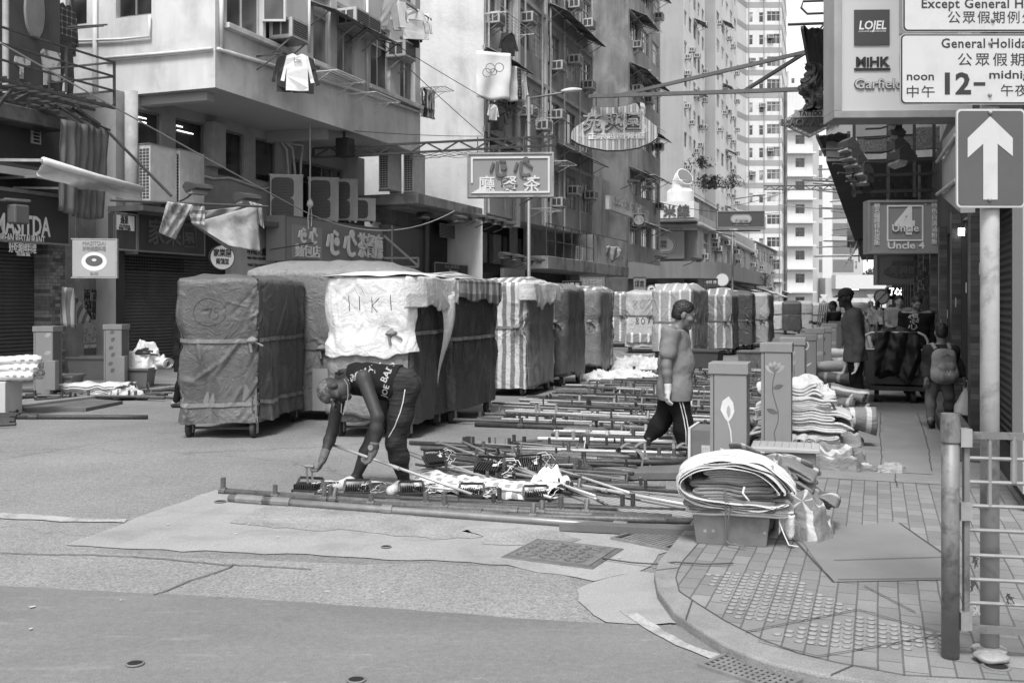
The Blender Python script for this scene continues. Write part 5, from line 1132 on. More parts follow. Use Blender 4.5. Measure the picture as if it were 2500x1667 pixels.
b.build('logo_frame',lg,t);txt('4',.72,lg,t,A(2209,543),bold=.035);txt('Uncle',.2,M('box_mid',.21),t,A(2209,558)@TR(0,-.008,0),width=.52,bold=.03);txt('Uncle',.2,lg,t,A(2209,558)@TR(0,-.014,0),width=.5,bold=.012)
txt('Uncle 4',.19,lg,t,A(2211,600),width=88/F*19.2,bold=.02);txt('R',.06,lg,t,A(2258,499))
for px,s_ in((2142,'馳名咖哩特色蛋飯'),(2279,'特色自選滷粉飯')):
 for i,c in enumerate(s_):txt(c,.115,lg,t,A(px,502+i*(104/len(s_))),bold=.005)
b=MB();b.bar((-.3,.15,h/2),(-.3,.15,h/2+.7),.04);b.bar((.3,.15,h/2),(.3,.15,h/2+.7),.04);b.build('hanger',dkm,t)
sq=(2141,2268,622,696,30)
t,w,h=lightbox('garment_light_box','grey light box with a faded pot shaped emblem below the numeral sign',*sq,R(-3),M('box_faded',.3,.5,.1,1),M('box_frame2',.3),.3,.05);A=lambda px,py:at(px,py,*sq)
pot=[(-.32,.28),(.32,.28),(.38,.12),(.6,-.02),(.62,-.14),(.4,-.25),(.12,-.3),(-.12,-.3),(-.4,-.25),(-.62,-.14),(-.6,-.02),(-.38,.12)]
b=MB();m=A(2205,658);b.prism([m@Vector((x*.95,-.001,z*.95))for x,z in pot],(0,-.005,0));b.build('emblem',M('emblem_grey',.17,.6,.5,9),t)
txt('苑興園',.26,M('emblem_light',.32,.6),t,m@TR(0,-.008,-.03),width=.8)
sq=(2165,2232,702,731,44)
t,w,h=lightbox('lit_shop_sign','small black sign with glowing white characters above the far walkers',*sq,R(-4),M('sign_black',.02),dkm,.2,.03);glow=M('lit_letter',.9,.5,0,emit=2.5);A=lambda px,py:at(px,py,*sq)
txt('了心清關',.36,glow,t,A(2198,713),width=.98,bold=.02);txt('Tel 2771 5683',.1,glow,t,A(2205,726),width=.6,bold=.02)
t=thing('round_road_sign','small round prohibition sign at the left of the glowing sign','sign',TR(*P(2152,725,42))@RZ(R(-4)));b=MB();b.lathe([(.33,0),(.33,.02)],28,Matrix.Rotation(R(90),4,'X'));b.build('rim',M('rim_grey',.2,.5),t);b=MB();b.lathe([(.26,0),(.26,.005)],28,TR(0,-.02,0)@Matrix.Rotation(R(90),4,'X'));b.build('plate',lg,t);b=MB();b.bar((-.2,-.03,-.2),(.2,-.03,.2),.01,.06);b.build('bar',M('rim_grey',.2),t);b=MB();b.tube([(0,.03,-2.4+.55),(0,.03,.3)],.035);b.build('pole',gal,t)
# tattoo arrow sign
t=thing('tattoo_sign','diamond shaped tattoo parlour sign edged with bulbs','sign',TR(*P(1978,298,21))@RZ(R(-6)))
dia=[(-.62,.0),(-.15,.3),(.3,.3),(.62,.0),(.0,-.32)];b=MB();b.prism([(x,0,z)for x,z in dia],(0,.14,0));b.build('border',M('tattoo_border',.36,.5,.1,3),t);b=MB();b.prism([(x*.82,-.002,z*.78)for x,z in dia],(0,-.01,0));b.build('panel',M('tattoo_dark',.1,.5),t)
b=MB();b.bx(-.33,.38,-.03,-.014,.09,.25);b.build('name_board',M('tattoo_pale',.4,.5),t);txt('TATTOO',.15,ink,t,TR(.0,-.034,.165),width=.48,bold=.02);txt('BLACK ALTAR',.2,M('tattoo_letter',.26,.4),t,TR(-.03,-.03,-.02),width=1.2,ext=.015,bold=.02)
txt('BLACK ALTAR',.2,M('tattoo_fill',.09,.4),t,TR(-.03,-.05,-.02),width=1.16,ext=.002)
b=MB()
for a,c in zip(dia,dia[1:]+dia[:1]):
 n=max(2,int(math.hypot(c[0]-a[0],c[1]-a[1])/.11))
 for i in range(n):u=i/n;x,z=(a[0]+(c[0]-a[0])*u)*.91,(a[1]+(c[1]-a[1])*u)*.89;b.lathe([(.018,0),(.014,.016),(.004,.022)],8,TR(x,-.002,z)@Matrix.Rotation(R(90),4,'X'))
tag(b.build('bulb',M('bulb_off',.72,.3),t),kind='stuff');b=MB();b.tube([(.55,.07,.02),(1.5,.07,.0)],.03);b.build('arm',dkm,t)
# ---------------------------------------------------------------- foreground post with traffic plates, barrier and post
t=thing('sign_post','pale stained steel post carrying the traffic plates in the right foreground','post',TR(*G(2416,1592,KH)))
post_m=M('post_paint',.34,.55,.2,3,patch=.45,psc=5,streak=.2);Yp=G(2416,1592,KH).y
b=MB();b.tube([(0,0,0),(0,0,3.3)],.0405,24);b.build('pole',post_m,t,smooth=True)
b=MB();b.lathe([(.07,0),(.075,.02),(.05,.03),(.042,.032)],16);b.build('base_wrap',M('cloth_wrap',.34,.8),t)
plate_w=M('plate_white',.46,.45,.06,2,patch=.1,psc=4);plate_b=M('plate_blue',.075,.4,.12,4);pk=M('plate_ink',.02,.5,0)
def plate(name,label,X0,X1,Yt,Yb,mp,border,rim,Yd=Yp-.06):
 c=P((X0+X1)/2,(Yt+Yb)/2,Yd);w=(X1-X0)/F*Yd;h=(Yb-Yt)/F*Yd;t=thing(name,label,'sign',TR(*c))
 def rr(w,h,r):
  o=[]
  for cx_,cz_,a0 in((w/2-r,h/2-r,0),(-w/2+r,h/2-r,90),(-w/2+r,-h/2+r,180),(w/2-r,-h/2+r,270)):
   for a in range(0,91,15):o.append((cx_+r*math.cos(R(a0+a)),cz_+r*math.sin(R(a0+a))))
  return o
 b=MB();b.prism([(x,0,z)for x,z in rr(w,h,.022)],(0,.004,0));b.build('backing',rim,t)
 b=MB();b.prism([(x,-.0005,z)for x,z in rr(w-.008,h-.008,.02)],(0,-.001,0));b.build('border',border,t);b=MB();b.prism([(x,-.002,z)for x,z in rr(w-.02,h-.02,.016)],(0,-.001,0));b.build('face',mp,t)
 return t,(lambda px,py:TR((px-(X0+X1)/2)/F*Yd,-.0042,-(py-(Yt+Yb)/2)/F*Yd)),Yd/F
def bolt(t,m,r=.009):b=MB();b.lathe([(r,0),(r*.9,.006),(r*.5,.01),(0.001,.011)],8,m@Matrix.Rotation(R(90),4,'X'));b.build('bolt',gal,t)
t,A,k=plate('traffic_plate','upper pale traffic plate excepting general holidays cut by the top edge',2203,2630,-110,79,plate_w,pk,gal)
txt('Except General Holidays',26*k*1.25,pk,t,A(2416+5,11),width=345*k,bold=.012,ext=.0004,spacing=1.06);txt('公眾假期例外',34*k*.95,pk,t,A(2419,46),width=212*k,ext=.0004,spacing=1.2);bolt(t,A(2422,51)@TR(0,-.001,0))
t,A,k=plate('traffic_plate','lower pale traffic plate with the noon to midnight hours',2197,2640,83,256,plate_w,pk,gal)
txt('General Holidays',26*k*1.25,pk,t,A(2415,108),width=236*k,bold=.012,ext=.0004,spacing=1.06);txt('公眾假期',34*k,pk,t,A(2419,149),width=162*k,ext=.0004,spacing=1.3);txt('noon',26*k*1.1,pk,t,A(2246,188),width=66*k,bold=.012,ext=.0004);txt('中午',33*k*.95,pk,t,A(2246,227),width=68*k,ext=.0004,spacing=1.1)
txt('12',60*k*1.2,pk,t,A(2331,208),width=64*k,bold=.03,ext=.0004);b=MB();b.bx(-14*k,14*k,-.001,0,-4*k,4*k,A(2390,206));b.build('dash',pk,t);txt('midnight',26*k*1.1,pk,t,A(2478,184),width=130*k,bold=.012,ext=.0004);txt('午夜',33*k*.95,pk,t,A(2475,224),width=66*k,ext=.0004,spacing=1.1);txt('12',60*k*1.2,pk,t,A(2580,208),width=64*k,bold=.03,ext=.0004);bolt(t,A(2416,107));bolt(t,A(2415,233))
t,A,k=plate('arrow_plate','dark one way traffic plate with a white upward arrow',2333,2503,266,508,plate_b,M('plate_rim',.5,.4),gal)
L=[(2416,285),(2471,338),(2471,382),(2434,352),(2434,488),(2399,488),(2399,352),(2361,386),(2361,338)]
b=MB();b.prism([A(x,y).to_translation()for x,y in L],(0,-.001,0));b.build('arrow',plate_w,t);bolt(t,A(2416,276));bolt(t,A(2414,488))
g0=G(2320,1604,KH);t=thing('barrier_post','short stained steel barrier post with a flat cap at the kerb corner','post',TR(*g0));stm=M('stained_steel',.17,.55,.3,4,patch=.5,psc=8,metal=.3)
b=MB();b.tube([(0,0,0),(0,0,1.04)],.038,20);b.build('tube',stm,t,smooth=True);b=MB();b.lathe([(.041,.96),(.044,.965),(.044,1.0),(.041,1.06),(.04,1.09)],20);b.build('cap',stm,t)
b=MB()
for py in(1100,1278,1545):z=CH+(HY-py)/F*g0.y;b=MB();b.bx(.035,.085,-.03,.03,z-.04,z+.04);b.build('clamp',gal,t)
t=thing('barrier','steel pedestrian barrier of welded bars leaving the frame at right','barrier',TR(*g0));b=MB();k=g0.y/F;zz_=lambda py:CH+(HY-py)/F*g0.y
x0=(2358-2320)*k;dr=Vector((1,-.16,0)).normalized()
def bp(d,z):return(x0+dr.x*d,dr.y*d,z)
b.bx(x0-.012,x0+.012,-.012,.012,zz_(1562),zz_(1090));b.build('upright',stm,t)
b=MB();b.bar(bp(.01,zz_(1094)),bp(1.6,zz_(1100)),.025,.03);b.build('top_rail',stm,t);b=MB();b.bar(bp(.01,zz_(1565)),bp(1.6,zz_(1565)-.02),.03,.03);b.build('bottom_rail',stm,t)
b=MB()
for py in(1150,1208,1266,1325,1386,1445,1502):b.tube([bp(.0,zz_(py)),bp(1.6,zz_(py)-.012)],.009,8)
b.tube([bp(.1,zz_(1095)),bp(.1,zz_(1266))],.01,8);b.tube([bp(.2,zz_(1095)),bp(.2,zz_(1208))],.014,8);b.build('bars',M('bar_steel',.24,.5,.25,8,metal=.3),t)
random.seed(8);tie=M('cable_tie',.3,.7);tied=M('cable_tie_dark',.05,.7)
for i,(px,py,mm)in enumerate(((2372,1390,tied),(2366,1448,tied),(2450,1478,tied),(2372,1510,tie))):
 p=Vector(((px-2320)*k,-.02-.05*(px-2358)*k,zz_(py)));b=MB()
 for j in range(7):b.tube([p+Vector((rnd(-.01,.01),-.01,rnd(-.01,.01))),p+Vector((rnd(-.015,.015),-.02,rnd(-.015,.01))),p+Vector((rnd(-.015,.025),-.02,-rnd(.01,.045)))],.0025,5)
 tag(b.build('twine_knot',mm,mat=TR(*g0)),['dark twine knot on the fifth barrier bar','dark twine knot on the sixth barrier bar near the upright','dark twine knot further right on the sixth barrier bar','pale cord knot on the seventh barrier bar'][i],'twine')
p=G(2400,1608,KH);b=MB();b.grid(lambda u,v:(.075*math.cos(u*6.283)*math.sin(v*3.14)*(1+.2*nz(u*5,v*5)),.06*math.sin(u*6.283)*math.sin(v*3.14),.022-.022*math.cos(v*3.14)+.014*nz(u*8,v*4)),24,14,True);tag(b.build('plastic_bag',M('bag_pale',.24,.5,.2,9,bump=.5,bsc=30),mat=TR(p.x+.02,p.y-.03,KH),smooth=True),'crumpled pale bag stuffed at the foot of the sign post','bag')
# ---------------------------------------------------------------- street lamps, hanging signs, trusses, cables
def lamp_post(label,px,Yb,htop,X1,l_arm,label2=None):
 p=Vector(((px-CX)/F*Yb,Yb,.08));t=thing('street_lamp',label,'street lamp',TR(*p));b=MB()
 b.tube([(0,0,0),(0,0,1.4),(0,0,1.45),(0,0,htop)],[.1,.1,.065,.055],14);b.build('pole',M('lamp_pole',.2,.5,.1,3,metal=.3),t,smooth=True)
 b=MB();dx=(X1-px)/F*Yb;b.tube([(0,0,htop-.05),(dx*.55,0,htop+.12),(dx*.8,0,htop+.2)],.035);b.build('arm',M('lamp_pole',.36),t,smooth=True)
 b=MB();b.grid(lambda u,v:(dx*(.62+.4*v),.14*math.cos(u*6.283)*math.sin(math.pi*(.04+.92*v))**.6,htop+.2+.1*math.sin(u*6.283)*math.sin(math.pi*(.04+.92*v))**.6+.05*v),14,12,True);b.build('lamp_head',M('lamp_head',.5,.4),t,smooth=True);return t
lamp_post('street lamp post standing behind the hanging tea sign',1291,34.5,CH+(HY-243)/F*34.5,1418,1)
lamp_post('street lamp post carrying the capsule logo sign',1788,62,CH+(HY-488)/F*62,1868,1)
def truss(label,A,B,hh,n=14,th=.05,m=None,dbl=False):
 t=thing('sign_truss',label,'truss',SM);b=MB();A=Vector(A);B=Vector(B);up=Vector((0,0,hh))
 b.bar(A,B,th);b.bar(A+up,B+up,th)
 for i in range(n):a=A.lerp(B,i/n);c=A.lerp(B,(i+1)/n);b.bar(a+(up if i%2 else up*0),c+(up*0 if i%2 else up),th*.7)
 b.bar(A,A+up,th);b.bar(B,B+up,th);b.build('girder',m or blk,t);return t
YT=27.5
truss('black lattice truss reaching out over the street with the tea sign',gp(765,385,YT),gp(1357,355,YT),.25,15,.06)
t=thing('loudspeaker_box','black square box hung on the lattice truss under the soffit','box',SM);a=gp(837,360,YT-.3);b=MB();b.bx(a.x-.05,a.x+.3,a.y-.2,a.y+.2,a.z-.25,a.z+.26);b.build('box',M('box_black',.015,.6),t,bevel=.01);b=MB();b.bx(a.x+.05,a.x+.1,a.y-.03,a.y+.03,a.z+.261,a.z+.45);b.build('hook',blk,t)
sq=(1140,1352,373,482,26.8)
t,w,h=lightbox('tea_hanging_sign','hanging grey sign box with dark hearts and pale tea restaurant characters',*sq,R(-4),M('tea_face',.25,.45,.08,1.5),M('tea_frame',.3,.6,.3,3,streak=.4,patch=.3),.28,.05);A=lambda px,py:at(px,py,*sq)
tl=M('tea_pale',.62,.5,.05);b=MB();x,z,e=w/2-.11,h/2-.11,.05
for q in((-x,x,z-e,z),(x-e,x,-z+e,z-e),(-x,-x+e,-z+.28,z-e),(-x+.4,x,-z,-z+e)):b.bx(q[0],q[1],-.03,-.001,q[2],q[3])
b.prism([(-x,-.001,-z),(-x+.42,-.001,-z),(-x+.42,-.001,-z+.24)],(0,-.03,0));b.build('border_arrow',tl,t)
heartmind(t,A(1248,412)@TR(0,0,0),.62,M('tea_dark',.1,.5),.05)
for c,px in(('廳',1188),('餐',1243),('茶',1298)):txt(c,.47,tl,t,A(px,453),ext=.02,bold=.012)
b=MB()
for x in(-.9,.35,1.0):b.bar((x,.14,h/2),(x,.14,h/2+.45),.025)
b.bar((w*.1,.14,-h/2-.2),(w*.25,.14,-h/2),.04);b.build('hanger',dkm,t)
# studded pot shaped sign
t=thing('pot_sign','pot shaped restaurant sign covered in rows of small bulbs','sign',TR(*P(1500,310,30))@RZ(R(-5)));k=30/F
out=[(1446,258),(1470,262),(1500,262),(1530,259),(1553,252),(1560,262),(1572,285),(1604,311),(1606,338),(1590,350),(1560,362),(1520,368),(1480,368),(1440,360),(1410,350),(1393,338),(1394,322),(1400,312),(1430,292),(1440,275)]
pt=[((x-1500)*k,-(y-310)*k)for x,y in out]
b=MB();b.prism([(x,0,z)for x,z in pt],(0,.22,0));b.build('case',M('pot_case',.05,.5),t);b=MB();b.prism([(x*.985,-.002,z*.985)for x,z in pt],(0,-.012,0));b.build('face',M('pot_face',.4,.55,.1,3),t)
b=MB();b.prism([((x-1500)*k,-.016,-(y-310)*k)for x,y in((1408,332),(1440,296),(1566,292),(1586,322),(1550,335),(1440,338))],(0,-.005,0));b.build('inner_panel',M('pot_panel',.46,.55,.05),t)
bulb=M('bulb_pale',.8,.3,.1,30);bulb_d=M('bulb_dark',.14,.3);b=MB();b2=MB();pv=[Vector((x,z,0))for x,z in pt];random.seed(2)
n_=0
for i in range(44):
 x=-1.3+i*.06
 for j in range(44):
  z=-.72+j*.034;p=(x,z)
  inner=-.35<z<.18 and abs(x)<.95-abs(z)*.6
  if inpoly((x*1.02,z*1.03),pv)and not inner:
   q=b2 if i%3 else b;q.bx(x-.011,x+.011,-.024,-.012,z-.011,z+.011)
b.build('bulb_rows',bulb,t)['kind']='stuff';b2.build('bulb_rows',bulb_d,t)['kind']='stuff'
pd=M('pot_char',.09,.5)
for c,x,z,s in(('苑',-.66,.08,.6),('興',-.01,.1,.58),('園',.56,.13,.56)):txt(c,s,pd,t,TR(x,-.05,z),ext=.03,bold=.015);
# bulbs studding the characters
b=MB()
for c,x,z,s in(('苑',-.66,.08,.6),('興',-.01,.1,.58),('園',.56,.13,.56)):
 me=[m_ for k_,m_ in TC.items()if k_[0]==c and k_[6]==pd.name][0];bv=BVHTree.FromPolygons([v.co for v in me.vertices],[tuple(p.vertices)for p in me.polygons])
 for i in range(26):
  for j in range(26):
   u,v=-.55+i*.044+(.022 if j%2 else 0),-.5+j*.044
   if bv.ray_cast(Vector((u,-1,v)),Vector((0,1,0)))[0]:b.bx(x+u*s-.007,x+u*s+.007,-.098,-.09,z+v*s-.007,z+v*s+.007)
b.build('character_bulbs',bulb,t)['kind']='stuff'
txt('正宗越南餐廳',.2,bulb,t,TR(.05,-.03,-.3),width=1.7,ext=.01)
b=MB();b.bx(-.3,-.2,-.035,-.02,-.18,-.0);b.bx(-.12,-.02,-.03,-.02,-.33,-.2);b.build('window_panel',M('pot_win',.2,.4),t)
b=MB();b.tube([(-.55,.1,.55),(-.55,.1,.9)],.02);b.tube([(.12,.1,.5),(.12,.1,.9)],.02);b.build('chain',dkm,t)
t=thing('sign_beam','long grey steel beam with diagonal stays holding the pot sign','beam',TR(0,0,0));bs=M('beam_grey',.14,.55,.2,4);b=MB()
b.bar(P(1440,236,30),P(2010,217,25),.14,.1);b.build('beam',bs,t);b=MB();b.bar(P(1500,236,29.8),P(1970,127,25),.09);b.build('long_stay',bs,t);b=MB();b.bar(P(1818,222,26.8),P(1968,128,25),.08);b.build('short_stay',bs,t)
t=thing('far_truss','thin grey lattice truss far along the street on the right','truss',TR(0,0,0));b=MB();A_,B_=P(1865,463,55),P(2100,463,52);up=Vector((0,0,.2));b.bar(A_,B_,.06);b.bar(A_+up,B_+up,.06)
for i in range(16):a=A_.lerp(B_,i/16);c=A_.lerp(B_,(i+1)/16);b.bar(a+(up if i%2 else up*0),c+(up*0 if i%2 else up),.04)
b.build('girder',M('truss_far',.1,.6),t)
t=thing('street_light_arm','grey street light head on a long arm above the far truss','street lamp',TR(0,0,0));b=MB();b.bar(P(1958,440,60),P(2060,445,60),.1);b.bar(P(1985,448,60),P(2080,456,60),.08);b.build('arm',M('lamp_pole',.36),t);b=MB();b.bar(P(2036,398,60),P(2070,398,60),.5,.18);b.build('lamp_head',M('truss_far',.1),t)
# capsule logo sign on the second lamp post
sq=(1751,1866,515,557,60)
t,w,h=lightbox('capsule_sign','dark rectangular sign with pale capsule shaped restaurant logo on the lamp post',*sq,R(-5),M('capsule_face',.085,.5,.05),M('box_frame2',.3),.4,.06);m=at(1809,535,*sq);capsule(t,m,1.25,.52,1,logo_l,logo_d,.02);txt('大家樂',.27,logo_l,t,m@TR(0,-.12,.0),width=.85,bold=.02);txt('CAFÉ DE CORAL',.09,logo_l,t,m@TR(0,-.06,-.36),width=.9)
b=MB();b.bar((-2,.2,-h/2-.15),(1.2,.2,-h/2-.15),.08);b.bar((-2,.2,-h/2-.15),(-.3,.2,-h/2-.5),.06);b.build('bracket',dkm,t)
sq=(1806,1868,530,560,66);t,w,h=lightbox('laundry_sign','grey laundry sign partly hidden behind the capsule logo sign',*sq,R(-5),M('laundry_face',.14,.5),M('box_frame2',.3),.3,.05);txt('LAUNDRY',.4,logo_l,t,TR(.1,-.03,-.12),width=1.4,bold=.02)
# traffic signs near the corner
t=thing('mirror_sign','white round traffic disc with plates below on a thin post','sign',TR(*P(1763,683,60))@RZ(R(-5)));b=MB();b.lathe([(.42,0),(.42,.03)],28,Matrix.Rotation(R(90),4,'X'));b.build('rim',M('rim_grey',.2),t);b=MB();b.lathe([(.36,0),(.36,.006)],28,TR(0,-.03,0)@Matrix.Rotation(R(90),4,'X'));b.build('disc',wht,t);b=MB();b.bx(-.34,.34,-.03,0,-.75,-.47);b.bx(-.34,.34,-.03,0,-1.1,-.79);b.build('plate',plate_w,t);txt('公眾假期',.12,ink,t,TR(0,-.035,-.6),width=.5);txt('12-12',.12,ink,t,TR(0,-.035,-.92),width=.5);b=MB();b.tube([(0,.06,-2.9),(0,.06,.3)],.035);b.build('pole',gal,t)
t=thing('turn_sign','round no left turn sign beside the restaurant corner','sign',TR(*P(1590,707,55))@RZ(R(-5)));b=MB();b.lathe([(.27,0),(.27,.03)],28,Matrix.Rotation(R(90),4,'X'));b.build('rim',M('rim_grey',.2),t);b=MB();b.lathe([(.21,0),(.21,.006)],28,TR(0,-.03,0)@Matrix.Rotation(R(90),4,'X'));b.build('disc',lg,t);b=MB();b.bar((-.1,-.045,-.1),(-.05,-.045,.06),.02,.06);b.bar((-.05,-.045,.06),(.12,-.045,.08),.02,.06);b.build('arrow',ink,t);b=MB();b.tube([(0,.05,-2.2),(0,.05,.25)],.035);b.build('pole',gal,t)
t=thing('give_way_sign','pale triangular give way board beside the round turn sign','sign',TR(*P(1612,702,55.5))@RZ(R(-5)));b=MB();b.prism([(-.3,0,.2),(.3,0,.2),(.18,0,-.35),(-.28,0,-.35)],(0,.03,0));b.build('board',lg,t);txt('GIVE',.14,ink,t,TR(0,-.008,.03),width=.3);txt('WAY',.14,ink,t,TR(0,-.008,-.12),width=.28);b=MB();b.tube([(0,.06,-2.2),(0,.06,.15)],.03);b.build('pole',gal,t)
for px,lb in((2011,'round direction sign under a triangle plate at the far left end'),(2125,'round direction sign under a triangle plate at the far right end')):
 t=thing('direction_sign',lb,'sign',TR(*P(px,742,88)));b=MB();b.lathe([(.28,0),(.28,.03)],20,Matrix.Rotation(R(90),4,'X'));b.build('disc',M('rim_grey',.2),t);b=MB();b.bar((-.15,-.035,0),(.15,-.035,0),.01,.07);b.build('arrow',lg,t);b=MB();b.prism([(-.33,0,.85),(.33,0,.85),(0,0,.35)],(0,.03,0));b.build('triangle',lg,t);b=MB();b.tube([(0,.05,-1.45),(0,.05,.8)],.03);b.build('pole',gal,t)
# small shop signs over the far left pavement
for nm,lb,X0,X1,Y0,Y1,Yd,s_,mf,mt in(('shop_sign','dark sign board with hangul under the terrace',1373,1420,686,706,40,'이쯤원',M('sign_black',.02),lg),('shop_sign','grey institute signboard under the terrace slab',1415,1478,672,712,42,'語言烹飪學校',M('sign_grey2',.16,.6),M('faded_print2',.4)),('shop_sign','dotted vertical sign panel at the corner pier',1546,1577,676,712,54,'煤氣',M('dotted_panel',.3,.6,.5,12),ink),('shop_sign','dark pharmacy sign with white characters at the far corner',1720,1752,680,700,58,'中环 押',M('sign_deep',.05,.6),lg)):
 t,w,h=lightbox(nm,lb,X0,X1,Y0,Y1,Yd,R(-10),mf,dkm,.15,.03);txt(s_,h*.5,mt,t,TR(0,-.02,0),width=w*.75)
# overhead cables
cabm=M('cable',.06,.7);cabl=M('cable_pale',.3,.7)
def cable(label,A,B,sag,m=cabm,r=.012,n=16):
 A=Vector(A);B=Vector(B);b=MB();b.tube([A.lerp(B,i/n)+Vector((0,0,-sag*4*(i/n)*(1-i/n)))for i in range(n+1)],r,6);tag(b.build('cable',m),label,'cable')
cable('pale rope slanting from the steel balcony down to the tea fascia',P(0,105,15),P(740,515,25.5),.02,cabl,.014);cable('pale rope drooping on from the tea fascia to the lane canopy',P(740,515,25.5),P(1110,515,30),.55,cabl,.014)
cable('thin cable from the white building down to the truss end',P(885,58,24),P(1178,330,30),.05,cabm,.01);cable('upper thin cable from the white building across the flank wall',P(888,60,24),P(1350,330,36),.1,cabm,.01);cable('thin level cable across the flank wall above the truss',P(840,318,27),P(1185,333,34),.05,cabm,.01)
cable('long cable dipping across in front of the corner restaurant',P(1520,470,60),P(1900,520,72),.5,cabm,.02);cable('far cable from the corner roof to the mid rise',P(1775,505,75),P(2000,430,90),.4,cabm,.02)
for i in range(4):cable(['first of the slanting pale wires beside the mid rise','second of the slanting pale wires beside the mid rise','third of the slanting pale wires beside the mid rise','lowest level pale wire beyond the far truss'][i],P(2010,445,70)if i<3 else P(1900,500,70),P(2085+i*6,370+i*9,60)if i<3 else P(2110,512,60),.1,cabl,.03)
t=thing('service_cables','loose cables coiled along the lattice truss','cable',SM);b=MB();random.seed(3)
for k in range(5):b.tube([gp(1000+i*36,372-i*1.6+12*abs(math.sin(i*1.1+k))+k*2,YT-.05)for i in range(10)],.008,5)
b.build('loops',cabm,t)
# ---------------------------------------------------------------- tarpaulin wrapped market wagons
def tarp_mat(name,v,stripes=None,rough=.36,patch=.2,kind=None):
 """woven plastic: creases, scuffs and, where the cloth has them, printed stripes (in metres round the wagon)"""
 if name in MC:return MC[name]
 t=NT(name);uv=t.n('ShaderNodeUVMap');sp=t.n('ShaderNodeSeparateXYZ');t.l(uv.outputs[0],sp.inputs[0])
 val=t.math('MULTIPLY',t.ramp(t.noise(1.6,6,.6),.3,.7,.84,1.16),t.ramp(t.noise(9,6,.7,dist=.6),.54,.7,1.,1-patch))
 val=t.math('MULTIPLY',val,t.ramp(t.noise(2.2,8,.7,dist=1.2),.6,.72,1.,1+patch))
 if stripes:
  p,duty,lo,hi=stripes[:4];ax=stripes[4]if len(stripes)>4 else 0
  wob=t.math('MULTIPLY',t.noise(3,3),.05);x=t.math('ADD',sp.outputs[ax],wob)
  fr=t.math('FRACT',t.math('DIVIDE',x,p));val=t.math('MULTIPLY',val,t.ramp(fr,duty-.04,duty+.04,hi,lo))
  if kind=='check':
   fr=t.math('FRACT',t.math('DIVIDE',sp.outputs[1],p));val=t.math('MULTIPLY',val,t.ramp(fr,duty-.04,duty+.04,1.1,.6))
 val=t.math('MULTIPLY',val,v,clamp=True);t.l(val,t.b.inputs['Base Color']);t.b.inputs['Roughness'].default_value=rough;t.b.inputs['Specular IOR Level'].default_value=.45
 a=t.noise(3.2,8,.6,dist=1.6);b=t.noise(9,7,.62,dist=1.0);r1=t.math('ABSOLUTE',t.math('SUBTRACT',a,.5));r2=t.math('ABSOLUTE',t.math('SUBTRACT',b,.5))
 h=t.math('ADD',t.math('MULTIPLY',r1,1.0),t.math('MULTIPLY',r2,.5))
 bm=t.n('ShaderNodeBump');bm.inputs['Strength'].default_value=.85;bm.inputs['Distance'].default_value=.042;t.l(h,bm.inputs['Height']);t.l(bm.outputs[0],t.b.inputs['Normal'])
 MC[name]=t.m;return t.m
T_grey=tarp_mat('tarp_grey',.09);T_mid=tarp_mat('tarp_mid',.165,patch=.3);T_dark=tarp_mat('tarp_dark',.042,patch=.4);T_white=tarp_mat('tarp_white',.58,patch=.06);T_pale=tarp_mat('tarp_pale',.48,patch=.12)
T_str=tarp_mat('tarp_striped',.52,(.16,.5,.32,1.));T_str2=tarp_mat('tarp_fine_striped',.6,(.26,.74,1.05,.4));T_str3=tarp_mat('tarp_striped_mid',.36,(.3,.8,1.7,.9));T_tart=tarp_mat('tarp_tartan',.3,(.22,.6,1.5,.6),kind='check')
strap_m=M('strap_web',.16,.7,.2,20);wheel_m=M('caster_rubber',.035,.6,.3,12);plank=M('wagon_board',.16,.8,.3,5,streak=.1)
def prof(u,W,L,r=.07):
 """rounded rectangle by arc length: u 0..1 -> x, y, outward normal, metres"""
 per=2*(W+L);d=(u%1.)*per;hw,hl=W/2,L/2
 segs=[((-hw,-hl),(hw,-hl),(0,-1)),((hw,-hl),(hw,hl),(1,0)),((hw,hl),(-hw,hl),(0,1)),((-hw,hl),(-hw,-hl),(-1,0))]
 for(a,b,n)in segs:
  ln=math.hypot(b[0]-a[0],b[1]-a[1])
  if d<=ln:
   f=d/ln;x,y=a[0]+(b[0]-a[0])*f,a[1]+(b[1]-a[1])*f;cdist=min(d,ln-d)
   return x,y,n,max(0,1-cdist/.16)
  d-=ln
 return-hw,-hl,(0,-1),1
CRC={}
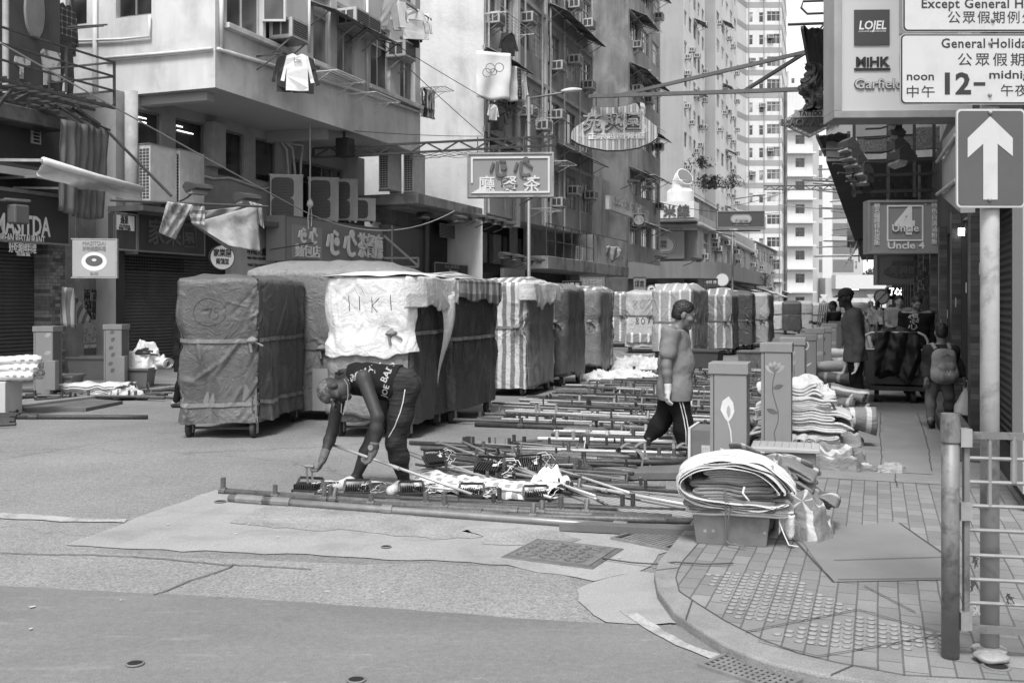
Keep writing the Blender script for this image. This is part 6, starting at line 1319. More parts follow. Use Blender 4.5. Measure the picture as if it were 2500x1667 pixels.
def creases(seed,per,zs,W,L):
 """long straight fold lines in the cloth: loose ones, and ones pulled towards the straps"""
 key=(seed,round(per,2))
 if key in CRC:return CRC[key]
 rs=np.random.RandomState(int(seed*10));N,Hh=420,2.3;nz_=190;U,Z=np.meshgrid(np.linspace(0,per,N,False),np.linspace(0,Hh,nz_),indexing='ij');A=np.zeros_like(U)
 def line(a,b,amp,w):
  dx,dz=b[0]-a[0],b[1]-a[1];L2=dx*dx+dz*dz;pu=(U-a[0]+per*1.5)%per-per*.5
  t=np.clip((pu*dx+(Z-a[1])*dz)/L2,0,1);ds=np.sqrt((pu-t*dx)**2+(Z-a[1]-t*dz)**2);A[:]+=amp*np.maximum(0,1-ds/w)*np.sin(np.pi*np.clip(t*.9+.05,0,1))**.5
 for i in range(64):x,z,an,ln=rs.rand()*per,rs.rand()*2,rs.randn()*.55+1.57,.2+rs.rand()*.6;line((x,z),(x+ln*np.cos(an),z+ln*np.sin(an)),(.006+.013*rs.rand())*rs.choice([-1,1,1]),.02+.05*rs.rand())
 for i in range(90):x,z,an,ln=rs.rand()*per,rs.rand()*2,rs.rand()*3.14,.06+rs.rand()*.25;line((x,z),(x+ln*np.cos(an),z+ln*np.sin(an)),(.005+.008*rs.rand())*rs.choice([-1,1]),.012+.02*rs.rand())
 cor=[0,W,W+L,2*W+L]
 for q in zs:
  for i in range(26):x=rs.choice(cor)+rs.randn()*.16 if i%2 else rs.rand()*per;up=rs.choice([-1,1]);ln=.15+.35*rs.rand();line((x,q+up*.01),(x+rs.randn()*.16,q+up*ln),(.010+.014*rs.rand()),.016+.03*rs.rand())
 for c in cor:
  for i in range(4):ln=.3+rs.rand()*.5;line((c+rs.randn()*.04,1.85),(c+rs.randn()*.18,1.85-ln),.012*rs.choice([-1,1]),.02+.03*rs.rand())
 def f(uu,z):
  a=(uu%1.)*N;b=min(max(z/Hh*(nz_-1),0),nz_-1.001);i=int(a)%N;j=int(b);fa,fb=a-int(a),b-j;i2=(i+1)%N
  return(A[i,j]*(1-fa)+A[i2,j]*fa)*(1-fb)+(A[i,j+1]*(1-fa)+A[i2,j+1]*fa)*fb
 CRC[key]=f;return f
def tarp(W,L,z0,z1,seed,straps,mat,parent,off=0.,zb=None,u0=0.,u1=1.,dome=.05,fold=1.,nu=150,nv=56,top=True,hem=.06,lean=(0,0),name='tarp',flare=.0,hs=0):
 """wrapped cloth; u0..u1 limits it to part of the way round (a loose sheet)"""
 zb=z0 if zb is None else zb;full=(u1-u0)>=.999;per=2*(W+L)
 cf=creases(seed,per,[q[0]for q in straps],W,L)
 def fn(u,v):
  uu=u0+(u1-u0)*u;x,y,n,c=prof(uu,W,L);hz=hem*(nz(uu*9+seed+hs,1.3)+.6*nz(uu*23+seed+hs,4.));z=(zb+hz*(1-v)**3)+(z1-(zb+hz*(1-v)**3))*v
  z *= 1
  d=off+.012
  for zs,dep in straps:d-=dep*(.35+.75*c)*math.exp(-((z-zs)/.14)**2);d-=.018*fold*math.exp(-((z-zs)/.35)**2)*(math.sin(uu*per*17+seed)+math.sin(uu*per*29+seed*2)*.6)*.5
  sx,sy,sz=x*1.1+seed*3.1,y*1.1,z*.75
  d+=.022*fold*noise.noise(Vector((sx,sy,sz)))
  n1=noise.noise(Vector((sx*1.5+z*.5,sy*1.5-z*.5,sz*1.2+7)));d+=.04*fold*(.22-abs(n1))
  d+=fold*cf(uu,z)
  vf=math.exp(-((z-zb)/.45)**2);w_=vf*.02*fold*math.sin(uu*per*9+seed*1.7+nz(uu*5,z)*2);d+=w_ if not hs else abs(w_)+flare*vf+.012*abs(nz(uu*11+hs,z*4))
  d-=.03*max(0,(v-.955)/.045)**2
  d=max(d,off-.085)
  k=(n[0]*d,n[1]*d);ins=.022*c*c
  sgx,sgy=(1 if x>0 else-1),(1 if y>0 else-1)
  return(x+k[0]-sgx*ins+lean[0]*z,y+k[1]-sgy*ins+lean[1]*z,z+.03*max(0,v-.8)*5*nz(x*2+seed,y*2))
 b=MB();wrap=lambda u,v:(((u0+(u1-u0)*u))*per,zb+(z1-zb)*v)
 st=b.grid(fn,nu,nv,full,wrap)
 if top and full:
  last=len(b.v)-nu;rings=9;base=[Vector(p)for p in b.v[last:last+nu]];cen=sum(base,Vector())/nu;prev=last
  for r_ in range(1,rings+1):
   f=1-r_/rings;f=max(f,.02);ring=[]
   for i,p in enumerate(base):
    q=cen+(p-cen)*f;e=1-f*f;q.z=p.z*f+cen.z*(1-f)+dome*min(1,e*1.6)+.045*nz(q.x*2.2+seed,q.y*2.2,3)*e+.02*nz(q.x*6,q.y*6,seed);ring.append(q)
   n0=b.av(ring)
   for i in range(nu):
    i2=(i+1)%nu;b.uv[len(b.f)]=[(b.v[k][0]+2,b.v[k][1]+2)for k in(prev+i,prev+i2,n0+i2,n0+i)];b.af([(prev+i,prev+i2,n0+i2,n0+i)])
   prev=n0
 o=b.build(name,mat,parent,smooth=True,solid=0 if full else .006);return o,fn
def wagon(label,cx,cy,yaw,W,L,H,mat,seed,straps=((1.15,.05),(.5,.03)),over=None,zb=.2,dome=.06,group='wrapped market wagons on the street',wheels=True,text=None,far=False,lean=(0,0),fold=1.):
 m=TR(cx,cy,0)@RZ(yaw);t=thing('market_wagon',label,'wagon',m,group)
 nu,nv=(60,24)if far else(300,110)
 o,fn=tarp(W,L,.2,H,seed,straps,mat,t,zb=zb,dome=dome,nu=nu,nv=nv,lean=lean,fold=fold)
 b=MB();b.bx(-W/2+.03,W/2-.03,-L/2+.03,L/2-.03,.19,.27)
 b.bx(-W/2+.05,W/2-.05,-L/2+.05,L/2-.05,.26,H*.55);b.build('cart_body',plank,t)
 r=.11
 for sx in(-1,1):
  for sy in(-1,1):
   x,y=sx*(W/2-.11),sy*(L/2-.14);b=MB();b.tube([(x-.03,y,r),(x-.022,y,r),(x+.022,y,r),(x+.03,y,r)],[r*.86,r,r,r*.86],18);w=b.build('wheel',wheel_m,t,smooth=False)
   b=MB();b.bx(x-.045,x-.036,y-.03,y+.03,r*.5,.189);b.bx(x+.036,x+.045,y-.03,y+.03,r*.5,.189);b.bx(x-.045,x+.045,y-.05,y+.05,.175,.19);b.tube([(x-.05,y,r),(x+.05,y,r)],.018,8);b.build('fork',gal,w)
 if not far:
  b=MB();b.bar((-W/2+.12,-L/2+.16,r),(W/2-.12,-L/2+.16,r),.03);b.build('axle',blk,t)
 for zs,dep in straps:
  b=MB();n=120 if not far else 60;wv=.024 if not far else .03
  ring=[]
  for i in range(n):
   u=i/n;v0=(zs-zb)/(H-zb);dz=.02*nz(u*6+seed,zs);a=Vector(fn(u,v0+(dz-wv)/(H-zb)));c=Vector(fn(u,v0+(dz+wv)/(H-zb)));x,y,nn,cc=prof(u,W,L);k=Vector((nn[0],nn[1],0))*.014;ring.append((a+k,c+k))
  i0=b.av([p for q in ring for p in q]);b.af([(i0+2*i,i0+2*((i+1)%n),i0+2*((i+1)%n)+1,i0+2*i+1)for i in range(n)]);b.build('strap',strap_m,t,solid=.008)
  if not far and zs>.8:
   x,y,nn,cc=prof(.18+.02*seed%.1,W,L);p=Vector(fn(.16,(zs-zb)/(H-zb)))+Vector((0,-.03,0));b=MB()
   b.grid(lambda u,v:(p.x+.07*math.cos(u*6.283)*math.sin(v*3.14)*(1+.4*nz(u*4,v*4)),p.y-.03-.04*math.sin(u*6.283)*math.sin(v*3.14),p.z+.05-.1*v+.02*nz(u*5,v*3)),14,9,True)
   b.grid(lambda u,v:(p.x+.02+.1*v+.025*math.cos(u*6.283),p.y-.03-.025*math.sin(u*6.283),p.z-.04*v*v-.02),8,6,True);b.grid(lambda u,v:(p.x-.03+.02*v+.02*math.cos(u*6.283),p.y-.03-.02*math.sin(u*6.283),p.z-.14*v),8,6,True);tag(b.build('knot',strap_m,t,smooth=True),kind=None)
 return t,fn
pen=M('marker_pen',.05,.7,0)
GLY={'7':[[(0,1),(.55,1),(.3,.5),(.2,0)]],'5':[[(.55,1),(.1,1),(.05,.6),(.35,.65),(.5,.35),(.3,.05),(0,.1)]],'8':[[(.3,.5),(.05,.75),(.28,1),(.5,.78),(.3,.5),(.05,.22),(.28,0),(.52,.22),(.3,.5)]],'0':[[(.28,1),(.05,.7),(.05,.3),(.28,0),(.5,.3),(.5,.7),(.28,1)]],'K':[[(.1,1),(.12,0)],[(.55,.95),(.12,.5),(.5,.05)]],'1':[[(.2,1),(.25,0)]],'o':[[(.28+.5*math.cos(a*.314),.5+.42*math.sin(a*.314)*(1+.05*math.cos(a)))for a in range(21)]],'\\':[[(.1,1),(.3,.6),(.6,0)]]}
def scribble(t,s_,x,z,h,m=None,r=.005,y0=-3,sp=.72):
 bvs=[BVHTree.FromPolygons([w.co for w in q.data.vertices],[tuple(pp.vertices)for pp in q.data.polygons])for q in t.children if q.name.startswith('tarp')or q.name.startswith('sheet')]
 for i,c in enumerate(s_):
  for st in GLY.get(c,[]):
   pts=[]
   for(ax,ay),(bx_,by)in zip(st[:-1],st[1:]):
    n=max(2,int(math.hypot(bx_-ax,by-ay)*h/.012))
    for k in range(n):
     px_,pz_=x+(i*sp+ax+(bx_-ax)*k/n)*h,z+(ay+(by-ay)*k/n)*h
     hs_=[q for q in(bv.ray_cast(Vector((px_,y0,pz_)),Vector((0,1,0)))[0]for bv in bvs)if q]
     if hs_:pts.append(min(hs_,key=lambda q:q.y)+Vector((0,-.003,0)))
   if len(pts)>2:b=MB();b.tube(pts,r,5);b.build('handwriting',m or pen,t)
WD=[]
t,fn=wagon('grey tarpaulin wagon in front, its cloth marked with a circled number',-3.47,12.95,R(-4),1.02,1.95,1.93,T_grey,1.0,((1.18,.075),(.42,.06)),zb=.2,dome=.05,fold=1.5)
scribble(t,'75',-.14,1.44,.13,M('faint_pen2',.06,.7,0),r=.003);scribble(t,'o',-.21,1.32,.4,M('faint_pen2',.06,.7,0),r=.003)
t,fn=wagon('tall grey wagon standing crosswise behind the circled number wagon',-2.5,14.35,R(-6),2.35,1.1,2.08,T_mid,2.0,((1.0,.06),),zb=.14,dome=.14)
b=MB();b.bx(-.2,1.1,-.6,-.575,.14,.72);b.build('board',M('grey_board',.26),t)
t,fn=wagon('dark wagon topped with a big clean white sheet',-1.55,12.75,R(-12),1.08,1.5,1.93,T_dark,3.0,((1.27,.05),),zb=.2,dome=.03)
o,f2=tarp(1.08,1.5,.2,1.95,3.0,((1.27,.05),),T_white,t,off=.045,zb=1.02,u0=-.06,u1=.215,hs=3,nu=110,nv=60,name='sheet',hem=.14)
o,f3=tarp(1.08,1.5,.2,1.95,3.0,((1.27,.05),),T_pale,t,off=.06,zb=1.6,u0=.2,u1=.5,hs=5,nu=70,nv=24,name='sheet',hem=.14,flare=.09)
# white sheet's top and the loose flap
b=MB();b.grid(lambda u,v:(-.6+1.2*u,-.84+1.66*v,1.965+.07*(1-(2*u-1)**2)*(1-(2*v-1)**2)+.03*nz(u*4,v*4,2)),24,24,False,lambda u,v:(u,v));b.build('sheet',T_white,t,smooth=True,solid=.006)
o,f4=tarp(1.08,1.5,.2,1.9,3.0,((1.27,.05),),T_mid,t,off=.02,zb=.3,u0=-.02,u1=.2,hs=7,nu=60,nv=40,name='sheet',hem=.1)
b=MB();b.grid(lambda u,v:(.6+.05*math.sin(v*5)+.14*(1-v)*math.sin(u*3.14),-.1+.42*u*(1-v)+.25+.1*v,1.7-1.15*v+.1*u),12,24,False,lambda u,v:(u,v));b.build('flap',T_pale,t,smooth=True,solid=.006)
scribble(t,'1',-.3,1.52,.2);scribble(t,'1',-.16,1.53,.18);scribble(t,'K',.02,1.5,.2);scribble(t,'1',.24,1.53,.2);scribble(t,'\\\\',-.2,1.7,.12,r=.002)
t,fn=wagon('dark wagon with a tartan topped cover right behind the white sheet wagon',-.98,14.25,R(-20),1.06,1.55,1.93,T_dark,4.0,((1.15,.04),),zb=.2,dome=.08)
o,f3=tarp(1.06,1.55,.2,1.95,4.0,((1.15,.04),),T_tart,t,off=.05,zb=1.68,u0=0,u1=.998,hs=3,nu=110,nv=16,name='sheet',hem=.12)
b=MB();b.grid(lambda u,v:(-.56+1.12*u,-.8+1.6*v,1.96+.1*(1-(2*u-1)**2)*(1-(2*v-1)**2)+.03*nz(u*4,v*4,5)),20,20,False,lambda u,v:(u*1.1,v*1.6));b.build('sheet',T_tart,t,smooth=True,solid=.006)
t,fn=wagon('wagon in bold pale and dark vertical stripes nearest the lamp post',.06,18.15,R(-20),.98,1.6,1.98,T_str,5.0,((1.2,.06),),zb=.15,dome=.1)
o,f3=tarp(.98,1.6,.2,1.93,5.0,((1.2,.06),),T_mid,t,off=.02,zb=.18,u0=.19,u1=.47,hs=4,nu=60,nv=40,name='sheet');o,f3=tarp(.98,1.6,.2,1.98,5.0,((1.2,.06),),T_pale,t,off=.05,zb=1.66,u0=.17,u1=.5,hs=6,nu=60,nv=18,name='sheet',hem=.18,flare=.08)
t,fn=wagon('grey wagon with a torn paper patch right of the bold striped wagon',.82,20.0,R(-20),.95,1.4,1.9,T_mid,6.0,((1.25,.05),),zb=.2,dome=.1)
o,f3=tarp(.95,1.4,.2,1.9,6.0,((1.25,.05),),T_grey,t,off=.03,hs=4,zb=.25,u0=.16,u1=.45,nu=60,nv=30,name='sheet',hem=.15)
p=Vector(fn(.13,.85));b=MB();b.grid(lambda u,v:(p.x-.09+.18*u,p.y-.06-.02*nz(u*4,v*4),p.z-.16+.2*v+.03*nz(u*6,2)),8,8);b.build('paper_patch',white_c,t,solid=.003)
t,fn=wagon('grey wagon with faint tartan cloth, third in the row past the lamp post',1.72,23.0,R(-20),.95,1.4,1.9,T_tart,7.0,((1.2,.06),),zb=.2,dome=.1);o,f3=tarp(.95,1.4,.2,1.9,7.0,((1.2,.06),),T_mid,t,off=.03,hs=4,zb=.2,u0=.0,u1=.4,nu=60,nv=30,name='sheet',hem=.2)
FARW=[('striped wagon left of the numbered white wagon',3.85,36.6,-12,1.05,1.3,1.92,T_str2,8.0,((1.15,.05),)),
 ('white wrapped wagon numbered 807 above a striped skirt',4.25,32.3,-9,1.06,1.3,1.93,T_pale,9.0,((1.2,.05),)),
 ('large wagon with wide grey and thin pale stripes behind the walking man',4.98,29.4,-27,1.2,1.7,1.98,T_str3,10.0,((1.05,.06),)),
 ('pale striped wagon squeezed right of the large striped wagon',6.5,31.2,-20,.95,1.4,1.85,T_str2,11.0,((1.05,.07),)),
 ('dark grey wagon being pushed by the man seen from behind',7.9,34.6,-17,1.0,1.5,1.92,T_grey,12.0,((1.0,.05),)),
 ('pale wagon with a striped edge right of the pushed wagon',8.95,36.4,-22,1.0,1.4,1.9,T_pale,13.0,((1.0,.06),)),
 ('far dark grey wagon standing alone before the white row',14.05,50.0,-14,.9,1.1,1.6,T_grey,14.0,((.95,.05),)),
 ('far white wagon left of the lone dark grey wagon',13.75,51.5,-14,1.0,1.2,1.57,T_white,15.0,((1.0,.04),)),
 ('far white wagon first right of the lone dark grey wagon',15.9,54.5,-14,1.0,1.2,1.6,T_pale,16.0,((1.0,.04),)),
 ('far white wagon second right of the lone dark grey wagon',17.2,56.0,-14,1.1,1.2,1.5,T_white,17.0,((.9,.04),)),
 ('far white wagon third right of the lone dark grey wagon',18.5,58.0,-14,1.2,1.2,1.5,T_pale,18.0,((.9,.04),)),
 ('far white wagon behind the bearded man',19.7,60.0,-14,1.1,1.2,1.55,T_white,19.0,((.95,.04),)),
 ('far pale wagon behind the capped man',21.5,62.0,-14,1.4,1.2,1.5,T_pale,20.0,((.95,.04),))]
for lb,x,y,yw,w_,l_,h_,m_,sd_,st_ in FARW:
 t,fn=wagon(lb,x,y,R(yw),w_,l_,h_,m_,sd_,st_,zb=.22,dome=.08 if 'large' not in lb else .2,far=y>40)
 if '807' in lb:
  scribble(t,'807',-.32,1.42,.28,M('faint_pen',.3,.8,0),.009,sp=.85);scribble(t,'807',-.22,.93,.2,None,.011,sp=.9)
  o,f3=tarp(w_,l_,.2,.65,sd_,st_,T_str2,t,off=.03,hs=4,zb=.36,u0=0,u1=.23,nu=50,nv=12,name='sheet')
 elif 'dark grey' not in lb and y<40:o,f3=tarp(w_,l_,.2,h_,sd_,st_,T_mid if 'large' not in lb else tarp_mat('tarp_ribbed',.2,(.09,.5,.45,1.1)),t,off=.03,hs=4,zb=.3,u0=.22,u1=.46,nu=60,nv=30,name='sheet',hem=.12)
# ---------------------------------------------------------------- steel poles laid out over the road
rust=M('pole_steel_dark',.045,.55,.3,14,metal=.1,speck=.3,spsc=60);rust2=M('pole_steel_mid',.1,.5,.3,14,metal=.15,speck=.3,spsc=60);tubew=M('pole_aluminium',.42,.35,.12,14,metal=.35);tubem=M('pole_grey',.2,.4,.2,14,metal=.4)
def pole(A,B,r,m,label,group=None,pegs=(),sleeves=(),parts=True,name='steel_pole',pm=None):
 """pole from A to B; pegs: (where 0..1, height, sideways lean); sleeves: (where, length)"""
 A=Vector(A);B=Vector(B);d=B-A;L=d.length;q=d.to_track_quat('X','Z').to_matrix().to_4x4();mt=Matrix.Translation(A)@q
 b=MB();bend=rnd(-.008,.008)*L;b.tube([(0,0,0),(L*.33,bend,0),(L*.66,bend,0),(L,0,0)],r,10)
 if not parts:
  for u,h,ln in pegs:b.tube([(u*L,0,0),(u*L,ln*h,h)],r*.95,7)
  for u,ln in sleeves:b.tube([(u*L,0,0),(u*L+ln,0,0)],r*1.35,8)
  return tag(b.build(name,m,mat=mt,smooth=False),label,'pole',group)
 t=thing(name,label,'pole',mt,group);b.build('tube',m,t,smooth=True)
 for u,h,ln in pegs:b=MB();b.tube([(u*L,0,r*.3),(u*L,ln*h,h)],r*.85,10);b.tube([(u*L-r*1.2,0,0),(u*L+r*1.2,0,0)],r*1.25,10);b.build('peg',pm or m,t)
 for u,ln in sleeves:b=MB();b.tube([(u*L,0,0),(u*L+ln,0,0)],r*1.35,12);b.build('sleeve',m,t)
 return t
g2=lambda p,h:G(p[0],p[1],h)
random.seed(100)
GA='steel poles in the nearest row'
N=[((545,1198),(1500,1262),.026,rust2,'long pole with an upright peg at its far left end, nearest row',[(.0,.115,0),(.3,.1,0),(.55,.1,0)],[(.2,.2)]),
 ((560,1216),(1716,1300),.031,tubem,'thickest and foremost grey pole of the nearest row',[],[(.02,.5),(.085,.08),(.36,.09),(.835,.1)]),
 ((672,1212),(1640,1262),.024,rust2,'pole with six upright pegs just behind the foremost pole',[(.0,.1,0),(.135,.13,0),(.16,.09,.5),(.45,.11,0),(.74,.12,0),(.8,.09,.6)],[(.3,.12)]),
 ((765,1206),(1545,1242),.022,rust,'dark pole with a double peg at its right end, nearest row',[(.6,.12,0),(.97,.11,0),(1.,.12,0)],[(.4,.2)]),
 ((830,1226),(1650,1270),.026,rust2,'pole lying between the pegged pole and the foremost pole',[(.1,.08,0),(.33,.1,0),(.62,.09,.4)],[(.5,.14)]),
 ((1010,1244),(1240,1258),.03,rust2,'short stub of thick pole in front of the nearest row',[],[(.6,.1)]),
 ((1000,1226),(1705,1248),.022,rust,'thin dark pole running under the lamp cables',[(.3,.09,0)],[]),
 ((1200,1258),(1716,1272),.024,rust2,'dark pole ending beneath the striped bundle',[(.2,.09,.5)],[])]
for a,c,r,m,lb,pg,sl_ in N:pole(g2(a,r),g2(c,r),r,m,lb,GA,pg,sl_)
D=[((985,1099),(1346,1224),.013,'thin pale tube lying slantwise, left of the slanting five'),((1068,1088),(1454,1226),.013,'thin pale tube lying slantwise, second of the slanting five'),((1129,1094),(1456,1227),.012,'thin pale tube lying slantwise, middle of the slanting five'),((1182,1095),(1537,1218),.013,'thin pale tube lying slantwise, fourth of the slanting five'),((1236,1165),(1700,1246),.015,'thin grey tube lying slantwise, right of the slanting five'),((1100,1163),(1267,1197),.012,'short pale tube lying over the chequered roll'),((838,1173),(1136,1206),.012,'short pale tube lying over the second lamp'),((948,1178),(1300,1217),.012,'short pale tube lying over the third lamp')]
for i,(a,c,r,lb)in enumerate(D):pole(g2(a,.03)+Vector((0,0,.015+.03*(i%3))),g2(c,.04)+Vector((0,0,.03+.02*(i%2))),r,tubew,lb,'thin pale tubes lying slantwise',[],[(.55,.05)],name='thin_tube')
GB='steel poles in the strapped bundle'
Bn=[((1000,1080),(1712,1113),.022),((1028,1093),(1712,1128),.024),((1100,1088),(1712,1105),.018),((1130,1105),(1712,1136),.026),((1330,1126),(1697,1134),.028),((1250,1096),(1712,1119),.02),((1300,1110),(1712,1124),.022),((1160,1098),(1700,1121),.024),((1390,1104),(1712,1116),.016),((1200,1116),(1640,1128),.018)]
for i,(a,c,r)in enumerate(Bn):pole(g2(a,.03),g2(c,.03)+Vector((0,0,.025*(i%3))),r,[rust,rust2,rust,tubem,rust][i%5]if i not in(5,8)else tubew,['foremost long dark pole of the strapped bundle with upright pegs','second long dark pole of the strapped bundle','pole at the back of the strapped bundle'][min(i,2)]if i<3 else 'pole held in the two knotted straps beside the flower lockers',GB,[(rnd(.05,.95),.1,0)for _ in range(4 if i<3 else 1)],[(rnd(.2,.6),.12)])
for px,lb in((1540,'knotted grey strap round the middle of the pole bundle'),(1674,'knotted grey strap round the right end of the pole bundle')):
 p=G(px,1116,.05);t=thing('strap',lb,'strap',TR(p.x,p.y-.02,0)@RZ(R(20)));b=MB()
 b.grid(lambda u,v:(-.03+.06*v,.3*math.cos(u*6.283),.075+.08*math.sin(u*6.283)),24,3,True)
 b.build('band',strap_m,t,solid=.005);b=MB()
 for sgn in(-1,1):b.grid(lambda u,v:(sgn*.16*u,-.1+.04*v-.02*math.sin(u*3),.16+.05*math.sin(u*3.1)+.01*v),8,3);b.grid(lambda u,v:(sgn*.05*u+.02*v,-.28-.03*u,.16-.15*u),8,3)
 b.build('bow',strap_m,t,solid=.004)
random.seed(19)
for i in range(34):
 x0=rnd(1010,1300);y0=rnd(1085,1185);x1=min(1712,x0+rnd(260,480));y1=y0+(x1-x0)*rnd(.0,.16)
 pole(g2((x0,y0),.02)+Vector((0,0,.02*(i%4))),g2((x1,min(y1,1235)),.02)+Vector((0,0,.02*((i+2)%4))),rnd(.009,.018),random.choice((rust,rust2,rust,tubem,rust)),'thin pole in the loose tangle between the nearest row and the strapped bundle','thin poles in the loose tangle',[(rnd(.1,.9),.08,rnd(-.6,.6))for _ in range(2)],[(rnd(.2,.8),.1)],parts=False)
GC='steel poles in the crossed dark bundle'
for i,(a,c)in enumerate((((1255,1082),(1565,1050)),((1280,1087),(1700,1058)),((1300,1090),(1712,1064)),((1370,1068),(1705,1046)),((1425,1060),(1560,1046)),((1480,1079),(1700,1060)))):pole(g2(a,.03),g2(c,.05)+Vector((0,0,.02*(i%3))),.027 if i%2 else .024,rust,'dark thick pole in the crossed bundle behind the walking man',GC,[(.0,.1,0)]if i<2 else[],[])
GD='steel poles laid across the road behind the walking man'
E_=[((1160,1036),(1740,1058)),((1172,1024),(1740,1050)),((1200,1025),(1574,1048)),((1234,1014),(1727,1033)),((1266,1005),(1740,1022)),((1310,1003),(1740,1015)),((1316,972),(1850,985)),((1353,957),(1850,974)),((1383,967),(1800,978)),((1414,983),(1850,998)),((1418,989),(1800,1012)),((1438,945),(1850,965)),((1482,941),(1850,952))]
for i,(a,c)in enumerate(E_):pole(g2(a,.03),g2(c,.03),rnd(.02,.032),[rust,rust2,rust,tubem][i%4],'long dark pole in the wide spread laid across the road behind the walking man',GD,[(0,.11,0)]*(i%2)+[(rnd(.1,.9),.11,rnd(-.2,.2))for _ in range(5)],[(rnd(.2,.8),.14)])
random.seed(77);GE='poles in the far spread between wagons and lockers'
for i in range(190):
 s_=10.8+13.5*(i/190)+rnd(-.15,.15);l1=1.5+rnd(0,.5);l0=l1+rnd(1.6,3.9);zz=.025+.03*(i%3)+max(0,.02*rnd(-1,2));k=rnd(-.4,.4)
 if s_<12.5:l0=min(l0,3.6)
 m=random.choice((rust,rust2,rust,rust,tubem,rust2,tubew));pole(ST(s_+k,l0,zz),ST(s_,l1,zz),rnd(.012,.025),m,'pole in the far spread of poles between the wagons and the flower lockers',GE,[(rnd(.05,.95),.1,rnd(-.4,.4))for _ in range(random.choice((0,2,4)))],[(rnd(.1,.8),.14)],parts=False)
for i,(a,c)in enumerate((((1500,858),(1610,898)),((1512,862),(1640,905)),((1690,872),(1770,890)),((1720,870),(1800,892)),((1690,915),(1760,935)),((1820,952),(1860,944)))):pole(g2(a,.15),g2(c,.1),.014,tubew,'thin pale rod sticking out of the far pole spread','thin pale rods in the far spread',parts=False,name='thin_rod')
# floodlights of the stalls, with their leads
led=M('led_black',.025,.5,.3,20,bump=.3);ledg=M('led_glass',.12,.15);leadw=M('lead_white',.6,.5);leadb=M('lead_black',.02,.5)
def ledlamp(px,py,yaw,label,tilt=0.,sc=1.0,z=.02,lift=False):
 p=G(px,py);t=thing('stall_floodlight',label,'floodlight',TR(p.x,p.y,z)@RZ(yaw)@Matrix.Rotation(tilt,4,'X')@Matrix.Scale(sc*.78,4),'stall floodlights lying among the poles')
 b=MB();b.bx(-.15,.15,-.11,.11,.0,.03)
 for i in range(10):x=-.13+i*.026;b.bx(x,x+.012,-.095,.095,.03,.085)
 b.build('housing',led,t,bevel=.004);b=MB();b.bx(-.14,.14,-.1,.1,-.006,-.001);b.build('glass',ledg,t)
 b=MB();b.bar((-.155,0,.03),(-.14,.09,.13),.03,.008);b.bar((.155,0,.03),(.14,.09,.13),.03,.008);b.bar((-.14,.09,.13),(.14,.09,.13),.008,.03);b.build('bracket',led,t)
 if lift:b=MB();b.bar((0,.0,.08),(-.03,.02,.27),.022,.01);b.bar((.06,0,.08),(.03,.02,.27),.022,.01);b.tube([(-.05,.02,.27),(.06,.02,.27)],.016,10);b.build('lifting_handle',steel,t)
 b=MB();b.bx(.05,.09,-.02,.02,.09,.094);b.build('label_plate',wht,t)
 for m_,sd in((leadw,1),(leadb,2)):
  random.seed(sd+int(px));b=MB();pts=[]
  for i in range(26):a=i*.75;rr=.1+.05*math.sin(i*1.3+sd);pts.append((.16+rr*math.cos(a)*1.2,rr*math.sin(a)*.8+.03*sd,.012+.09*abs(math.sin(i*.35+sd))*(1 if i<14 else .15)))
  b.tube(pts,.005,6);b.build('lead',m_,t,smooth=True)
 return t
ledlamp(752,1204,R(-15),'black stall floodlight the bending man is lifting by its bracket',lift=True);ledlamp(872,1208,R(5),'black stall floodlight by the toes of the bending man',0,.95);ledlamp(1005,1210,R(12),'black stall floodlight near the right shoe of the bending man',0,.9)
ledlamp(1150,1222,R(-5),'grey backed stall floodlight on the nearest pole row',0,.9,.04);ledlamp(1310,1228,R(8),'stall floodlight tangled in white leads on the nearest row',0,.9,.04);ledlamp(1060,1152,R(30),'black stall floodlight tipped on the chequered roll',R(30),.9,.1);ledlamp(1195,1170,R(-20),'large black stall floodlight right of the chequered roll',R(20),1.2,.06);ledlamp(1290,1160,R(15),'upright stall floodlight between the slanting tubes',R(50),1.0,.08)
# chequered plastic roll on the ground
def chk(t):
 a=t.math('GREATER_THAN',t.math('FRACT',t.math('DIVIDE',t.sep()[0],.11)),.5);c=t.math('GREATER_THAN',t.math('FRACT',t.math('DIVIDE',t.sep()[1],.09)),.5)
 return t.math('SUBTRACT',1.0,t.math('MULTIPLY',t.math('MULTIPLY',a,c),.6))
chkm=M('chequered_sheet',.62,.5,.08,4,fn=chk,bump=.5,bsc=12)
A_,B_=G(1015,1172,.06),G(1360,1203,.06);d=B_-A_;mt=Matrix.Translation(Vector((A_.x,A_.y,0)))@d.to_track_quat('X','Z').to_matrix().to_4x4();Ld=d.length
t=thing('chequered_roll','pale chequered plastic sheet rolled flat under the slanting tubes','sheet',mt);b=MB()
b.grid(lambda u,v:(u*Ld,(.2+.05*nz(u*5,1))*math.cos(v*3.1416)+.03*nz(u*9,v*5),.02+.1*max(0,math.sin(v*3.1416))**.6*(1+.5*nz(u*5,v*4,4))+.02*nz(u*16,v*9)),60,16);b.build('sheet',chkm,t,smooth=True)
t=thing('white_cloth','scrunched white cloth at the right end of the chequered roll','cloth',TR(*G(1345,1195))@RZ(.4));b=MB();b.grid(lambda u,v:((u-.5)*.42,(v-.5)*.3,.02+.14*(1-(2*u-1)**2)*(1-(2*v-1)**2)*(1+1.2*nz(u*5,v*5))+.03*nz(u*12,v*12)),30,24);b.build('cloth',white_c,t,smooth=True)
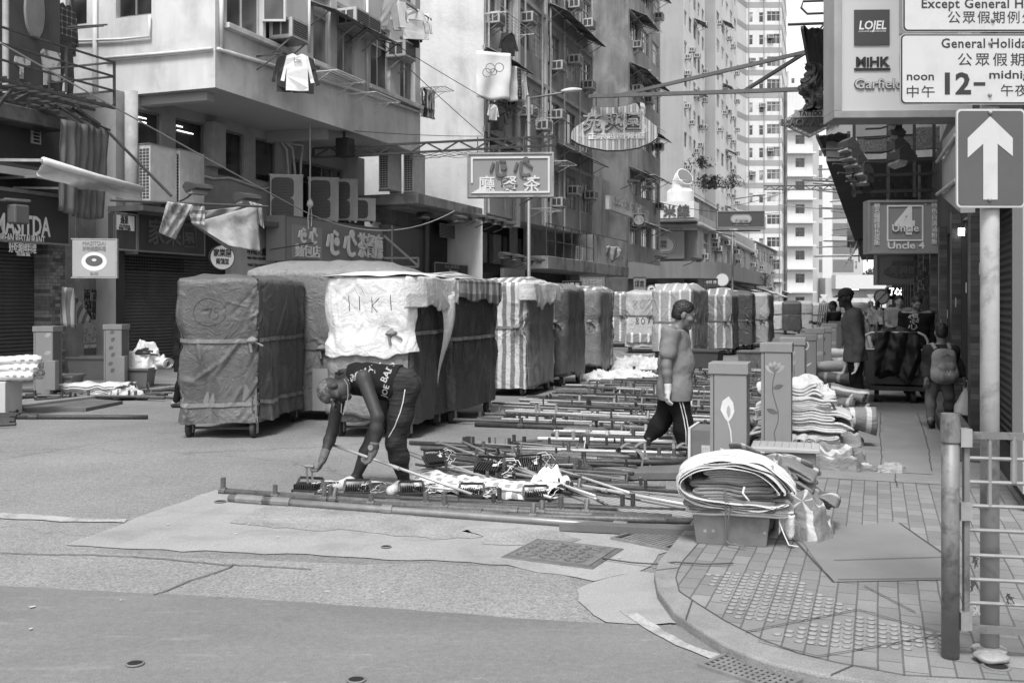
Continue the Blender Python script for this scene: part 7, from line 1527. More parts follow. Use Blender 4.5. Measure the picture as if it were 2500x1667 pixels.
# base boards under the stalls
ribm=M('ribbed_board',.28,.7,.12,2,bfn=lambda t:t.math('SINE',t.math('MULTIPLY',t.math('ADD',t.sep()[0],t.sep()[1]),90)),bump=.9,bdist=.01)
for nm,L,h,mm,lb in(('stall_board',[(1430,1205),(1740,1196),(1740,1268),(1520,1252)],.016,ribm,'ribbed grey board lying by the striped bundle'),('stall_board',[(1590,1095),(1745,1040),(1745,1085),(1690,1100)],.02,ribm,'ribbed pale board leaning behind the first locker'),('dark_board',[(1525,1158),(1570,1140),(1745,1136),(1745,1157)],.06,M('dark_plank',.11,.7,.3,3),'dark plank ramp under the strapped poles'),('dark_board',[(1365,1282),(1440,1276),(1730,1288),(1730,1300)],.05,M('dark_plank',.11),'dark plank edge under the foremost pole')):
 b=MB();q=PX(L,h);b.prism([(p.x,p.y,.013)for p in q],(0,0,h));tag(b.build(nm,mm),lb,'board')
q=G(1715,1160,0);t=thing('wooden_crate','pale edged wooden crate standing left of the first flower locker','crate',TR(q.x,q.y+.05,.0)@RZ(R(-20)));b=MB();b.bx(-.1,.16,0,.5,.0,.42);b.build('box',M('crate_dark',.13,.7,.2,4),t);b=MB();b.bx(-.125,-.101,-.03,.52,.0,.44);b.bx(.17,.2,-.03,.5,0,.4);b.build('edge',M('crate_pale',.5,.7,.15,6),t);b=MB();b.bx(.0,.1,-.006,-.001,.2,.28);b.build('label_plate',M('sticker_pale',.4),t)
# ---------------------------------------------------------------- painted utility lockers
lock_m=M('locker_paint',.2,.5,.08,1.5,patch=.08,psc=3,streak=.06);lock_d=M('locker_gap',.02,.8)
fl_p,fl_m,fl_d=M('petal_pale',.55,.6,.15,8),M('petal_mid',.3,.6,.15,8),M('petal_dark',.1,.6,.2,8)
LK='flower painted utility lockers along the kerb'
def leaf(b,x,z,a,L,w):
 pts=[]
 for i in range(11):u=i/10;pts.append((u*L,w*max(0,math.sin(math.pi*u))**.8))
 pts+=[(u*L,-w*.75*max(0,math.sin(math.pi*u))**.9)for u in[i/10 for i in range(9,0,-1)]]
 c,s_=math.cos(a),math.sin(a);b.prism([(x+p*c-q*s_,-.0015,z+p*s_+q*c)for p,q in pts],(0,-.001,0))
def stem(b,pts,r=.005):b.tube([(x,-.002,z)for x,z in pts],r,5)
def locker(m,label,h,deco,w=.29,box=False):
 t=thing('utility_locker',label,'locker',m,LK);d=.3
 b=MB();b.bx(-w/2,w/2,.003,d,0,h-.09);b.build('body',lock_m,t,bevel=.004);b=MB();b.bx(-w/2-.012,w/2+.012,-.012,d+.012,h-.09+.001,h);b.build('cap',lock_m,t,bevel=.004)
 b=MB();b.bx(-w/2+.035,w/2-.002,-.001,.002,.04,h-.095);dr=b.build('door',lock_m,t);b=MB();b.bx(-w/2+.029,-.0349-w/2+.07-.001-.0,-.0005,.0028,.04,h-.095)if False else b.bx(-w/2+.028,-w/2+.0345,-.0008,.0029,.04,h-.095);b.build('gap',lock_d,t)
 b=MB();b.bx(w/2+.0002,w/2+.001,.02,d-.02,.05,h-.1);b.build('side_panel',M('locker_side',.09,.5,.1,2),t)
 if box:b=MB();b.bx(w/2-.05,w/2+.12,-.14,-.02,.12,.6);b.build('meter_box',lock_m,t,bevel=.004)
 if deco:
  b=MB();b2=MB();b3=MB()
  if deco==1:
   pts=[(.005,.83),(-.045,.79),(-.06,.72),(-.03,.66),(.0,.62),(.03,.66),(.05,.71),(.04,.78)];b.prism([(x,-.0015,z)for x,z in pts],(0,-.001,0));b2.prism([(x*.3+.005,-.003,z*.5+.345)for x,z in pts],(0,-.001,0));stem(b,[(0,.62),(.02,.55),(.03,.42),(.03,.3),(.015,.1),(.01,.0)],.006)
   for q in((.02,.36,2.6,.1,.016),(.03,.33,.8,.11,.016),(.012,.12,2.4,.12,.018)):leaf(b,*q)
  elif deco==2:
   for a in(-.9,-.45,0,.45,.9):leaf(b2,-.01,.88,math.pi/2+a,.12,.03)
   stem(b3,[(-.01,.88),(-.03,.8),(-.035,.7),(-.01,.6),(.02,.5),(.02,.4),(-.02,.28),(.0,.18),(.04,.1)],.0045);leaf(b3,-.03,.72,.35,.11,.028);leaf(b3,.02,.48,2.8,.12,.03)
  elif deco==3:
   for x,z in((.0,.92),(.0,.8),(-.08,.66),(-.06,.55)):
    for a in(-.6,0,.6):leaf(b2,x,z,math.pi/2+a,.07,.016)
   stem(b3,[(0,.95),(.005,.7),(-.005,.35)],.003);stem(b3,[(.02,.8),(.03,.4)],.003)
  elif deco==4:
   leaf(b,0,.85,math.pi/2,.16,.06);leaf(b3,0,.88,math.pi/2,.11,.03);stem(b3,[(0,.87),(.0,.6),(-.02,.3),(.0,.1)],.006);leaf(b,.0,.62,.6,.1,.015)
  elif deco==5:
   for x,z,a in((.03,.98,.5),(.02,.7,.3),(.0,.5,2.9)):leaf(b2,x,z,a,.13,.04)
  elif deco==6:
   for i,(x,z)in enumerate(((.0,1.0),(.03,.85),(-.02,.72),(.03,.58),(-.03,.44),(.02,.3))):b4=MB();leaf(b4,x-.05,z,.4+.5*(i%2),.1,.04);b4.build('painted_leaf',fl_d,t)
  for bb,mm in((b,fl_p),(b2,fl_m),(b3,fl_d)):
   if bb.v:bb.build('painted_flower',mm,t)
 return t
LKS=[(1771,8.1,1.155,1,'first utility locker with one pale tulip beside the striped bundle'),(1888,10.0,1.235,2,'second utility locker painted with a pink rose and curling stem'),(1929,12.4,1.2,3,'third utility locker painted with slender poppies'),(1963,15.0,1.155,4,'fourth utility locker painted with a dark budded calla'),(1984,16.8,1.2,5,'fifth utility locker painted with scattered leaves'),(2005,18.5,1.17,6,'sixth utility locker painted with a column of dark leaves'),(2021,21.0,1.18,5,'seventh utility locker with a leaf peeking from its side'),(2035,23.5,1.18,None,'eighth plain utility locker in the row'),(2046,26.0,1.2,None,'ninth plain utility locker beside the capped man'),(2056,29.0,1.2,None,'tenth plain utility locker behind the capped man'),(2068,33.0,1.2,None,'eleventh small far utility locker behind the capped man')]
for px,Y,h,dc,lb in LKS:locker(TR((px-CX)/F*Y,Y-.1,KH)@RZ(-PH*.9),lb,h-KH,dc)
for px,py,dc,lb in((105,968,5,'left utility locker before the dark restaurant shutter'),(275,951,6,'right utility locker before the poster wall')):
 p=G(px,py,.08);locker(TR(p.x,p.y,.08)@RZ(R(-4)),lb,1.16,dc,.33,True)
# ---------------------------------------------------------------- bundles, crates and heaps of folded tarpaulin
def serp(t,name,W,D,n,th,seed,mat,x0=0,z0=0,curl=.0,amp=.03,taper=.0,sag=0.):
 """one sheet folded back and forth n times: a continuous strip, W wide, D deep"""
 random.seed(seed);path=[];z=z0
 for i in range(n):
  w0,w1=-W/2*(1-taper*i/n)+rnd(-.12,.1)*W,W/2*(1-taper*i/n)+rnd(-.14,.1)*W
  row=[(x0+w0+(w1-w0)*k/10,z)for k in range(11)]
  if i%2:row.reverse()
  path+=row
  if i<n-1:
   xe=row[-1][0];sg=1 if i%2==0 else-1
   for a in(-60,-20,20,60):path.append((xe+sg*th*.9*math.cos(R(a)),z+th/2+th/2*math.sin(R(a))))
  z+=th*rnd(.7,1.35)
 K=len(path);nd=14
 def fn(u,v):
  i=u*(K-1);a=int(min(i,K-2));f=i-a;x=path[a][0]*(1-f)+path[a+1][0]*f;zz=path[a][1]*(1-f)+path[a+1][1]*f;y=(v-.5)*D*(1+.14*nz(zz*11,seed*3.3));e=abs(2*v-1)**3
  return(x+amp*nz(y*4+seed,zz*3)+.05*nz(zz*8,seed),y+.05*nz(x*3,zz*9,seed),zz+amp*nz(x*4+seed,y*4)+amp*.9*nz(x*7,y*6,seed+zz*1.2)-sag*(x-x0)**2-.02*e)
 b=MB();b.grid(fn,K*2,nd,False,lambda u,v:(v*D,u*K*W/11));return b.build(name,mat,t,smooth=True,solid=th*.96)
def lump(t,name,W,D,H,seed,mat,x=0,y=0,z=0,rot=0,rug=1.,nu=46,nv=24,spill=.0):
 """crumpled heap of cloth, closed underneath by the ground"""
 def fn(u,v):
  a=u*6.283;r=(1-v);c,s_=math.cos(a),math.sin(a);k=1+.28*nz(c*1.7+seed,s_*1.7)
  px,py=W/2*c*r*k,D/2*s_*r*k;h=(1-r**2.2)**.8 if r<1 else 0
  q=Vector((px*3.2+seed*5,py*3.2,h*1.5));rg=1-abs(noise.noise(q));rg2=1-abs(noise.noise(q*2.3+Vector((3,1,2))));e=(rg**4-.35)*.75+(rg2**4-.35)*.35
  zz=H*max(0,h*(.75+.35*nz(px*2.5+seed,py*2.5))+e*.42*rug*min(1,h*3+.15))
  return(px*(1+.12*e*rug),py*(1+.12*e*rug),zz)
 b=MB();b.grid(fn,nu*2,nv*2,True,lambda u,v:(u*(W+D)*1.2,v*max(W,D)));return b.build(name,mat,t,smooth=True,mat=TR(x,y,z)@RZ(rot))
def roll(t,name,L,r,seed,mat,m,flat=.75,turns=2.6):
 def fn(u,v):
  a=u*turns*6.283;rr=r*(1-.62*u)*(1+.1*nz(math.cos(a)*2+seed,v*3));return((v-.5)*L*(1+.03*nz(a,seed)),rr*math.cos(a),rr*math.sin(a)*flat+.02*nz(v*5+seed,a*.3)+r*flat)
 b=MB();b.grid(fn,70,12,False,lambda u,v:(v*L,u*2));return b.build(name,mat,t,smooth=True,mat=m,solid=.006)
def tub(m,label,w,d,h,mt,name='plastic_tub',lip=True,group=None,taper=.86):
 t=thing(name,label,'tub',m,group);k=taper;b=MB();o=[(-w/2,-d/2),(w/2,-d/2),(w/2,d/2),(-w/2,d/2)]
 lo=b.av([(x*k,y*k,0)for x,y in o]);hi=b.av([(x,y,h)for x,y in o]);hi2=b.av([(x*.94,y*.94,h)for x,y in o]);li=b.av([(x*k*.93,y*k*.93,.02)for x,y in o])
 b.af([(lo+3,lo+2,lo+1,lo)]+[(lo+i,lo+(i+1)%4,hi+(i+1)%4,hi+i)for i in range(4)]+[(hi+i,hi+(i+1)%4,hi2+(i+1)%4,hi2+i)for i in range(4)]+[(hi2+i,hi2+(i+1)%4,li+(i+1)%4,li+i)for i in range(4)]+[(li,li+1,li+2,li+3)])
 b.build('tub_body',mt,t,bevel=.012)
 if lip:
  b=MB();e=.02;b.bx(-w/2-e,w/2+e,-d/2-e,-d/2-.001,h-.04,h+.004);b.bx(-w/2-e,w/2+e,d/2+.001,d/2+e,h-.04,h+.004);b.bx(-w/2-e,-w/2-.001,-d/2,d/2,h-.04,h+.004);b.bx(w/2+.001,w/2+e,-d/2,d/2,h-.04,h+.004);b.build('rim',mt,t,bevel=.005)
 return t
def spots(t):
 k=t.n('ShaderNodeTexVoronoi');k.inputs['Scale'].default_value=16;t.l(t.co.outputs['Object'],k.inputs['Vector']);a=t.ramp(k.outputs[0],.1,.22,2.0,1.);return a
tub_spot=M('tub_paint_spotted',.15,.5,.2,4,fn=spots,patch=.2,psc=5);tub_m=M('tub_grey',.13,.45,.12,3);tub_d=M('tub_dark',.07,.5,.15,3)
can_str=tarp_mat('canvas_fine_stripe',.72,(.045,.7,.5,.95,1),.75,.06);can_pale=tarp_mat('canvas_pale',.5,None,.7,.1);can_mid=tarp_mat('canvas_mid',.3,None,.6,.2);can_dk=tarp_mat('canvas_dark',.17,None,.6,.3);bag_tart=tarp_mat('bag_tartan',.2,(.2,.78,2.1,.75),.5,.15);bag_stripe=tarp_mat('bag_stripe',.26,(.18,.7,1.9,.7,1),.5,.15);can_warm=tarp_mat('canvas_warm',.46,None,.75,.12)
# --- big folded bundle on the spotted tub (right foreground)
g0=G(1803,1342,KH*.6);RB=R(-14)
tub(TR(g0.x,g0.y+.2,.058)@RZ(RB),'spotted grey plastic tub carrying the big striped canvas bundle',.52,.42,.3,tub_spot)
zt=.30;m=TR(g0.x+.02,g0.y+.2,zt)@RZ(RB)@Matrix.Diagonal((.95,1,.7,1))
t=thing('canvas_bundle','big pale striped canvas folded over dark sheets on the spotted tub','tarpaulin',m)
# outer canvas: a thick C lying on its side, several layers
for i in range(6):
 o=i*.016;hw,hh=.36-o*.9,.235-o
 def fn(u,v,o=o,hw=hw,hh=hh,i=i):
  # outline from lower right, round the left side, over the top to the upper right tongue
  L=[(.36,-.09-.02*i),(.18,-.165),(-.05,-.17),(-.26,-.12),(-.37,-.02),(-.385,.1),(-.31,.2),(-.15,.262),(.04,.28),(.2,.245),(.33,.14),(.40,.02),(.39,-.0)]
  L=[(x*(1-o*2.2)-(o*.4),.05+(z-.05)*(1-o*3.6))for x,z in L]
  k=u*(len(L)-1);a=min(int(k),len(L)-2);f=k-a;p0=L[max(a-1,0)];p1=L[a];p2=L[a+1];p3=L[min(a+2,len(L)-1)]
  cr=lambda q0,q1,q2,q3:.5*(2*q1+(q2-q0)*f+(2*q0-5*q1+4*q2-q3)*f*f+(3*q1-q0-3*q2+q3)*f**3)
  x,z=cr(p0[0],p1[0],p2[0],p3[0]),cr(p0[1],p1[1],p2[1],p3[1]);y=(v-.5)*(.5-.02*i)+.04*nz(x*4,z*4,i*2)-.02*i*(i%2)
  return(x+.022*nz(y*7,z*6,i),y,z+.17+.022*nz(x*6,y*7,i*1.7)+.006*math.sin(y*60+x*9)*(u>.4))
 b=MB();b.grid(fn,72,18,False,lambda u,v:(u*1.9,v*.5));
 b.build('outer_layer',can_str if i<3 else can_pale,t,smooth=True,solid=.006)
serp(t,'inner_sheet',.56,.44,9,.03,4,can_dk,.02,.02,amp=.022);serp(t,'inner_sheet',.46,.42,5,.024,9,can_mid,.04,.27,amp=.02)
serp(t,'lower_sheet',.60,.44,3,.02,12,can_pale,.05,-.03,amp=.016)
b=MB();b.grid(lambda u,v:(.3+.1*u,-.2+.05*math.sin(u*6)+.02*v,-.02-.2*v+.03*math.sin(u*7)*v),10,10,False,lambda u,v:(u,v));b.build('corner_flap',can_str,t,smooth=True,solid=.006)
cord_m=M('binding_cord',.12,.8);cord_p=M('binding_cord_pale',.55,.8)
b=MB();b.tube([(-.06,-.26,.2),(-.05,-.27,.05),(-.055,-.26,-.1),(-.05,-.24,-.28),(-.03,-.26,-.3),(.08,-.3,-.31)],.006,6);b.tube([(-.06,-.26,.2),(-.02,-.27,.02),(-.04,-.26,-.1),(-.045,-.23,-.3)],.005,6);b.build('cord',cord_m,t);b=MB();b.tube([(.07,-.27,.23),(.06,-.3,.18),(.09,-.3,.13),(.1,-.29,.11)],.007,6);b.build('cord_end',cord_p,t)
b=MB();b.tube([(.3,-.2,-.1),(.33,-.23,-.2),(.36,-.25,-.285),(.42,-.27,-.29)],.005,6);b.build('cord_end',cord_p,t)
q=[G(1470,1362,.02),G(1540,1372,.02),G(1600,1376,.03),G(1650,1371,.075),G(1720,1376,.075),G(1790,1374,.075)];b=MB();b.tube([tuple(p)for p in q],.005,6);tag(b.build('ground_cable',M('cable',.06),smooth=True),'dark cable running from the manhole cover to the spotted tub','cable')
# --- tartan bags bulging behind the bundle
p=G(1880,1300,KH);t=thing('tartan_bag','folded tartan carrier cloth bulging behind the striped bundle','bag',TR(p.x+.02,p.y+.35,KH)@RZ(R(-25)))
serp(t,'cloth',.72,.42,8,.024,21,bag_tart,0,.3,amp=.05,sag=.5);lump(t,'cloth',.5,.5,.5,3.3,bag_tart,.12,-.15,0,0,.5);lump(t,'cloth',.42,.4,.3,5.1,bag_tart,.34,-.3,0,.4,.8);serp(t,'cloth',.4,.3,4,.02,22,bag_tart,.32,.2,amp=.05,sag=.8)
b=MB();b.grid(lambda u,v:(-.22+.6*u,-.05+.12*v+.04*math.sin(u*5),.56-.1*u+.03*nz(u*4,v*3)-.12*v),30,8,False,lambda u,v:(u*.9,v*.2));b.build('strap_flap',bag_tart,t,smooth=True,solid=.01)
# --- lidded box
p=G(2003,1230,KH);t=thing('lidded_box','dark grey plastic box with a pale gridded lid between the lockers and the bundle','box',TR(p.x-.22,p.y+.2,KH)@RZ(R(-17)));b=MB();b.bx(-.235,.235,-.17,.17,0,.40);b.build('body',M('box_plastic',.14,.45,.1,2),t,bevel=.015)
b=MB();b.bx(-.265,.265,-.2,.2,.401,.435);b.build('lid',M('lid_pale',.34,.4,.08,3),t,bevel=.008);b=MB()
b.bx(-.22,.22,-.16,.16,.4355,.44)
b.build('lid_panel',M('lid_panel',.42,.4,.08,3),t);b=MB()
for i in range(8):x=-.2+i*.057;b.bx(x,x+.004,-.155,.155,.4402,.443)
for i in range(6):y=-.15+i*.06;b.bx(-.215,.215,y,y+.004,.4432,.4445)
b.build('lid_grid',M('lid_groove',.2,.5),t);b=MB();b.bx(-.1,.02,-.174,-.171,.31,.36);b.build('handle_slot',M('slot',.2,.5),t)
# --- heaps along the lockers
def heap(px,py,label,builder,rot=-20,name='tarpaulin_heap',cat='tarpaulin'):
 p=G(px,py,KH);t=thing(name,label,cat,TR(p.x,p.y,KH)@RZ(R(rot)));builder(t);return t
def h1(t):
 lump(t,'cloth',.8,.65,.5,30.3,can_warm,0,.05,0,0,.7);serp(t,'folded_sheet',.74,.6,8,.024,31,can_warm,-.02,.08,amp=.03);serp(t,'folded_sheet',.9,.62,13,.024,32,can_pale,.02,.3,amp=.035,taper=.3,sag=.35);serp(t,'folded_sheet',.55,.5,4,.026,33,T_white,-.1,.64,amp=.06,sag=.2);lump(t,'cloth',.55,.5,.2,34.7,can_pale,.05,.05,.58,.5,1.1)
 for i in range(5):roll(t,'rolled_edge',.5,.055,i+1,can_pale,TR(-.3+i*.11,-.3,.13+.01*(i%2))@RZ(R(82)))
heap(1960,1103,'tall pile of folded pale canvas leaning on the second locker',h1)
def h2(t):lump(t,'cloth',.6,.5,.42,7.1,can_mid,0,0,0,.3,1.2);b=MB();b.grid(lambda u,v:(.05+.38*u,-.1+.14*math.cos(v*6.283)*(1-.2*u),.33-.05*u+.13*math.sin(v*6.283)*(.7+.5*u)),16,22,False,lambda u,v:(v*.6,u*.4));b.build('bag_mouth',bag_stripe,t,smooth=True,solid=.006)
heap(2035,1085,'open mouthed striped carrier bag flopped over the pavement edge',h2,-10,'striped_bag','bag')
def h3(t):lump(t,'cloth',.75,.45,.22,9.4,bag_stripe,0,0,0,-.5,1.5);lump(t,'cloth',.28,.16,.09,10.4,can_mid,.5,-.16,0,.2,1.5)
heap(2035,1140,'crumpled dark striped carrier cloth trailing along the pavement',h3,-12,'striped_bag','bag')
def h4(t):
 random.seed(6)
 for i in range(9):roll(t,'rolled_bag',rnd(.4,.6),rnd(.085,.125),i,[bag_tart,can_mid,bag_stripe,can_pale][i%4],TR(rnd(-.25,.32),rnd(-.3,.35),.05+.13*(i//3))@RZ(rnd(-.6,.6))@Matrix.Rotation(rnd(-.2,.3),4,'Y'))
 lump(t,'cloth',.9,.8,.42,2.2,can_dk,0,.1,0,0,.8)
heap(2015,1035,'jumble of rolled striped bags heaped behind the pale canvas pile',h4)
def h5(t):serp(t,'folded_sheet',.8,.7,7,.03,41,can_pale,0,.05,amp=.06);lump(t,'cloth',.9,.8,.55,5.7,can_pale,.0,.1,0,.4,1.);lump(t,'cloth',.5,.5,.3,6.2,can_mid,.35,-.35,0,1.,1.3);roll(t,'rolled_sheet',.7,.11,3,T_pale,TR(.1,-.1,.5)@RZ(.5));roll(t,'rolled_sheet',.6,.1,5,bag_tart,TR(.2,-.3,.35)@RZ(-.2))
heap(2010,985,'pale canvas heap beside the tub in front of the capped man',h5)
p=G(2075,985,KH);tub(TR(p.x,p.y+.1,KH)@RZ(R(-20)),'small grey tub filled with chequered cloth by the feet of the capped man',.4,.42,.36,tub_m);t=thing('chequered_cloth','chequered cloth stuffed in the small tub by the capped man','cloth',TR(p.x,p.y+.1,KH+.34)@RZ(R(-20)));lump(t,'cloth',.42,.42,.2,8.8,chkm,0,0,0,0,1.);
def h6(t):lump(t,'cloth',1.2,1.1,.62,12.1,can_pale,0,0,0,.2,1.1);roll(t,'rolled_sheet',.9,.12,8,T_white,TR(-.1,-.2,.5)@RZ(.4));lump(t,'cloth',.6,.5,.5,13.1,T_white,-.3,.3,.3,0,.9)
heap(2035,935,'white and pale canvas heap between the sixth and seventh lockers',h6)
def h7(t):lump(t,'cloth',1.3,1.2,.95,15.1,can_mid,0,0,0,.2,1.4);lump(t,'cloth',.8,.7,.5,16.1,T_white,-.2,-.5,.35,0,.8);roll(t,'rolled_sheet',.8,.13,8,bag_tart,TR(.2,-.5,.25)@RZ(.3))
heap(2118,893,'mixed heap of cloth and a white sack beyond the capped man',h7)
def h8(t):lump(t,'cloth',1.3,1.4,1.15,17.1,bag_tart,0,0,0,.2,1.5);lump(t,'cloth',.9,.8,.5,18.1,can_pale,0,0,.9,0,1.4)
heap(2138,865,'tall crumpled cloth stack left of the loaded trolley',h8)
# wire cage trolley further on
p=G(2175,845,KH);t=thing('cage_trolley','wire cage trolley standing beyond the tall cloth stack','trolley',TR(p.x,p.y,KH)@RZ(R(-20)));b=MB()
for z in(.35,.7,1.05,1.35):
 b.tube([(-.45,-.35,z),(.45,-.35,z),(.45,.35,z),(-.45,.35,z),(-.45,-.35,z)],.015,6)
for i in range(7):
 for y in(-.35,.35):b.tube([(-.45+i*.15,y,.2),(-.45+i*.15,y,1.35)],.008,5)
b.build('cage',gal,t);b=MB();b.bx(-.47,.47,-.37,.37,.14,.2);b.build('deck',blk,t)
# pipes and clips heaped between the first two lockers
p=G(1845,1085,.03);t=thing('clamp_heap','heap of dark pole couplers and wire between the first two lockers','coupler heap',TR(p.x,p.y,.0));t['kind']='stuff'
del t['category'];del t['label'];b=MB();random.seed(15)
for i in range(90):c=Vector((random.gauss(0,.13),random.gauss(0,.25),rnd(.02,.32)*(1-.2*random.random())));d=Vector((rnd(-1,1),rnd(-1,1),rnd(-1,1))).normalized()*rnd(.03,.09);b.tube([c-d,c+d],rnd(.012,.024),6)
o=b.build('couplers',rust,t);o['kind']='stuff'
# --- far middle: pale cloth and tubs among the poles
for px,py,lb,w,d,h,mt,sd in((1530,930,'pale cloth spread over the far poles left of the walking man',1.9,1.2,.25,T_white,22.),(1575,905,'crumpled pale cloth heap behind the walking man',2.2,1.4,.35,can_pale,23.),(1500,905,'low pale cloth heap at the left of the far poles',1.4,1.0,.22,can_warm,24.)):
 p=G(px,py);t=thing('cloth_heap',lb,'cloth',TR(p.x,p.y,0)@RZ(R(-20)));lump(t,'cloth',w,d,h,sd,mt,0,0,0,0,1.3)
p=G(1718,905);tub(TR(p.x,p.y,0)@RZ(R(-25)),'dark tub among the far poles left of the first locker',.85,.6,.5,tub_d);p=G(1835,905);tub(TR(p.x,p.y,0)@RZ(R(-20)),'grey tub with pale spots between the first two lockers',.6,.5,.48,tub_spot)
# --- left pavement: tubs, cloth, poles
p=G(225,925,.08);tub(TR(p.x,p.y,.08),'wide grey tub before the striped doorway cloth',.8,.55,.46,tub_m);p=G(152,960,.08);tub(TR(p.x,p.y,.08),'low grey tub right of the left utility locker',.55,.5,.32,tub_m);p=G(335,945,.08);tub(TR(p.x,p.y,.08),'grey tub heaped with white sheets on the left pavement',.55,.45,.36,tub_m)
p=G(345,942,.08);t=thing('white_sheets','white plastic sheets heaped in the tub beside the left shutter','sheet',TR(p.x,p.y-.05,.40));lump(t,'sheet',.95,.6,.5,31.,T_white,-.05,0,0,.3,1.1);roll(t,'rolled_sheet',.5,.14,4,T_white,TR(.35,0,.0)@RZ(-.5))
b=MB();random.seed(33)
for i in range(8):c=Vector((rnd(-.3,.2),-.2,rnd(.2,.38)));b.tube([c,c+Vector((rnd(.1,.3),0,rnd(-.05,.08)))],.02,6)
tag(b.build('couplers',rust,t),kind='stuff')
p=G(235,962,.08);t=thing('sheet_pile','flat pile of pale folded sheets before the left tubs','sheet',TR(p.x,p.y,.08));serp(t,'sheet',1.0,.6,6,.028,51,can_pale,0,.02,amp=.04);lump(t,'sheet',.6,.5,.2,33.,T_pale,.5,-.1,0,0,1.)
p=G(10,1000,.08);t=thing('wooden_block','pale block with rolled chequered cloths at the left frame edge','box',TR(p.x,p.y,.0));b=MB();b.bx(-.45,.12,-.2,.3,0,.5);b.build('box',M('block_pale',.36,.8,.2,3),t,bevel=.01)
for i in range(5):
 tt=thing('cloth_roll','rolled chequered cloth stacked on the pale block at the left edge','cloth',TR(p.x,p.y,.5+.11*(i//2))@RZ(.1*i),'rolled cloths on the pale block');roll(tt,'cloth',1.1,.1,i+3,chkm,TR(-.05,-.1+.22*(i%2),.0))
GL='steel poles piled by the left kerb';random.seed(45)
for i in range(26):a,c=(rnd(30,120),rnd(958,986)),(rnd(340,432),rnd(938,978));pole(g2(a,.03)+Vector((0,0,.03*(i%4))),g2(c,.03)+Vector((0,0,.03*(i%3))),rnd(.018,.03),[rust,rust2,rust][i%3],'dark pole in the tied pile by the left kerb',GL,[(rnd(.1,.9),.1,rnd(-.6,.6))for _ in range(3)],[(rnd(.2,.8),.12)],parts=False)
pole(g2((40,1018),.03),g2((360,1018),.03),.032,rust,'single loose pole lying in front of the left pile',None,[],[(.1,.12)])
for i in range(9):pole(g2((-60,1000+i*5),.03),g2((rnd(20,50),1003+i*4),.05),.022,rust,'short dark pole end at the left frame edge','pole ends at the left frame edge',[],[],parts=False)
b=MB();q=PX([(40,985),(120,972),(300,985),(210,1003),(60,1004)],.01);b.prism([(v.x,v.y,.004)for v in q],(0,0,.05));tag(b.build('dark_board',M('dark_plank',.11)),'dark flat board under the left pole pile','board')
# --- flat trolley loaded with black bags on the right pavement
p=G(2185,985,KH);t=thing('loaded_trolley','flat trolley with a tubular end frame on the right pavement','trolley',TR(p.x,p.y,KH)@RZ(R(-20)));b=MB()
w=.47;b.tube([(-w,0,.2),(-w,0,.98),(-w+.04,0,1.06),(-w+.12,0,1.1),(w-.12,0,1.1),(w-.04,0,1.06),(w,0,.98),(w,0,.2)],.022,10);b.build('end_frame',M('trolley_tube',.34,.4,.15,5,metal=.3),t,smooth=True)
b=MB();b.tube([(-w,0,.84),(w,0,.84)],.012,8);b.build('cross_bar',M('trolley_tube',.2),t)
b=MB();b.bx(-w+.03,w-.03,.005,.015,.3,.84);b.build('end_panel',M('panel_black',.04,.6),t)
b=MB();b.bx(-w,w,-.02,1.4,.2,.27);b.build('deck',blk,t)
for sx in(-.27,.27):
 for y in(.2,1.15):b=MB();b.tube([(sx-.035,y,.1),(sx+.035,y,.1)],.1,16);b.build('wheel',wheel_m,t)
bagm=M('black_bag',.01,.42,.3,4,bump=.3,bsc=6,bdist=.04,spec=.25);random.seed(17)
for i,(x,y,z,r)in enumerate(((-.12,.3,.33,.5),(.2,.5,.33,.45),(-.2,.9,.33,.5),(.25,1.1,.33,.46),(.02,.6,.72,.5),(.22,.35,.62,.4))):
 tt=thing('rubbish_bag',['glossy black bag at the left front of the trolley load','glossy black bag at the right front of the trolley load','glossy black bag at the left rear of the trolley load','glossy black bag at the right rear of the trolley load','black bag on top of the trolley load','small black bag on the right of the load'][i],'bag',TR(p.x,p.y,KH)@RZ(R(-20))@TR(x,y,z-.06),'black bags on the trolley')
 def fn(u,v,r=r,i=i):
  a=u*6.283;ph=v*3.1416;k=r*.62*(1+.22*nz(math.cos(a)*2+i*4,math.sin(a)*2,v*2)+.1*(1-abs(nz(math.cos(a)*5+i,math.sin(a)*5,v*5)))**3);rr=max(0,math.sin(ph))**.75
  return(k*rr*math.cos(a),k*rr*math.sin(a),r*.5*(1-math.cos(ph))*(1+.1*nz(a,i))+.05*max(0,v-.85))
 b=MB();b.grid(fn,60,36,True);b.build('bag',bagm,tt,smooth=True)
tt=thing('draped_bag','black plastic bag draped over the trolley end frame','bag',TR(p.x,p.y,KH)@RZ(R(-20)));b=MB();b.grid(lambda u,v:(-.3+.62*u+.05*math.sin(v*3)*u,-.04-.05*abs(math.sin(u*8+v*2))-.05*v+.03*nz(u*6,v*5),1.12-.82*v*(1-.25*abs(math.sin(u*3.4+.6)))+.03*nz(u*5,2)),44,30);b.build('plastic',bagm,tt,smooth=True,solid=.003)
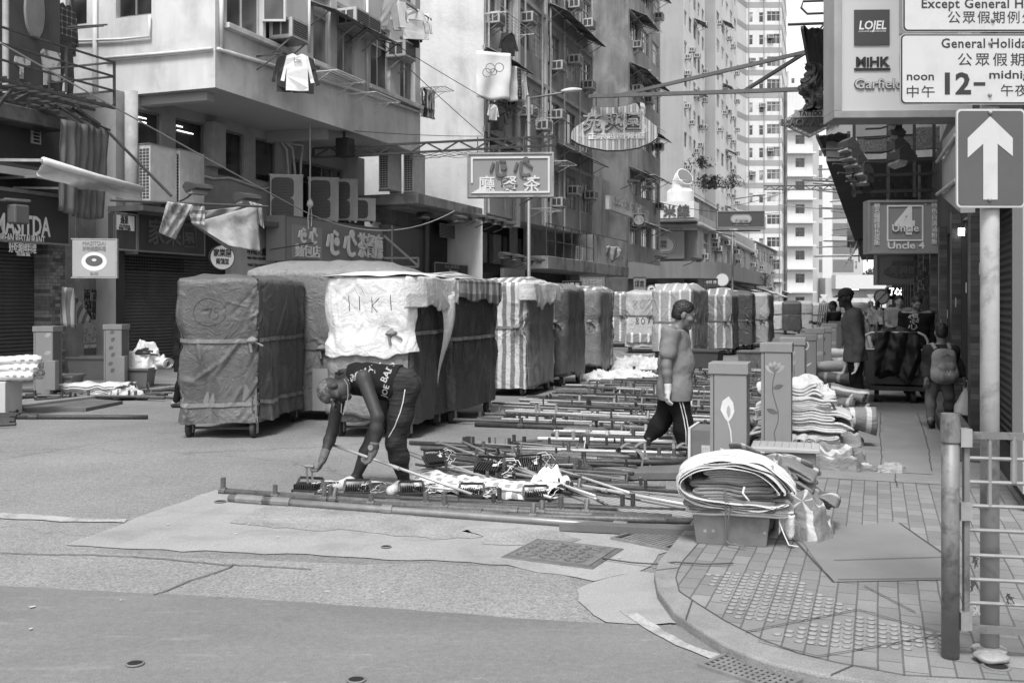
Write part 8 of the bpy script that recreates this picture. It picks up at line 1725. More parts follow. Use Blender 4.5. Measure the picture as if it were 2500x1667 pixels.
# ---------------------------------------------------------------- people: smooth bodies grown from joints
def vnoise(X,Y,Z,f,seed):
 rs=np.random.RandomState(seed);o=0
 for k in range(5):
  d=rs.randn(3);d /= np.linalg.norm(d);o=o+np.sin((X*d[0]+Y*d[1]+Z*d[2])*f*(1+.35*k)+rs.rand()*6.28+1.3*np.sin((X*d[1]-Y*d[2]+Z*d[0])*f*.6))
 return o/5
class Field:
 def __init__(s,lo,hi,h):
  s.h=h;s.lo=np.array(lo)-3*h;n=np.ceil((np.array(hi)+3*h-s.lo)/h).astype(int)+1;s.n=n;s.F=np.full(n,1e3,np.float32)
 def sub(s,lo,hi):
  a=np.clip(np.floor((np.array(lo)-s.lo)/s.h).astype(int),0,s.n-1);b=np.clip(np.ceil((np.array(hi)-s.lo)/s.h).astype(int)+1,1,s.n)
  sl=tuple(slice(i,j)for i,j in zip(a,b));g=[s.lo[k]+s.h*np.arange(a[k],b[k])for k in range(3)]
  X,Y,Z=np.meshgrid(*g,indexing='ij');return sl,X,Y,Z
 def put(s,sl,d,k):
  f=s.F[sl]
  if k>0:hh=np.clip(k-np.abs(f-d),0,k)/k;s.F[sl]=np.minimum(f,d)-hh*hh*k*.25
  else:s.F[sl]=np.minimum(f,d)
 def cone(s,a,b,ra,rb,k=.02,sq=None):
  a=np.array(a,float);b=np.array(b,float);m=max(ra,rb)+k+3*s.h;sl,X,Y,Z=s.sub(np.minimum(a,b)-m,np.maximum(a,b)+m);d=b-a;L2=max(d@d,1e-9)
  t=np.clip(((X-a[0])*d[0]+(Y-a[1])*d[1]+(Z-a[2])*d[2])/L2,0,1)
  D=np.sqrt((X-a[0]-t*d[0])**2+(Y-a[1]-t*d[1])**2+(Z-a[2]-t*d[2])**2)-(ra+t*(rb-ra));s.put(sl,D,k)
 def ell(s,c,r,M3,k=.02):
  c=np.array(c,float);m=max(r)+k+3*s.h;sl,X,Y,Z=s.sub(c-m,c+m);q=[X-c[0],Y-c[1],Z-c[2]]
  u=sum((sum(M3[j][i]*q[j]for j in range(3))/r[i])**2 for i in range(3));D=(np.sqrt(u)-1)*min(r);s.put(sl,D,k)
 def cut(s,p,n):
  """keep the side the normal points away from"""
  p=np.array(p);n=np.array(n)/np.linalg.norm(n);g=[s.lo[k]+s.h*np.arange(s.n[k])for k in range(3)]
  D=(g[0][:,None,None]-p[0])*n[0]+(g[1][None,:,None]-p[1])*n[1]+(g[2][None,None,:]-p[2])*n[2];s.F=np.maximum(s.F,D.astype(np.float32))
 def wrinkle(s,amp,f,seed):
  g=[s.lo[k]+s.h*np.arange(s.n[k])for k in range(3)];X,Y,Z=np.meshgrid(*g,indexing='ij');v=vnoise(X,Y,Z,f,seed);s.F=s.F+(amp*(np.abs(v)*2-.6)).astype(np.float32)
 def mesh(s):
  F=s.F;ins=F<0;n=F.shape
  c=[(0,0,0),(1,0,0),(0,1,0),(1,1,0),(0,0,1),(1,0,1),(0,1,1),(1,1,1)]
  sh=lambda A,o:A[o[0]:n[0]-1+o[0],o[1]:n[1]-1+o[1],o[2]:n[2]-1+o[2]]
  cnt=sum(sh(ins,o).astype(np.int8)for o in c);act=(cnt>0)&(cnt<8);idx=np.full(act.shape,-1,np.int64);pos=np.argwhere(act);idx[act]=np.arange(len(pos))
  acc=np.zeros((len(pos),3));w=np.zeros(len(pos));vals=[F[pos[:,0]+o[0],pos[:,1]+o[1],pos[:,2]+o[2]].astype(float)for o in c]
  for i in range(8):
   for ax in range(3):
    o=list(c[i]);
    if o[ax]:continue
    o[ax]=1;j=c.index(tuple(o));a,b=vals[i],vals[j];m=(a<0)!=(b<0);t=np.where(m,a/(a-b+1e-12),0)
    for k in range(3):acc[:,k]+=np.where(m,c[i][k]+(t if k==ax else 0),0)
    w+=m
  V=s.lo+s.h*(pos+acc/np.maximum(w,1)[:,None]);Q=[]
  for ax in range(3):
   u,v=(ax+1)%3,(ax+2)%3;a=[slice(1,n[k]-1)for k in range(3)];a[ax]=slice(0,n[ax]-1);b=list(a);b[ax]=slice(1,n[ax]);A=ins[tuple(a)];B=ins[tuple(b)]
   for flip,msk in((0,A&~B),(1,~A&B)):
    e=np.argwhere(msk)+np.array([1 if k!=ax else 0 for k in range(3)]);
    if not len(e):continue
    du=np.eye(3,dtype=int)[u];dv=np.eye(3,dtype=int)[v];q=[idx[tuple((e-x).T)]for x in(du+dv,dv,0*du,du)]
    if flip:q=q[::-1]
    Q.append(np.stack(q,1))
  return V,np.concatenate(Q)
def fobj(f,name,m,parent,org):
 V,Q=f.mesh();b=MB();b.v=[tuple(p)for p in(V-np.array(org))];b.f=[tuple(int(i)for i in q)for q in Q];b.mi=[0]*len(b.f);return b.build(name,m,parent,smooth=True)
skin_d=M('skin_dark',.03,.58,.3,9,spec=.3,bump=.25,bsc=26,bdist=.006);skin_m=M('skin_mid',.135,.5,.12,14);skin_l=M('skin_light',.3,.5,.1,14);skin_dm=M('skin_brown',.09,.45,.12,14);hair_m=M('hair_black',.012,.45,.3,60,bump=.5,bsc=120);glove_m=M('work_glove',.5,.8,.15,18,bump=.3,bsc=40)
def clothm(name,v,rough=.95,**k):return M(name,v,rough,.16,5,bump=.45,bsc=16,bdist=.016,spec=.1,**k)
def person(label,J,org,clothes,skin,hair,scale=1.0,h=.008,face=(0,-1,0),up=(0,0,1),group=None,seed=1,belly=0.,hands=(None,None),glove=None,fat=1.0,coat=None,hs=1.0):
 """J: joints in world metres. clothes: dict(top=(mat, sleeve 0..2, loose), pants=(mat, loose, ankle), shoes=mat)"""
 J={k:np.array(v,float)for k,v in J.items()};S_=scale;V=lambda k:J[k]
 t=thing('person',label,'person',TR(*org),group)
 fz=np.array(face,float);fz /= np.linalg.norm(fz);uz=np.array(up,float);uz-=fz*(uz@fz);uz /= np.linalg.norm(uz);rx=np.cross(fz,uz);HM=np.stack([rx,fz,uz],1)
 Hs=S_*hs;allp=np.array(list(J.values()));lo,hi=allp.min(0)-.2*S_,allp.max(0)+.2*S_
 hd=V('head');hw=lambda x,y,z:hd+S_*hs*(rx*x+fz*y+uz*z)
 sh=V('shR')-V('shL');sw=sh/np.linalg.norm(sh);hp=V('hipR')-V('hipL');hpn=hp/np.linalg.norm(hp);pel=(V('hipL')+V('hipR'))/2;chest=(V('shL')+V('shR'))/2;spine=chest-pel;sp=spine/np.linalg.norm(spine)
 fwd=np.cross(sp,sw);fwd=fwd/np.linalg.norm(fwd)
 if fwd@fz<0 and coat is None:fwd=-fwd if abs(fwd@fz)>.3 else fwd
 def torso(f,g,k=.05,top=1.0):
  f.cone(pel-sp*.03-hpn*.065*S_,pel-sp*.03+hpn*.065*S_,.112*S_*fat+g,.112*S_*fat+g,k)
  mid=pel+spine*.45
  for sg in(-1,1):
   f.cone(pel+sg*hpn*.06*S_,mid+sg*sw*.055*S_,.112*S_*fat+g,.102*S_*fat+g,k);f.cone(mid+sg*sw*.055*S_,chest-spine*.14+sg*sw*.075*S_,.102*S_*fat+g,.112*S_+g,k);f.cone(chest-spine*.16+sg*sw*.08*S_,chest-spine*.05+sg*sw*.12*S_,.1*S_+g,.062*S_+g,k)
  if belly:f.ell(mid-spine*.05+fwd*.05*S_*belly,[.15*S_+g,.13*S_+g,.17*S_+g],np.stack([sw,fwd,sp],1),.06)
 def arm(f,sd,g,upto=2.,gs=None,k=.025):
  a,b,c=V('sh'+sd),V('el'+sd),V('wr'+sd)
  if upto>=1:f.cone(a,b,.056*S_*fat+g,.043*S_*fat+g,k)
  else:f.cone(a,a+(b-a)*upto,.058*S_*fat+g,(.058-.008*upto)*S_*fat+g+(gs or 0),k)
  if upto>1:q=b+(c-b)*(upto-1);f.cone(b,b+(q-b)*.35,.042*S_*fat+g,.042*S_*fat+g,k);f.cone(b+(q-b)*.35,q,.042*S_*fat+g,.028*S_+g,k)
 def leg(f,sd,g,upto=2.,k=.03,flare=0.):
  a,b,c=V('hip'+sd),V('kn'+sd),V('an'+sd);f.cone(a,a+(b-a)*.5,.088*S_*fat+g,.075*S_*fat+g,k);f.cone(a+(b-a)*.5,b,.075*S_*fat+g,.056*S_*fat+g+flare*.4,k);q=b+(c-b)*(upto-1);f.cone(b,b+(q-b)*.4,.056*S_*fat+g+flare*.4,.055*S_*fat+g+flare*.7,k);f.cone(b+(q-b)*.4,q,.055*S_*fat+g+flare*.7,.034*S_+g+flare,k)
 f=Field(lo,hi,h);torso(f,0)
 for sd in 'LR':arm(f,sd,0);leg(f,sd,0)
 for sd,sg in(('L',-1),('R',1)):f.cone(chest-spine*.03,V('sh'+sd),.06*S_,.058*S_,.05)
 f.cone(chest+spine*.0,hd-uz*.07*Hs-fz*.02*Hs,.062*S_,.052*S_,.04);f.ell(hw(0,-.012,.035),[.074*Hs,.094*Hs,.09*Hs],HM,.03);f.ell(hw(0,.018,-.045),[.056*Hs,.068*Hs,.072*Hs],HM,.035)
 f.cone(hw(0,.085,.015),hw(0,.108,-.022),.009*Hs,.015*Hs,.018);f.cone(hw(-.03,.082,.03),hw(.03,.082,.03),.011*Hs,.011*Hs,.015);f.cone(hw(-.02,.08,-.056),hw(.02,.08,-.056),.011*Hs,.011*Hs,.012);f.cone(hw(-.018,.077,-.07),hw(.018,.077,-.07),.01*Hs,.01*Hs,.012);f.cone(hw(0,.07,-.1),hw(0,.075,-.095),.02*Hs,.02*Hs,.02)
 for sg in(-1,1):f.ell(hw(sg*.076,-.012,-.005),[.012*Hs,.022*Hs,.034*Hs],HM,.008);f.ell(hw(sg*.045,.06,-.02),[.025*Hs,.025*Hs,.02*Hs],HM,.03)
 # feet stay with the body; hands: palm, four fingers, thumb
 for sd in 'LR':f.cone(V('an'+sd),V('to'+sd),.036*S_,.03*S_,.03);f.cone(V('an'+sd),V('an'+sd)-.05*S_*(V('to'+sd)-V('an'+sd))/np.linalg.norm(V('to'+sd)-V('an'+sd))-np.array([0,0,.03*S_]),.034*S_,.03*S_,.03)
 def hand(ff,sd,g,hint):
  c=V('wr'+sd);e=V('el'+sd);d=(c-e)/np.linalg.norm(c-e)
  if hint is not None:d=np.array(hint[0],float);d /= np.linalg.norm(d)
  pn=np.array(hint[1]if hint is not None else fwd,float);pn-=d*(pn@d);pn /= np.linalg.norm(pn);sdv=np.cross(d,pn);curl=hint[2]if hint is not None else .5;ts=hint[3]if hint is not None else(1 if sd=='L' else-1)
  ff.cone(c,c+d*.03*S_,.028*S_+g,.03*S_+g,.02)
  for o in(-.026,-.009,.009,.026):ff.cone(c+d*.03*S_+sdv*o*.7*S_,c+d*.085*S_+sdv*o*S_,.016*S_+g,.0135*S_+g,.012)
  for i,(o,L)in enumerate(((-.03,.06),(-.01,.07),(.01,.075),(.03,.066))):
   b0=c+d*.088*S_+sdv*o*S_;cu=curl*(1+.12*i);d1=d*math.cos(cu*.6)+pn*math.sin(cu*.6);d2=d*math.cos(cu*1.5)+pn*math.sin(cu*1.5);L *= S_;p1=b0+d1*L*.5;ff.cone(b0,p1,.0095*S_+g,.009*S_+g,.005);ff.cone(p1,p1+d2*L*.55,.009*S_+g,.0072*S_+g,.005)
  tb=c+d*.035*S_+sdv*ts*.03*S_;td=d*.7+sdv*ts*.6+pn*.35;td /= np.linalg.norm(td);ff.cone(tb,tb+td*.035*S_,.013*S_+g,.011*S_+g,.012);ff.cone(tb+td*.035*S_,tb+td*.035*S_+(td*.6+d*.5)*.035*S_,.011*S_+g,.008*S_+g,.006)
 for i,sd in enumerate('LR'):hand(f,sd,0,hands[i])
 body=fobj(f,'body',skin,t,org)
 if h<=.0085:
  e=MB();
  for sg in(-1,1):c=hw(sg*.031,.083,.008);e.lathe([(.0005,-.009),(.008,-.005),(.0095,0),(.008,.005),(.0005,.009)],10,TR(*(c-np.array(org))))
  e.build('eyes',M('eye_dark',.04,.2),body);e=MB()
  for sg in(-1,1):e.tube([hw(sg*.048,.084,.034)-org,hw(sg*.03,.095,.04)-org,hw(sg*.012,.097,.034)-org],.005*S_,5)
  e.build('eyebrows',hair_m,body)
 kids={}
 if glove:
  f=Field(np.minimum(V('wrL'),V('wrR'))-.25*S_,np.maximum(V('wrL'),V('wrR'))+.25*S_,max(.006,h*.8))
  for i,sd in enumerate('LR'):
   hand(f,sd,.003,hands[i]);f.cone(V('wr'+sd)+(V('el'+sd)-V('wr'+sd))*.2,V('wr'+sd),.038*S_,.034*S_,.01)
  kids['gloves']=fobj(f,'gloves',glove,t,org)
 # hair
 if hair=='short' or hair=='long' or hair=='bun':
  f=Field(hd-.2*Hs,hd+.2*Hs,h);f.ell(hw(0,-.024,.052),[.08*Hs,.1*Hs,.086*Hs],HM,.01);f.ell(hw(0,-.05,.0),[.077*Hs,.07*Hs,.085*Hs],HM,.02)
  if hair=='short':
   f.cut(hw(0,.055,.05),fz*1.0-uz*.55);f.cut(hw(0,0,-.055),-uz)
  f.wrinkle(.007,110,seed);kids['hair']=fobj(f,'hair',hair_m,t,org)
  if hair=='long':f=Field(hd-.5*Hs,hd+.3*Hs,h);f.ell(hw(0,-.05,-.1),[.1*Hs,.07*Hs,.24*Hs],HM,.03);f.ell(hw(0,-.02,.05),[.085*Hs,.1*Hs,.085*Hs],HM,.05);kids['hair2']=fobj(f,'long_hair',hair_m,t,org)
 if 'top' in clothes:
  m,sl_,g=clothes['top'][:3];hemd=clothes['top'][3]if len(clothes['top'])>3 else .08
  f=Field(lo,hi,h);torso(f,g,.06);hem=pel-sp*(hemd)*S_
  f.cone(pel-hpn*.07*S_,hem-hpn*.08*S_-sp*.05,.118*S_*fat+g,.12*S_*fat+g,.05);f.cone(pel+hpn*.07*S_,hem+hpn*.08*S_-sp*.05,.118*S_*fat+g,.12*S_*fat+g,.05)
  for sd in 'LR':
   if sl_>0:f.cone(chest-spine*.03,V('sh'+sd),.065*S_+g,.06*S_+g,.05);arm(f,sd,g*.8,sl_,.003 if sl_<1 else None,.05)
   else:f.cone(chest-spine*.03,V('sh'+sd)-(V('sh'+sd)-chest)*.4,.062*S_+g,.056*S_+g,.05)
  if clothes.get('hood'):f.cone(chest+spine*.09-fwd*.06*S_,chest+spine*.02-fwd*.09*S_,.075*S_,.06*S_,.05);f.cone(chest+spine*.06,chest+spine*.13,.08*S_,.07*S_,.03)
  f.wrinkle(.005,13/S_,seed);f.wrinkle(.003,31/S_,seed+3)
  f.cut(hem,-sp+0*fwd)
  if not clothes.get('hood'):f.cut(chest+spine*.105+fwd*.0,sp*.95+fwd*.28)
  kids['top']=fobj(f,clothes.get('topname','shirt'),m,t,org)
 if 'pants' in clothes:
  m,g,up_,fl_=clothes['pants'];f=Field(lo,hi,h);f.cone(pel-hpn*.06*S_,pel+hpn*.06*S_,.116*S_*fat+g*.6,.116*S_*fat+g*.6,.05)
  for sg in(-1,1):f.cone(pel+sg*hpn*.06*S_,pel+sg*hpn*.06*S_+spine*.22,.112*S_*fat+g*.6,.106*S_*fat+g*.6,.05)
  for sd in 'LR':leg(f,sd,g,up_,.05,fl_)
  f.wrinkle(.005,15/S_,seed+7);f.wrinkle(.0018,40/S_,seed+5);f.cut(pel+spine*.24,sp);kids['pants']=fobj(f,'trousers',m,t,org)
 if 'shoes' in clothes:
  f=Field(np.minimum(np.minimum(V('anL'),V('anR')),np.minimum(V('toL'),V('toR')))-.15,np.maximum(np.maximum(V('anL'),V('anR')),np.maximum(V('toL'),V('toR')))+.12,max(.006,h*.8))
  for sd in 'LR':
   a,b=V('an'+sd),V('to'+sd);d=(b-a)*np.array([1,1,0]);d=d/np.linalg.norm(d);hl=a-d*.045*S_;dz=np.array([0,0,1.])
   f.cone(hl-dz*.045*S_,b-dz*.005+d*.01,.036*S_,.036*S_,.02);f.cone(a-dz*.01,a+d*.06*S_-dz*.03*S_,.046*S_,.044*S_,.03);f.cone(a+d*.06*S_-dz*.03*S_,b,.045*S_,.036*S_,.03)
  kids['shoes']=fobj(f,'shoes',clothes['shoes'],t,org)
 return t,kids,J,hw,(fwd,sp,sw,pel,chest)
def jp(Y0,**kw):return{k:np.array(P(v[0],v[1],Y0+(v[2]if len(v)>2 else 0)))for k,v in kw.items()}
def press(par,shirt,org,s_,px,py,Y,size,m,width=None,rot=0,bold=.02,out=.004):
 """print lettering on to the cloth it faces"""
 mw=TR(*P(px,py,Y))@Matrix.Rotation(rot,4,'Y');o=txt(s_,size,m,par,TR(*[-c for c in org])@mw,name='shirt_print',width=width,bold=bold,ext=.001);me=o.data.copy();o.data=me
 bv=BVHTree.FromPolygons([v.co for v in shirt.data.vertices],[tuple(p.vertices)for p in shirt.data.polygons]);mm=o.matrix_basis.copy();mi=mm.inverted();bad=0
 for v in me.vertices:
  q=mm@v.co;hit=bv.ray_cast(Vector((q.x,q.y-1.5,q.z)),Vector((0,1,0)))[0]
  if hit:v.co=mi@(hit+Vector((0,-out,0)))
  else:bad+=1;v.co=mi@Vector((q.x,q.y+.3,q.z))
 if bad>len(me.vertices)*.5:bpy.data.objects.remove(o)
# --- man bending over to lift a floodlight
Y0=8.62;org=tuple(P(915,1205,Y0));org=(org[0],org[1],0.)
J=jp(Y0,head=(817,953,-.1),shL=(838,921,.2),shR=(888,923,-.12),elL=(812,1053,.12),elR=(922,1018,-.3),wrL=(790,1115,-.02),wrR=(912,1100,-.34),hipL=(968,935,.14),hipR=(990,945,-.12),knL=(912,1065,.22),knR=(966,1080,-.1),anL=(868,1172,.2),anR=(988,1190,.02),toL=(826,1190,.12),toR=(955,1207,-.14))
for k in('anL','anR'):J[k][2]=.085
for k in('toL','toR'):J[k][2]=.035
J['toL'][1]=J['anL'][1]-.1;J['toR'][1]=J['anR'][1]-.12
jeans=clothm('black_jeans',.028,fn=lambda t:t.ramp(t.noise(30,3,.6,(.2,.2,2.)),.3,.7,.5,1.7));tank=clothm('black_tank',.014)
t,kd,J1,hw,ax=person('man in a black sleeveless top and cap bending to lift a floodlight',J,org,dict(top=(tank,0,.014,-.02),topname='tank_top',pants=(jeans,.012,1.88,.004),shoes=M('pale_trainers',.55,.7,.25,14,patch=.3,psc=14)),skin_d,None,1.06,.0075,fat=1.12,hs=1.08,face=(.2,-.38,-.9),up=(-.88,-.12,-.3),seed=3,hands=(((-.35,-.05,-.95),(-.9,-.2,.3),.75,-1),((-.35,-.1,-.9),(-.9,-.1,.2),1.2,1)),glove=M('knit_glove',.1,.8,.2,30,bump=.3,bsc=60))
# cap worn with its peak to the front, checked cloth
fz=np.array((.2,-.38,-.9));fz /= np.linalg.norm(fz);uz=np.array((-.88,-.12,-.3));uz-=fz*(uz@fz);uz /= np.linalg.norm(uz);rx=np.cross(fz,uz);HM1=np.stack([rx,fz,uz],1)
def cap(t,hw,HM,rx,fz,uz,hd,m,org,S_=1.06,flat=False,h=.0075):
 f=Field(hd-.22,hd+.22,h);f.ell(hw(0,-.01,.055),[.089*S_,.108*S_,.085*S_],HM,.01);f.cut(hw(0,0,.035),-uz+fz*(-.05));c=fobj(f,'cap',m,t,org)
 b=MB();b.grid(lambda u,v:tuple(hw((u-.5)*.155*(1-.25*v*v),.085+.085*v*(1-.6*(2*u-1)**2),.042-.018*v-(0 if flat else .02*(2*u-1)**2))-np.array(org)),14,8);b.build('cap_peak',m,c,smooth=True,solid=.006)
capm=M('checked_cap',.075,.8,.15,6,fn=lambda t:t.ramp(t.noise(34,1,.5),.42,.58,.6,1.5));cap(t,hw,HM1,rx,fz,uz,J['head'],capm,org)
# watch, zip piping, chain, hair tuft
o3=np.array(org);b=MB();a=J['wrR']+(J['elR']-J['wrR'])*.12;d=(J['elR']-J['wrR'])/np.linalg.norm(J['elR']-J['wrR']);b.tube([a-d*.018-o3,a+d*.018-o3],.043,18);w_=b.build('watch_strap',blk,t);b=MB();b.cyl(a+np.array([-.02,-.043,0])-o3,.024,.01,18,(-.3,-1,.1));b.build('watch_dial',M('watch_dial',.2,.2,.2,40,metal=.5),w_)
bvp=BVHTree.FromPolygons([v.co for v in kd['pants'].data.vertices],[tuple(p.vertices)for p in kd['pants'].data.polygons])
def seam(par,pts,r,m,bv,name='zip'):
 out=[]
 for(x0,y0),(x1,y1)in zip(pts[:-1],pts[1:]):
  for k in range(8):
   q=Vector(P(x0+(x1-x0)*k/8,y0+(y1-y0)*k/8,Y0))-Vector(org);hit=bv.ray_cast(Vector((q.x,q.y-1.5,q.z)),Vector((0,1,0)))[0]
   if hit:out.append(hit+Vector((0,-.003,0)))
 if len(out)>2:b=MB();b.tube(out,r,6);b.build(name,m,par,smooth=True)
zipm=M('zip_pale',.6,.4);seam(kd['pants'],[(996,945),(991,975),(984,1000),(970,1035),(952,1065)],.005,zipm,bvp);seam(kd['pants'],[(893,1065),(897,1085),(904,1100)],.005,zipm,bvp)
b=MB();b.tube([np.array(P(x,y,Y0-.22))-o3 for x,y in((840,925),(849,940),(850,965),(846,992),(838,1012),(833,1006),(834,985))],.004,6);b.build('neck_chain',gal,t)
b=MB();random.seed(4)
for i in range(12):a=np.array(P(828,914,Y0-.05))-o3;b.tube([a,a+np.array((rnd(-.05,.06),rnd(-.03,.03),rnd(.0,.05)))],[.01,.003],5)
b.build('hair_tuft',hair_m,t)
prm=M('print_white',.6,.8,.15,20,patch=.3,psc=30)
for s_,x,y,sz,r_ in(('BAD',944,912,.08,R(-66)),('JOE',940,955,.07,R(-72)),('ROMA',880,912,.07,R(-25)),('NOISE',866,922,.06,R(-32)),('V',912,903,.1,R(-10)),('V',960,902,.1,R(15))):press(t,kd['top'],org,s_,x,y,Y0-.2,sz,prm,None,r_)
# --- tube held in his right hand
pole(P(804,1083,8.75),P(1152,1206,8.1),.0125,tubew,'pale tube held in the right hand of the bending man',None,[],[(.47,.06)],name='thin_tube')
# --- walking man in a grey T-shirt
Y0=11.0;org=(P(1650,1100,Y0).x,Y0,0)
J=jp(Y0,head=(1671,770,0),shL=(1660,812,.2),shR=(1637,813,-.2),elL=(1664,892,.24),elR=(1627,892,-.26),wrL=(1672,960,.12),wrR=(1629,952,-.27),hipL=(1645,944,.1),hipR=(1648,944,-.1),knL=(1620,1022,.1),knR=(1668,1028,-.1),anL=(1584,1088,.1),anR=(1668,1094,-.1),toL=(1600,1099,.1),toR=(1702,1100,-.1))
J['wrR']=np.array(P(1631,951,Y0-.29));J['wrL']=np.array(P(1668,951,Y0+.22));J['anL'][2]=.12;J['anR'][2]=.085;J['toL'][2]=.035;J['toR'][2]=.035
tee=clothm('grey_tee',.18);trk=clothm('track_trousers',.014)
t,kd,J2,hw,ax=person('man in a grey T-shirt and striped track trousers walking past the poles',J,org,dict(top=(tee,.62,.024,.13),topname='t_shirt',pants=(trk,.014,1.94,.02),shoes=M('dark_shoes',.03,.6)),skin_m,'short',1.08,.008,face=(.93,-.12,-.3),seed=11,belly=1.0,fat=1.22,hs=1.12,hands=(((-.1,0,-1),(1,0,0),.5,1),((-.12,-.1,-1),(.9,.2,0),.55,-1)),glove=glove_m)
bvp=BVHTree.FromPolygons([v.co for v in kd['pants'].data.vertices],[tuple(p.vertices)for p in kd['pants'].data.polygons]);strm=M('stripe_white',.66,.7)
for dx in(-3,4):seam(kd['pants'],[(1645+dx,948),(1656+dx,985),(1664+dx,1015),(1669+dx,1045),(1672+dx,1090)],.006,strm,bvp,'side_stripe')
# --- man in cap and hooded top standing on the pavement
Y0=14.4;org=(P(2085,985,Y0).x,Y0,KH)
J=jp(Y0,head=(2064,728,0),shL=(2076,775,.16),shR=(2084,773,-.2),elL=(2078,836,.22),elR=(2098,836,-.26),wrL=(2066,888,.12),wrR=(2092,886,-.24),hipL=(2088,868,.09),hipR=(2088,868,-.1),knL=(2087,925,.08),knR=(2092,925,-.1),anL=(2096,972,.08),anR=(2102,974,-.1),toL=(2078,984,.06),toR=(2085,987,-.14))
for k in('anL','anR'):J[k][2]=KH+.09
for k in('toL','toR'):J[k][2]=KH+.035
t,kd,J3,hw,ax=person('man in a dark cap and grey hooded top standing beside the heaps',J,org,dict(top=(clothm('hoodie_grey',.085),1.95,.022,.06),topname='hooded_top',hood=True,pants=(clothm('black_trousers',.012),.008,1.95,.0),shoes=M('pale_slippers',.4,.7,.2)),skin_d,None,1.1,.008,face=(-.97,-.18,-.05),seed=21,hands=(((-.3,0,-1),(-1,0,0),.4,-1),((-.15,-.1,-1),(-.9,.3,0),.5,1)),glove=glove_m)
fz=np.array((-.97,-.18,-.05));fz /= np.linalg.norm(fz);uz=np.array((0,0,1.));uz-=fz*(uz@fz);uz /= np.linalg.norm(uz);rx=np.cross(fz,uz);cap(t,hw,np.stack([rx,fz,uz],1),rx,fz,uz,J['head'],M('black_cap',.015,.8),org,1.1,True)
# --- child with backpack and carrier bag, seen from behind
Y0=12.5;org=(P(2287,1020,Y0).x,Y0,KH);S_=.92
J=jp(Y0,head=(2297,812,0),shL=(2270,852,0),shR=(2324,852,0),elL=(2260,890,.1),elR=(2338,888,.02),wrL=(2262,922,-.08),wrR=(2350,918,-.02),hipL=(2282,926,0),hipR=(2306,926,0),knL=(2272,968,.02),knR=(2317,966,-.05),anL=(2272,1008,-.08),anR=(2316,1003,.2),toL=(2275,1018,.05),toR=(2312,1008,.35))
J['anL'][2]=KH+.12;J['toL'][2]=KH+.03;J['anR'][2]=KH+.075;J['toR'][2]=KH+.03
t,kd,J4,hw,ax=person('child in a dark jacket with a grey backpack walking away',J,org,dict(top=(clothm('child_jacket',.028),1.9,.024,.03),topname='jacket',pants=(clothm('child_trousers',.1),.006,1.88,.01),shoes=M('dark_shoes',.03)),skin_m,'bun',S_,.008,face=(.15,.98,-.1),seed=31,fat=.9,hands=(((0,0,-1),(0,1,0),.5,1),((.2,0,-1),(-1,0,0),1.2,-1)))
bp_=thing('backpack','grey school backpack with a snowflake print worn by the child','backpack',TR(P(2290,890,Y0).x,Y0-.17,P(2290,890,Y0).z));f=Field((-.25,-.2,-.3),(.25,.2,.3),.008);f.ell((0,.0,-.02),[.155,.1,.2],np.eye(3),.02);f.cone((-.07,-.02,-.12),(.07,-.02,-.12),.1,.1,.04);f.cone((-.06,.0,.12),(.06,.0,.12),.085,.085,.04);f.wrinkle(.003,20,5);packm=clothm('pack_grey',.22);fobj(f,'pack_body',packm,bp_,(0,0,0))
f=Field((-.2,-.25,-.3),(.2,.1,.2),.008);f.cone((-.05,-.075,-.13),(.05,-.075,-.13),.07,.07,.03);f.cone((-.04,-.06,-.02),(.04,-.06,-.02),.07,.07,.03);fobj(f,'front_pocket',clothm('pack_pocket',.21),bp_,(0,0,0));b=MB();b.tube([(-.09,.02,.2),(-.1,.1,.26),(-.1,.2,.24)],.024,8);b.tube([(.09,.02,.2),(.1,.1,.26),(.1,.2,.24)],.024,8);b.build('strap',M('pack_strap',.2),bp_)
for a in range(3):b=MB();an=a*1.047;b.bar((-.05*math.cos(an),-.142,-.1-.05*math.sin(an)),(.05*math.cos(an),-.142,-.1+.05*math.sin(an)),.004);b.build('snowflake',lg,bp_)
b=MB();b.tube([(-.08,-.085,.1),(0,-.1,.14),(.08,-.085,.1)],.004,5);b.build('zip',dkm,bp_)
q=Vector(J['wrR'])+Vector((.04,0,-.1));t=thing('carrier_bag','white plastic carrier bag hanging from the hand of the child','bag',TR(*q));b=MB();b.grid(lambda u,v:((.025+.12*min(1,v*1.7))*math.cos(u*6.283)*(1+.12*nz(math.cos(u*6.283)*3,v*4))*(1 if v<.93 else .8),(.02+.06*min(1,v*1.5))*math.sin(u*6.283),-.06-.34*v+.015*math.sin(u*12)),40,20,True);b.build('bag',M('bag_white',.62,.4,.06,5,bump=.4,bsc=14),t,smooth=True,solid=.002);b=MB();b.tube([(-.03,0,-.07),(-.02,0,.03),(.0,0,.05),(.03,0,.02),(.03,0,-.07)],.008,6);b.build('handle',M('bag_white',.62),t)
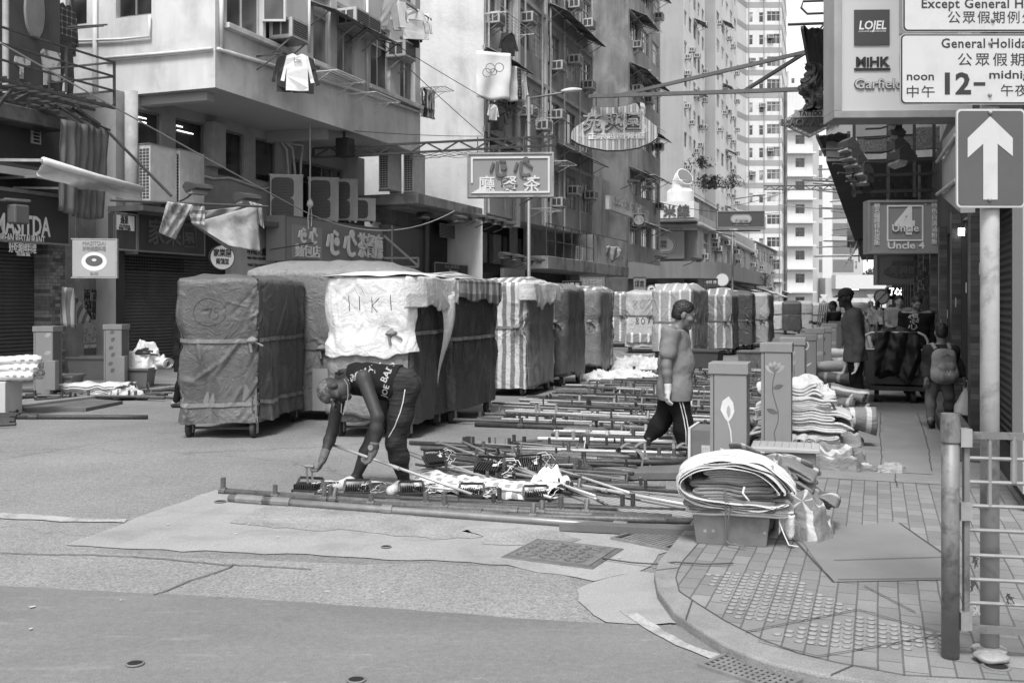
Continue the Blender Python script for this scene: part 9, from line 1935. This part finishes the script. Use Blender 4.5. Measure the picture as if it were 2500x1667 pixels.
# --- man in black sweatshirt behind the trolley
def std(px_c,ytop,Y,Hh,label,clothes,skin,hair,face,seed,h=.012,arms=None,ground=KH,sw=.2,step=.12,hands=(None,None),fat=1.,**kw):
 """plain standing or walking figure of height Hh facing `face`"""
 fz=np.array(face,float);fz[2]=0;fz /= np.linalg.norm(fz);rt=np.array((fz[1],-fz[0],0));S_=Hh/1.72;o=np.array(P(px_c,HY,Y));o[2]=ground;L=lambda x,y,z:o+rt*x*S_+fz*y*S_+np.array((0,0,z*S_))
 J=dict(head=L(0,.03,1.585),shL=L(-sw,0,1.4),shR=L(sw,0,1.4),elL=L(-sw-.05,-.02,1.11),elR=L(sw+.05,-.02,1.11),wrL=L(-sw-.05,.08,.87),wrR=L(sw+.05,.08,.87),hipL=L(-.09,0,.9),hipR=L(.09,0,.9),knL=L(-.1,step*.6+.03,.5),knR=L(.1,-step*.3+.03,.5),anL=L(-.1,step,.085),anR=L(.1,-step,.085),toL=L(-.12,step+.14,.035),toR=L(.12,-step+.14,.035))
 if arms:J.update({k:L(*v)for k,v in arms.items()})
 return person(label,J,tuple(o),clothes,skin,hair,S_,h,face=(face[0],face[1],face[2]if len(face)>2 else 0),seed=seed,hands=hands,fat=fat,**kw)
swt=clothm('black_sweatshirt',.012);bt=clothm('black_trousers',.012)
t,kd,J5,hw,ax=std(2237,0,16.6,1.68,'man in a black sweatshirt with brushed white characters behind the trolley',dict(top=(swt,1.95,.03,.1),topname='sweatshirt',pants=(bt,.03,1.94,.02),shoes=M('dark_shoes',.03)),skin_m,'short',(-.1,-1,-.45),41,.009,fat=1.1)
og=tuple(Vector(P(2237,HY,16.6)).xy)+(KH,);press(t,kd['top'],og,'傷',2235,778,16.4,.17,prm,None,0,.01);press(t,kd['top'],og,'心',2233,797,16.4,.14,prm,None,0,.01)
std(2195,0,20.5,1.72,'man in a pale T-shirt walking behind the black sweatshirt man',dict(top=(clothm('pale_tee',.26),.6,.02,.12),topname='t_shirt',pants=(bt,.02,1.94,.02),shoes=M('dark_shoes',.03)),skin_l,'short',(-.25,-1,-.25),43,.012,arms=dict(wrR=(.05,.25,1.0),elR=(.24,.05,1.1)))
p=P(2200,818,20.2);t=thing('carrier_bag','pale bag held in front by the man in the pale T-shirt','bag',TR(*p));lump(t,'bag',.22,.2,.4,55.,M('bag_white',.62),0,0,-.35,0,.6)
# --- man seen from behind pushing a wagon
std(1776,0,32.6,1.72,'man in a grey T-shirt seen from behind pushing the dark grey wagon',dict(top=(clothm('push_tee',.13),.75,.03,.1),topname='t_shirt',pants=(bt,.03,1.9,.03),shoes=M('dark_shoes',.03)),skin_dm,'short',(.1,1,0),51,.015,arms=dict(elL=(-.42,.1,1.22),wrL=(-.62,.3,1.25),elR=(.3,.15,1.15),wrR=(.2,.4,1.1),anL=(-.25,-.1,.085),knL=(-.2,.0,.5),toL=(-.27,.05,.035),anR=(.28,-.15,.085),knR=(.2,0,.5),toR=(.3,.0,.035)),ground=0.)
# --- bearded man sorting rods
std(2035,0,24.5,1.66,'bearded man in a dark T-shirt sorting striped cloth behind the lockers',dict(top=(clothm('dark_tee',.02),.6,.025,.08),topname='t_shirt',pants=(bt,.02,1.94,.0),shoes=M('dark_shoes',.03)),skin_dm,'short',(-.95,-.2,-.3),61,.012,arms=dict(elL=(-.2,.2,1.12),wrL=(-.12,.48,1.15),elR=(.2,.2,1.12),wrR=(.1,.5,1.17)),ground=0.)
p=P(2019,773,24.3);b=MB();b.lathe([(.02,-.08),(.06,-.02),(.05,.05),(.02,.07)],12);o_=b.build('beard',hair_m,bpy.data.objects[[o.name for o in COL.objects if o.get('label','').startswith('bearded')][0]],mat=TR(*(Vector(p)-Vector((P(2035,HY,24.5).x,24.5,0)))),smooth=True)
t=thing('cloth_bunch','bunch of striped cloth and rods gripped by the bearded man','cloth',TR(*P(2012,795,24.2)));b=MB();b.grid(lambda u,v:(-.25*v+.1*math.cos(u*6.283)*(.5+v),.08*math.sin(u*6.283),.1-.6*v+.03*math.sin(u*20)),26,14,True,lambda u,v:(u*.8,v));b.build('cloth',T_str,t,smooth=True)
b=MB()
for i in range(5):b.tube([(.05*i-.1,0,.55),(-.25+.04*i,0,-.6)],.015,6)
b.build('rods',tubem,t)
# --- crouching worker's head and shoulders behind the lockers
std(1969,0,20.2,1.62,'crouching worker whose shaved head shows behind the fourth locker',dict(top=(clothm('worker_top',.05),1.9,.03,.1),topname='jacket',pants=(bt,.02,1.9,.0),shoes=M('dark_shoes',.03)),skin_d,None,(.2,1,-.2),71,.012,arms=dict(head=(0,.2,.86),shL=(-.19,.1,.68),shR=(.19,.1,.68),elL=(-.25,.3,.45),elR=(.25,.3,.45),wrL=(-.2,.45,.25),wrR=(.2,.45,.25),hipL=(-.09,-.12,.28),hipR=(.09,-.12,.28),knL=(-.2,.22,.48),knR=(.2,.22,.48),anL=(-.16,.0,.085),anR=(.16,0,.085),toL=(-.18,.14,.035),toR=(.18,.14,.035)),ground=0.)
# --- dark coated person half hidden behind the first wagon
std(449,0,15.6,1.66,'person in a long dark coat half hidden behind the circled number wagon',dict(top=(clothm('dark_coat',.016),1.95,.03,.32),topname='coat',pants=(bt,.02,1.94,.0),shoes=M('dark_shoes',.03)),skin_l,'short',(1,.3,0),81,.012,ground=0.)
# --- far walkers
std(2142,0,36,1.6,'woman with long dark hair in a dark dress far down the pavement',dict(top=(clothm('dark_dress',.02),1.0,.03,.42),topname='dress',pants=(bt,.01,1.9,0),shoes=M('dark_shoes',.03)),skin_l,'long',(.1,1,0),91,.02)
std(2174,0,34,1.48,'short haired woman in a grey top walking towards the camera far off',dict(top=(clothm('grey_top',.2),1.0,.03,.12),topname='shirt',pants=(clothm('grey_trousers',.1),.02,1.9,0),shoes=M('dark_shoes',.03)),skin_l,'short',(-.1,-1,0),93,.02)
for px,Y,lb,v in((2122,62,'left of two tiny walkers at the far end of the pavement',.5),(2129,62.6,'right of two tiny walkers at the far end of the pavement',.35)):std(px,0,Y,1.55,lb,dict(top=(clothm('far_top_%d'%int(v*100),v),.7,.03,.1),topname='shirt',pants=(bt,.02,1.9,0),shoes=M('dark_shoes',.03)),skin_l,'short',(0,-1,0),95,.03)
bpy.context.view_layer.update()
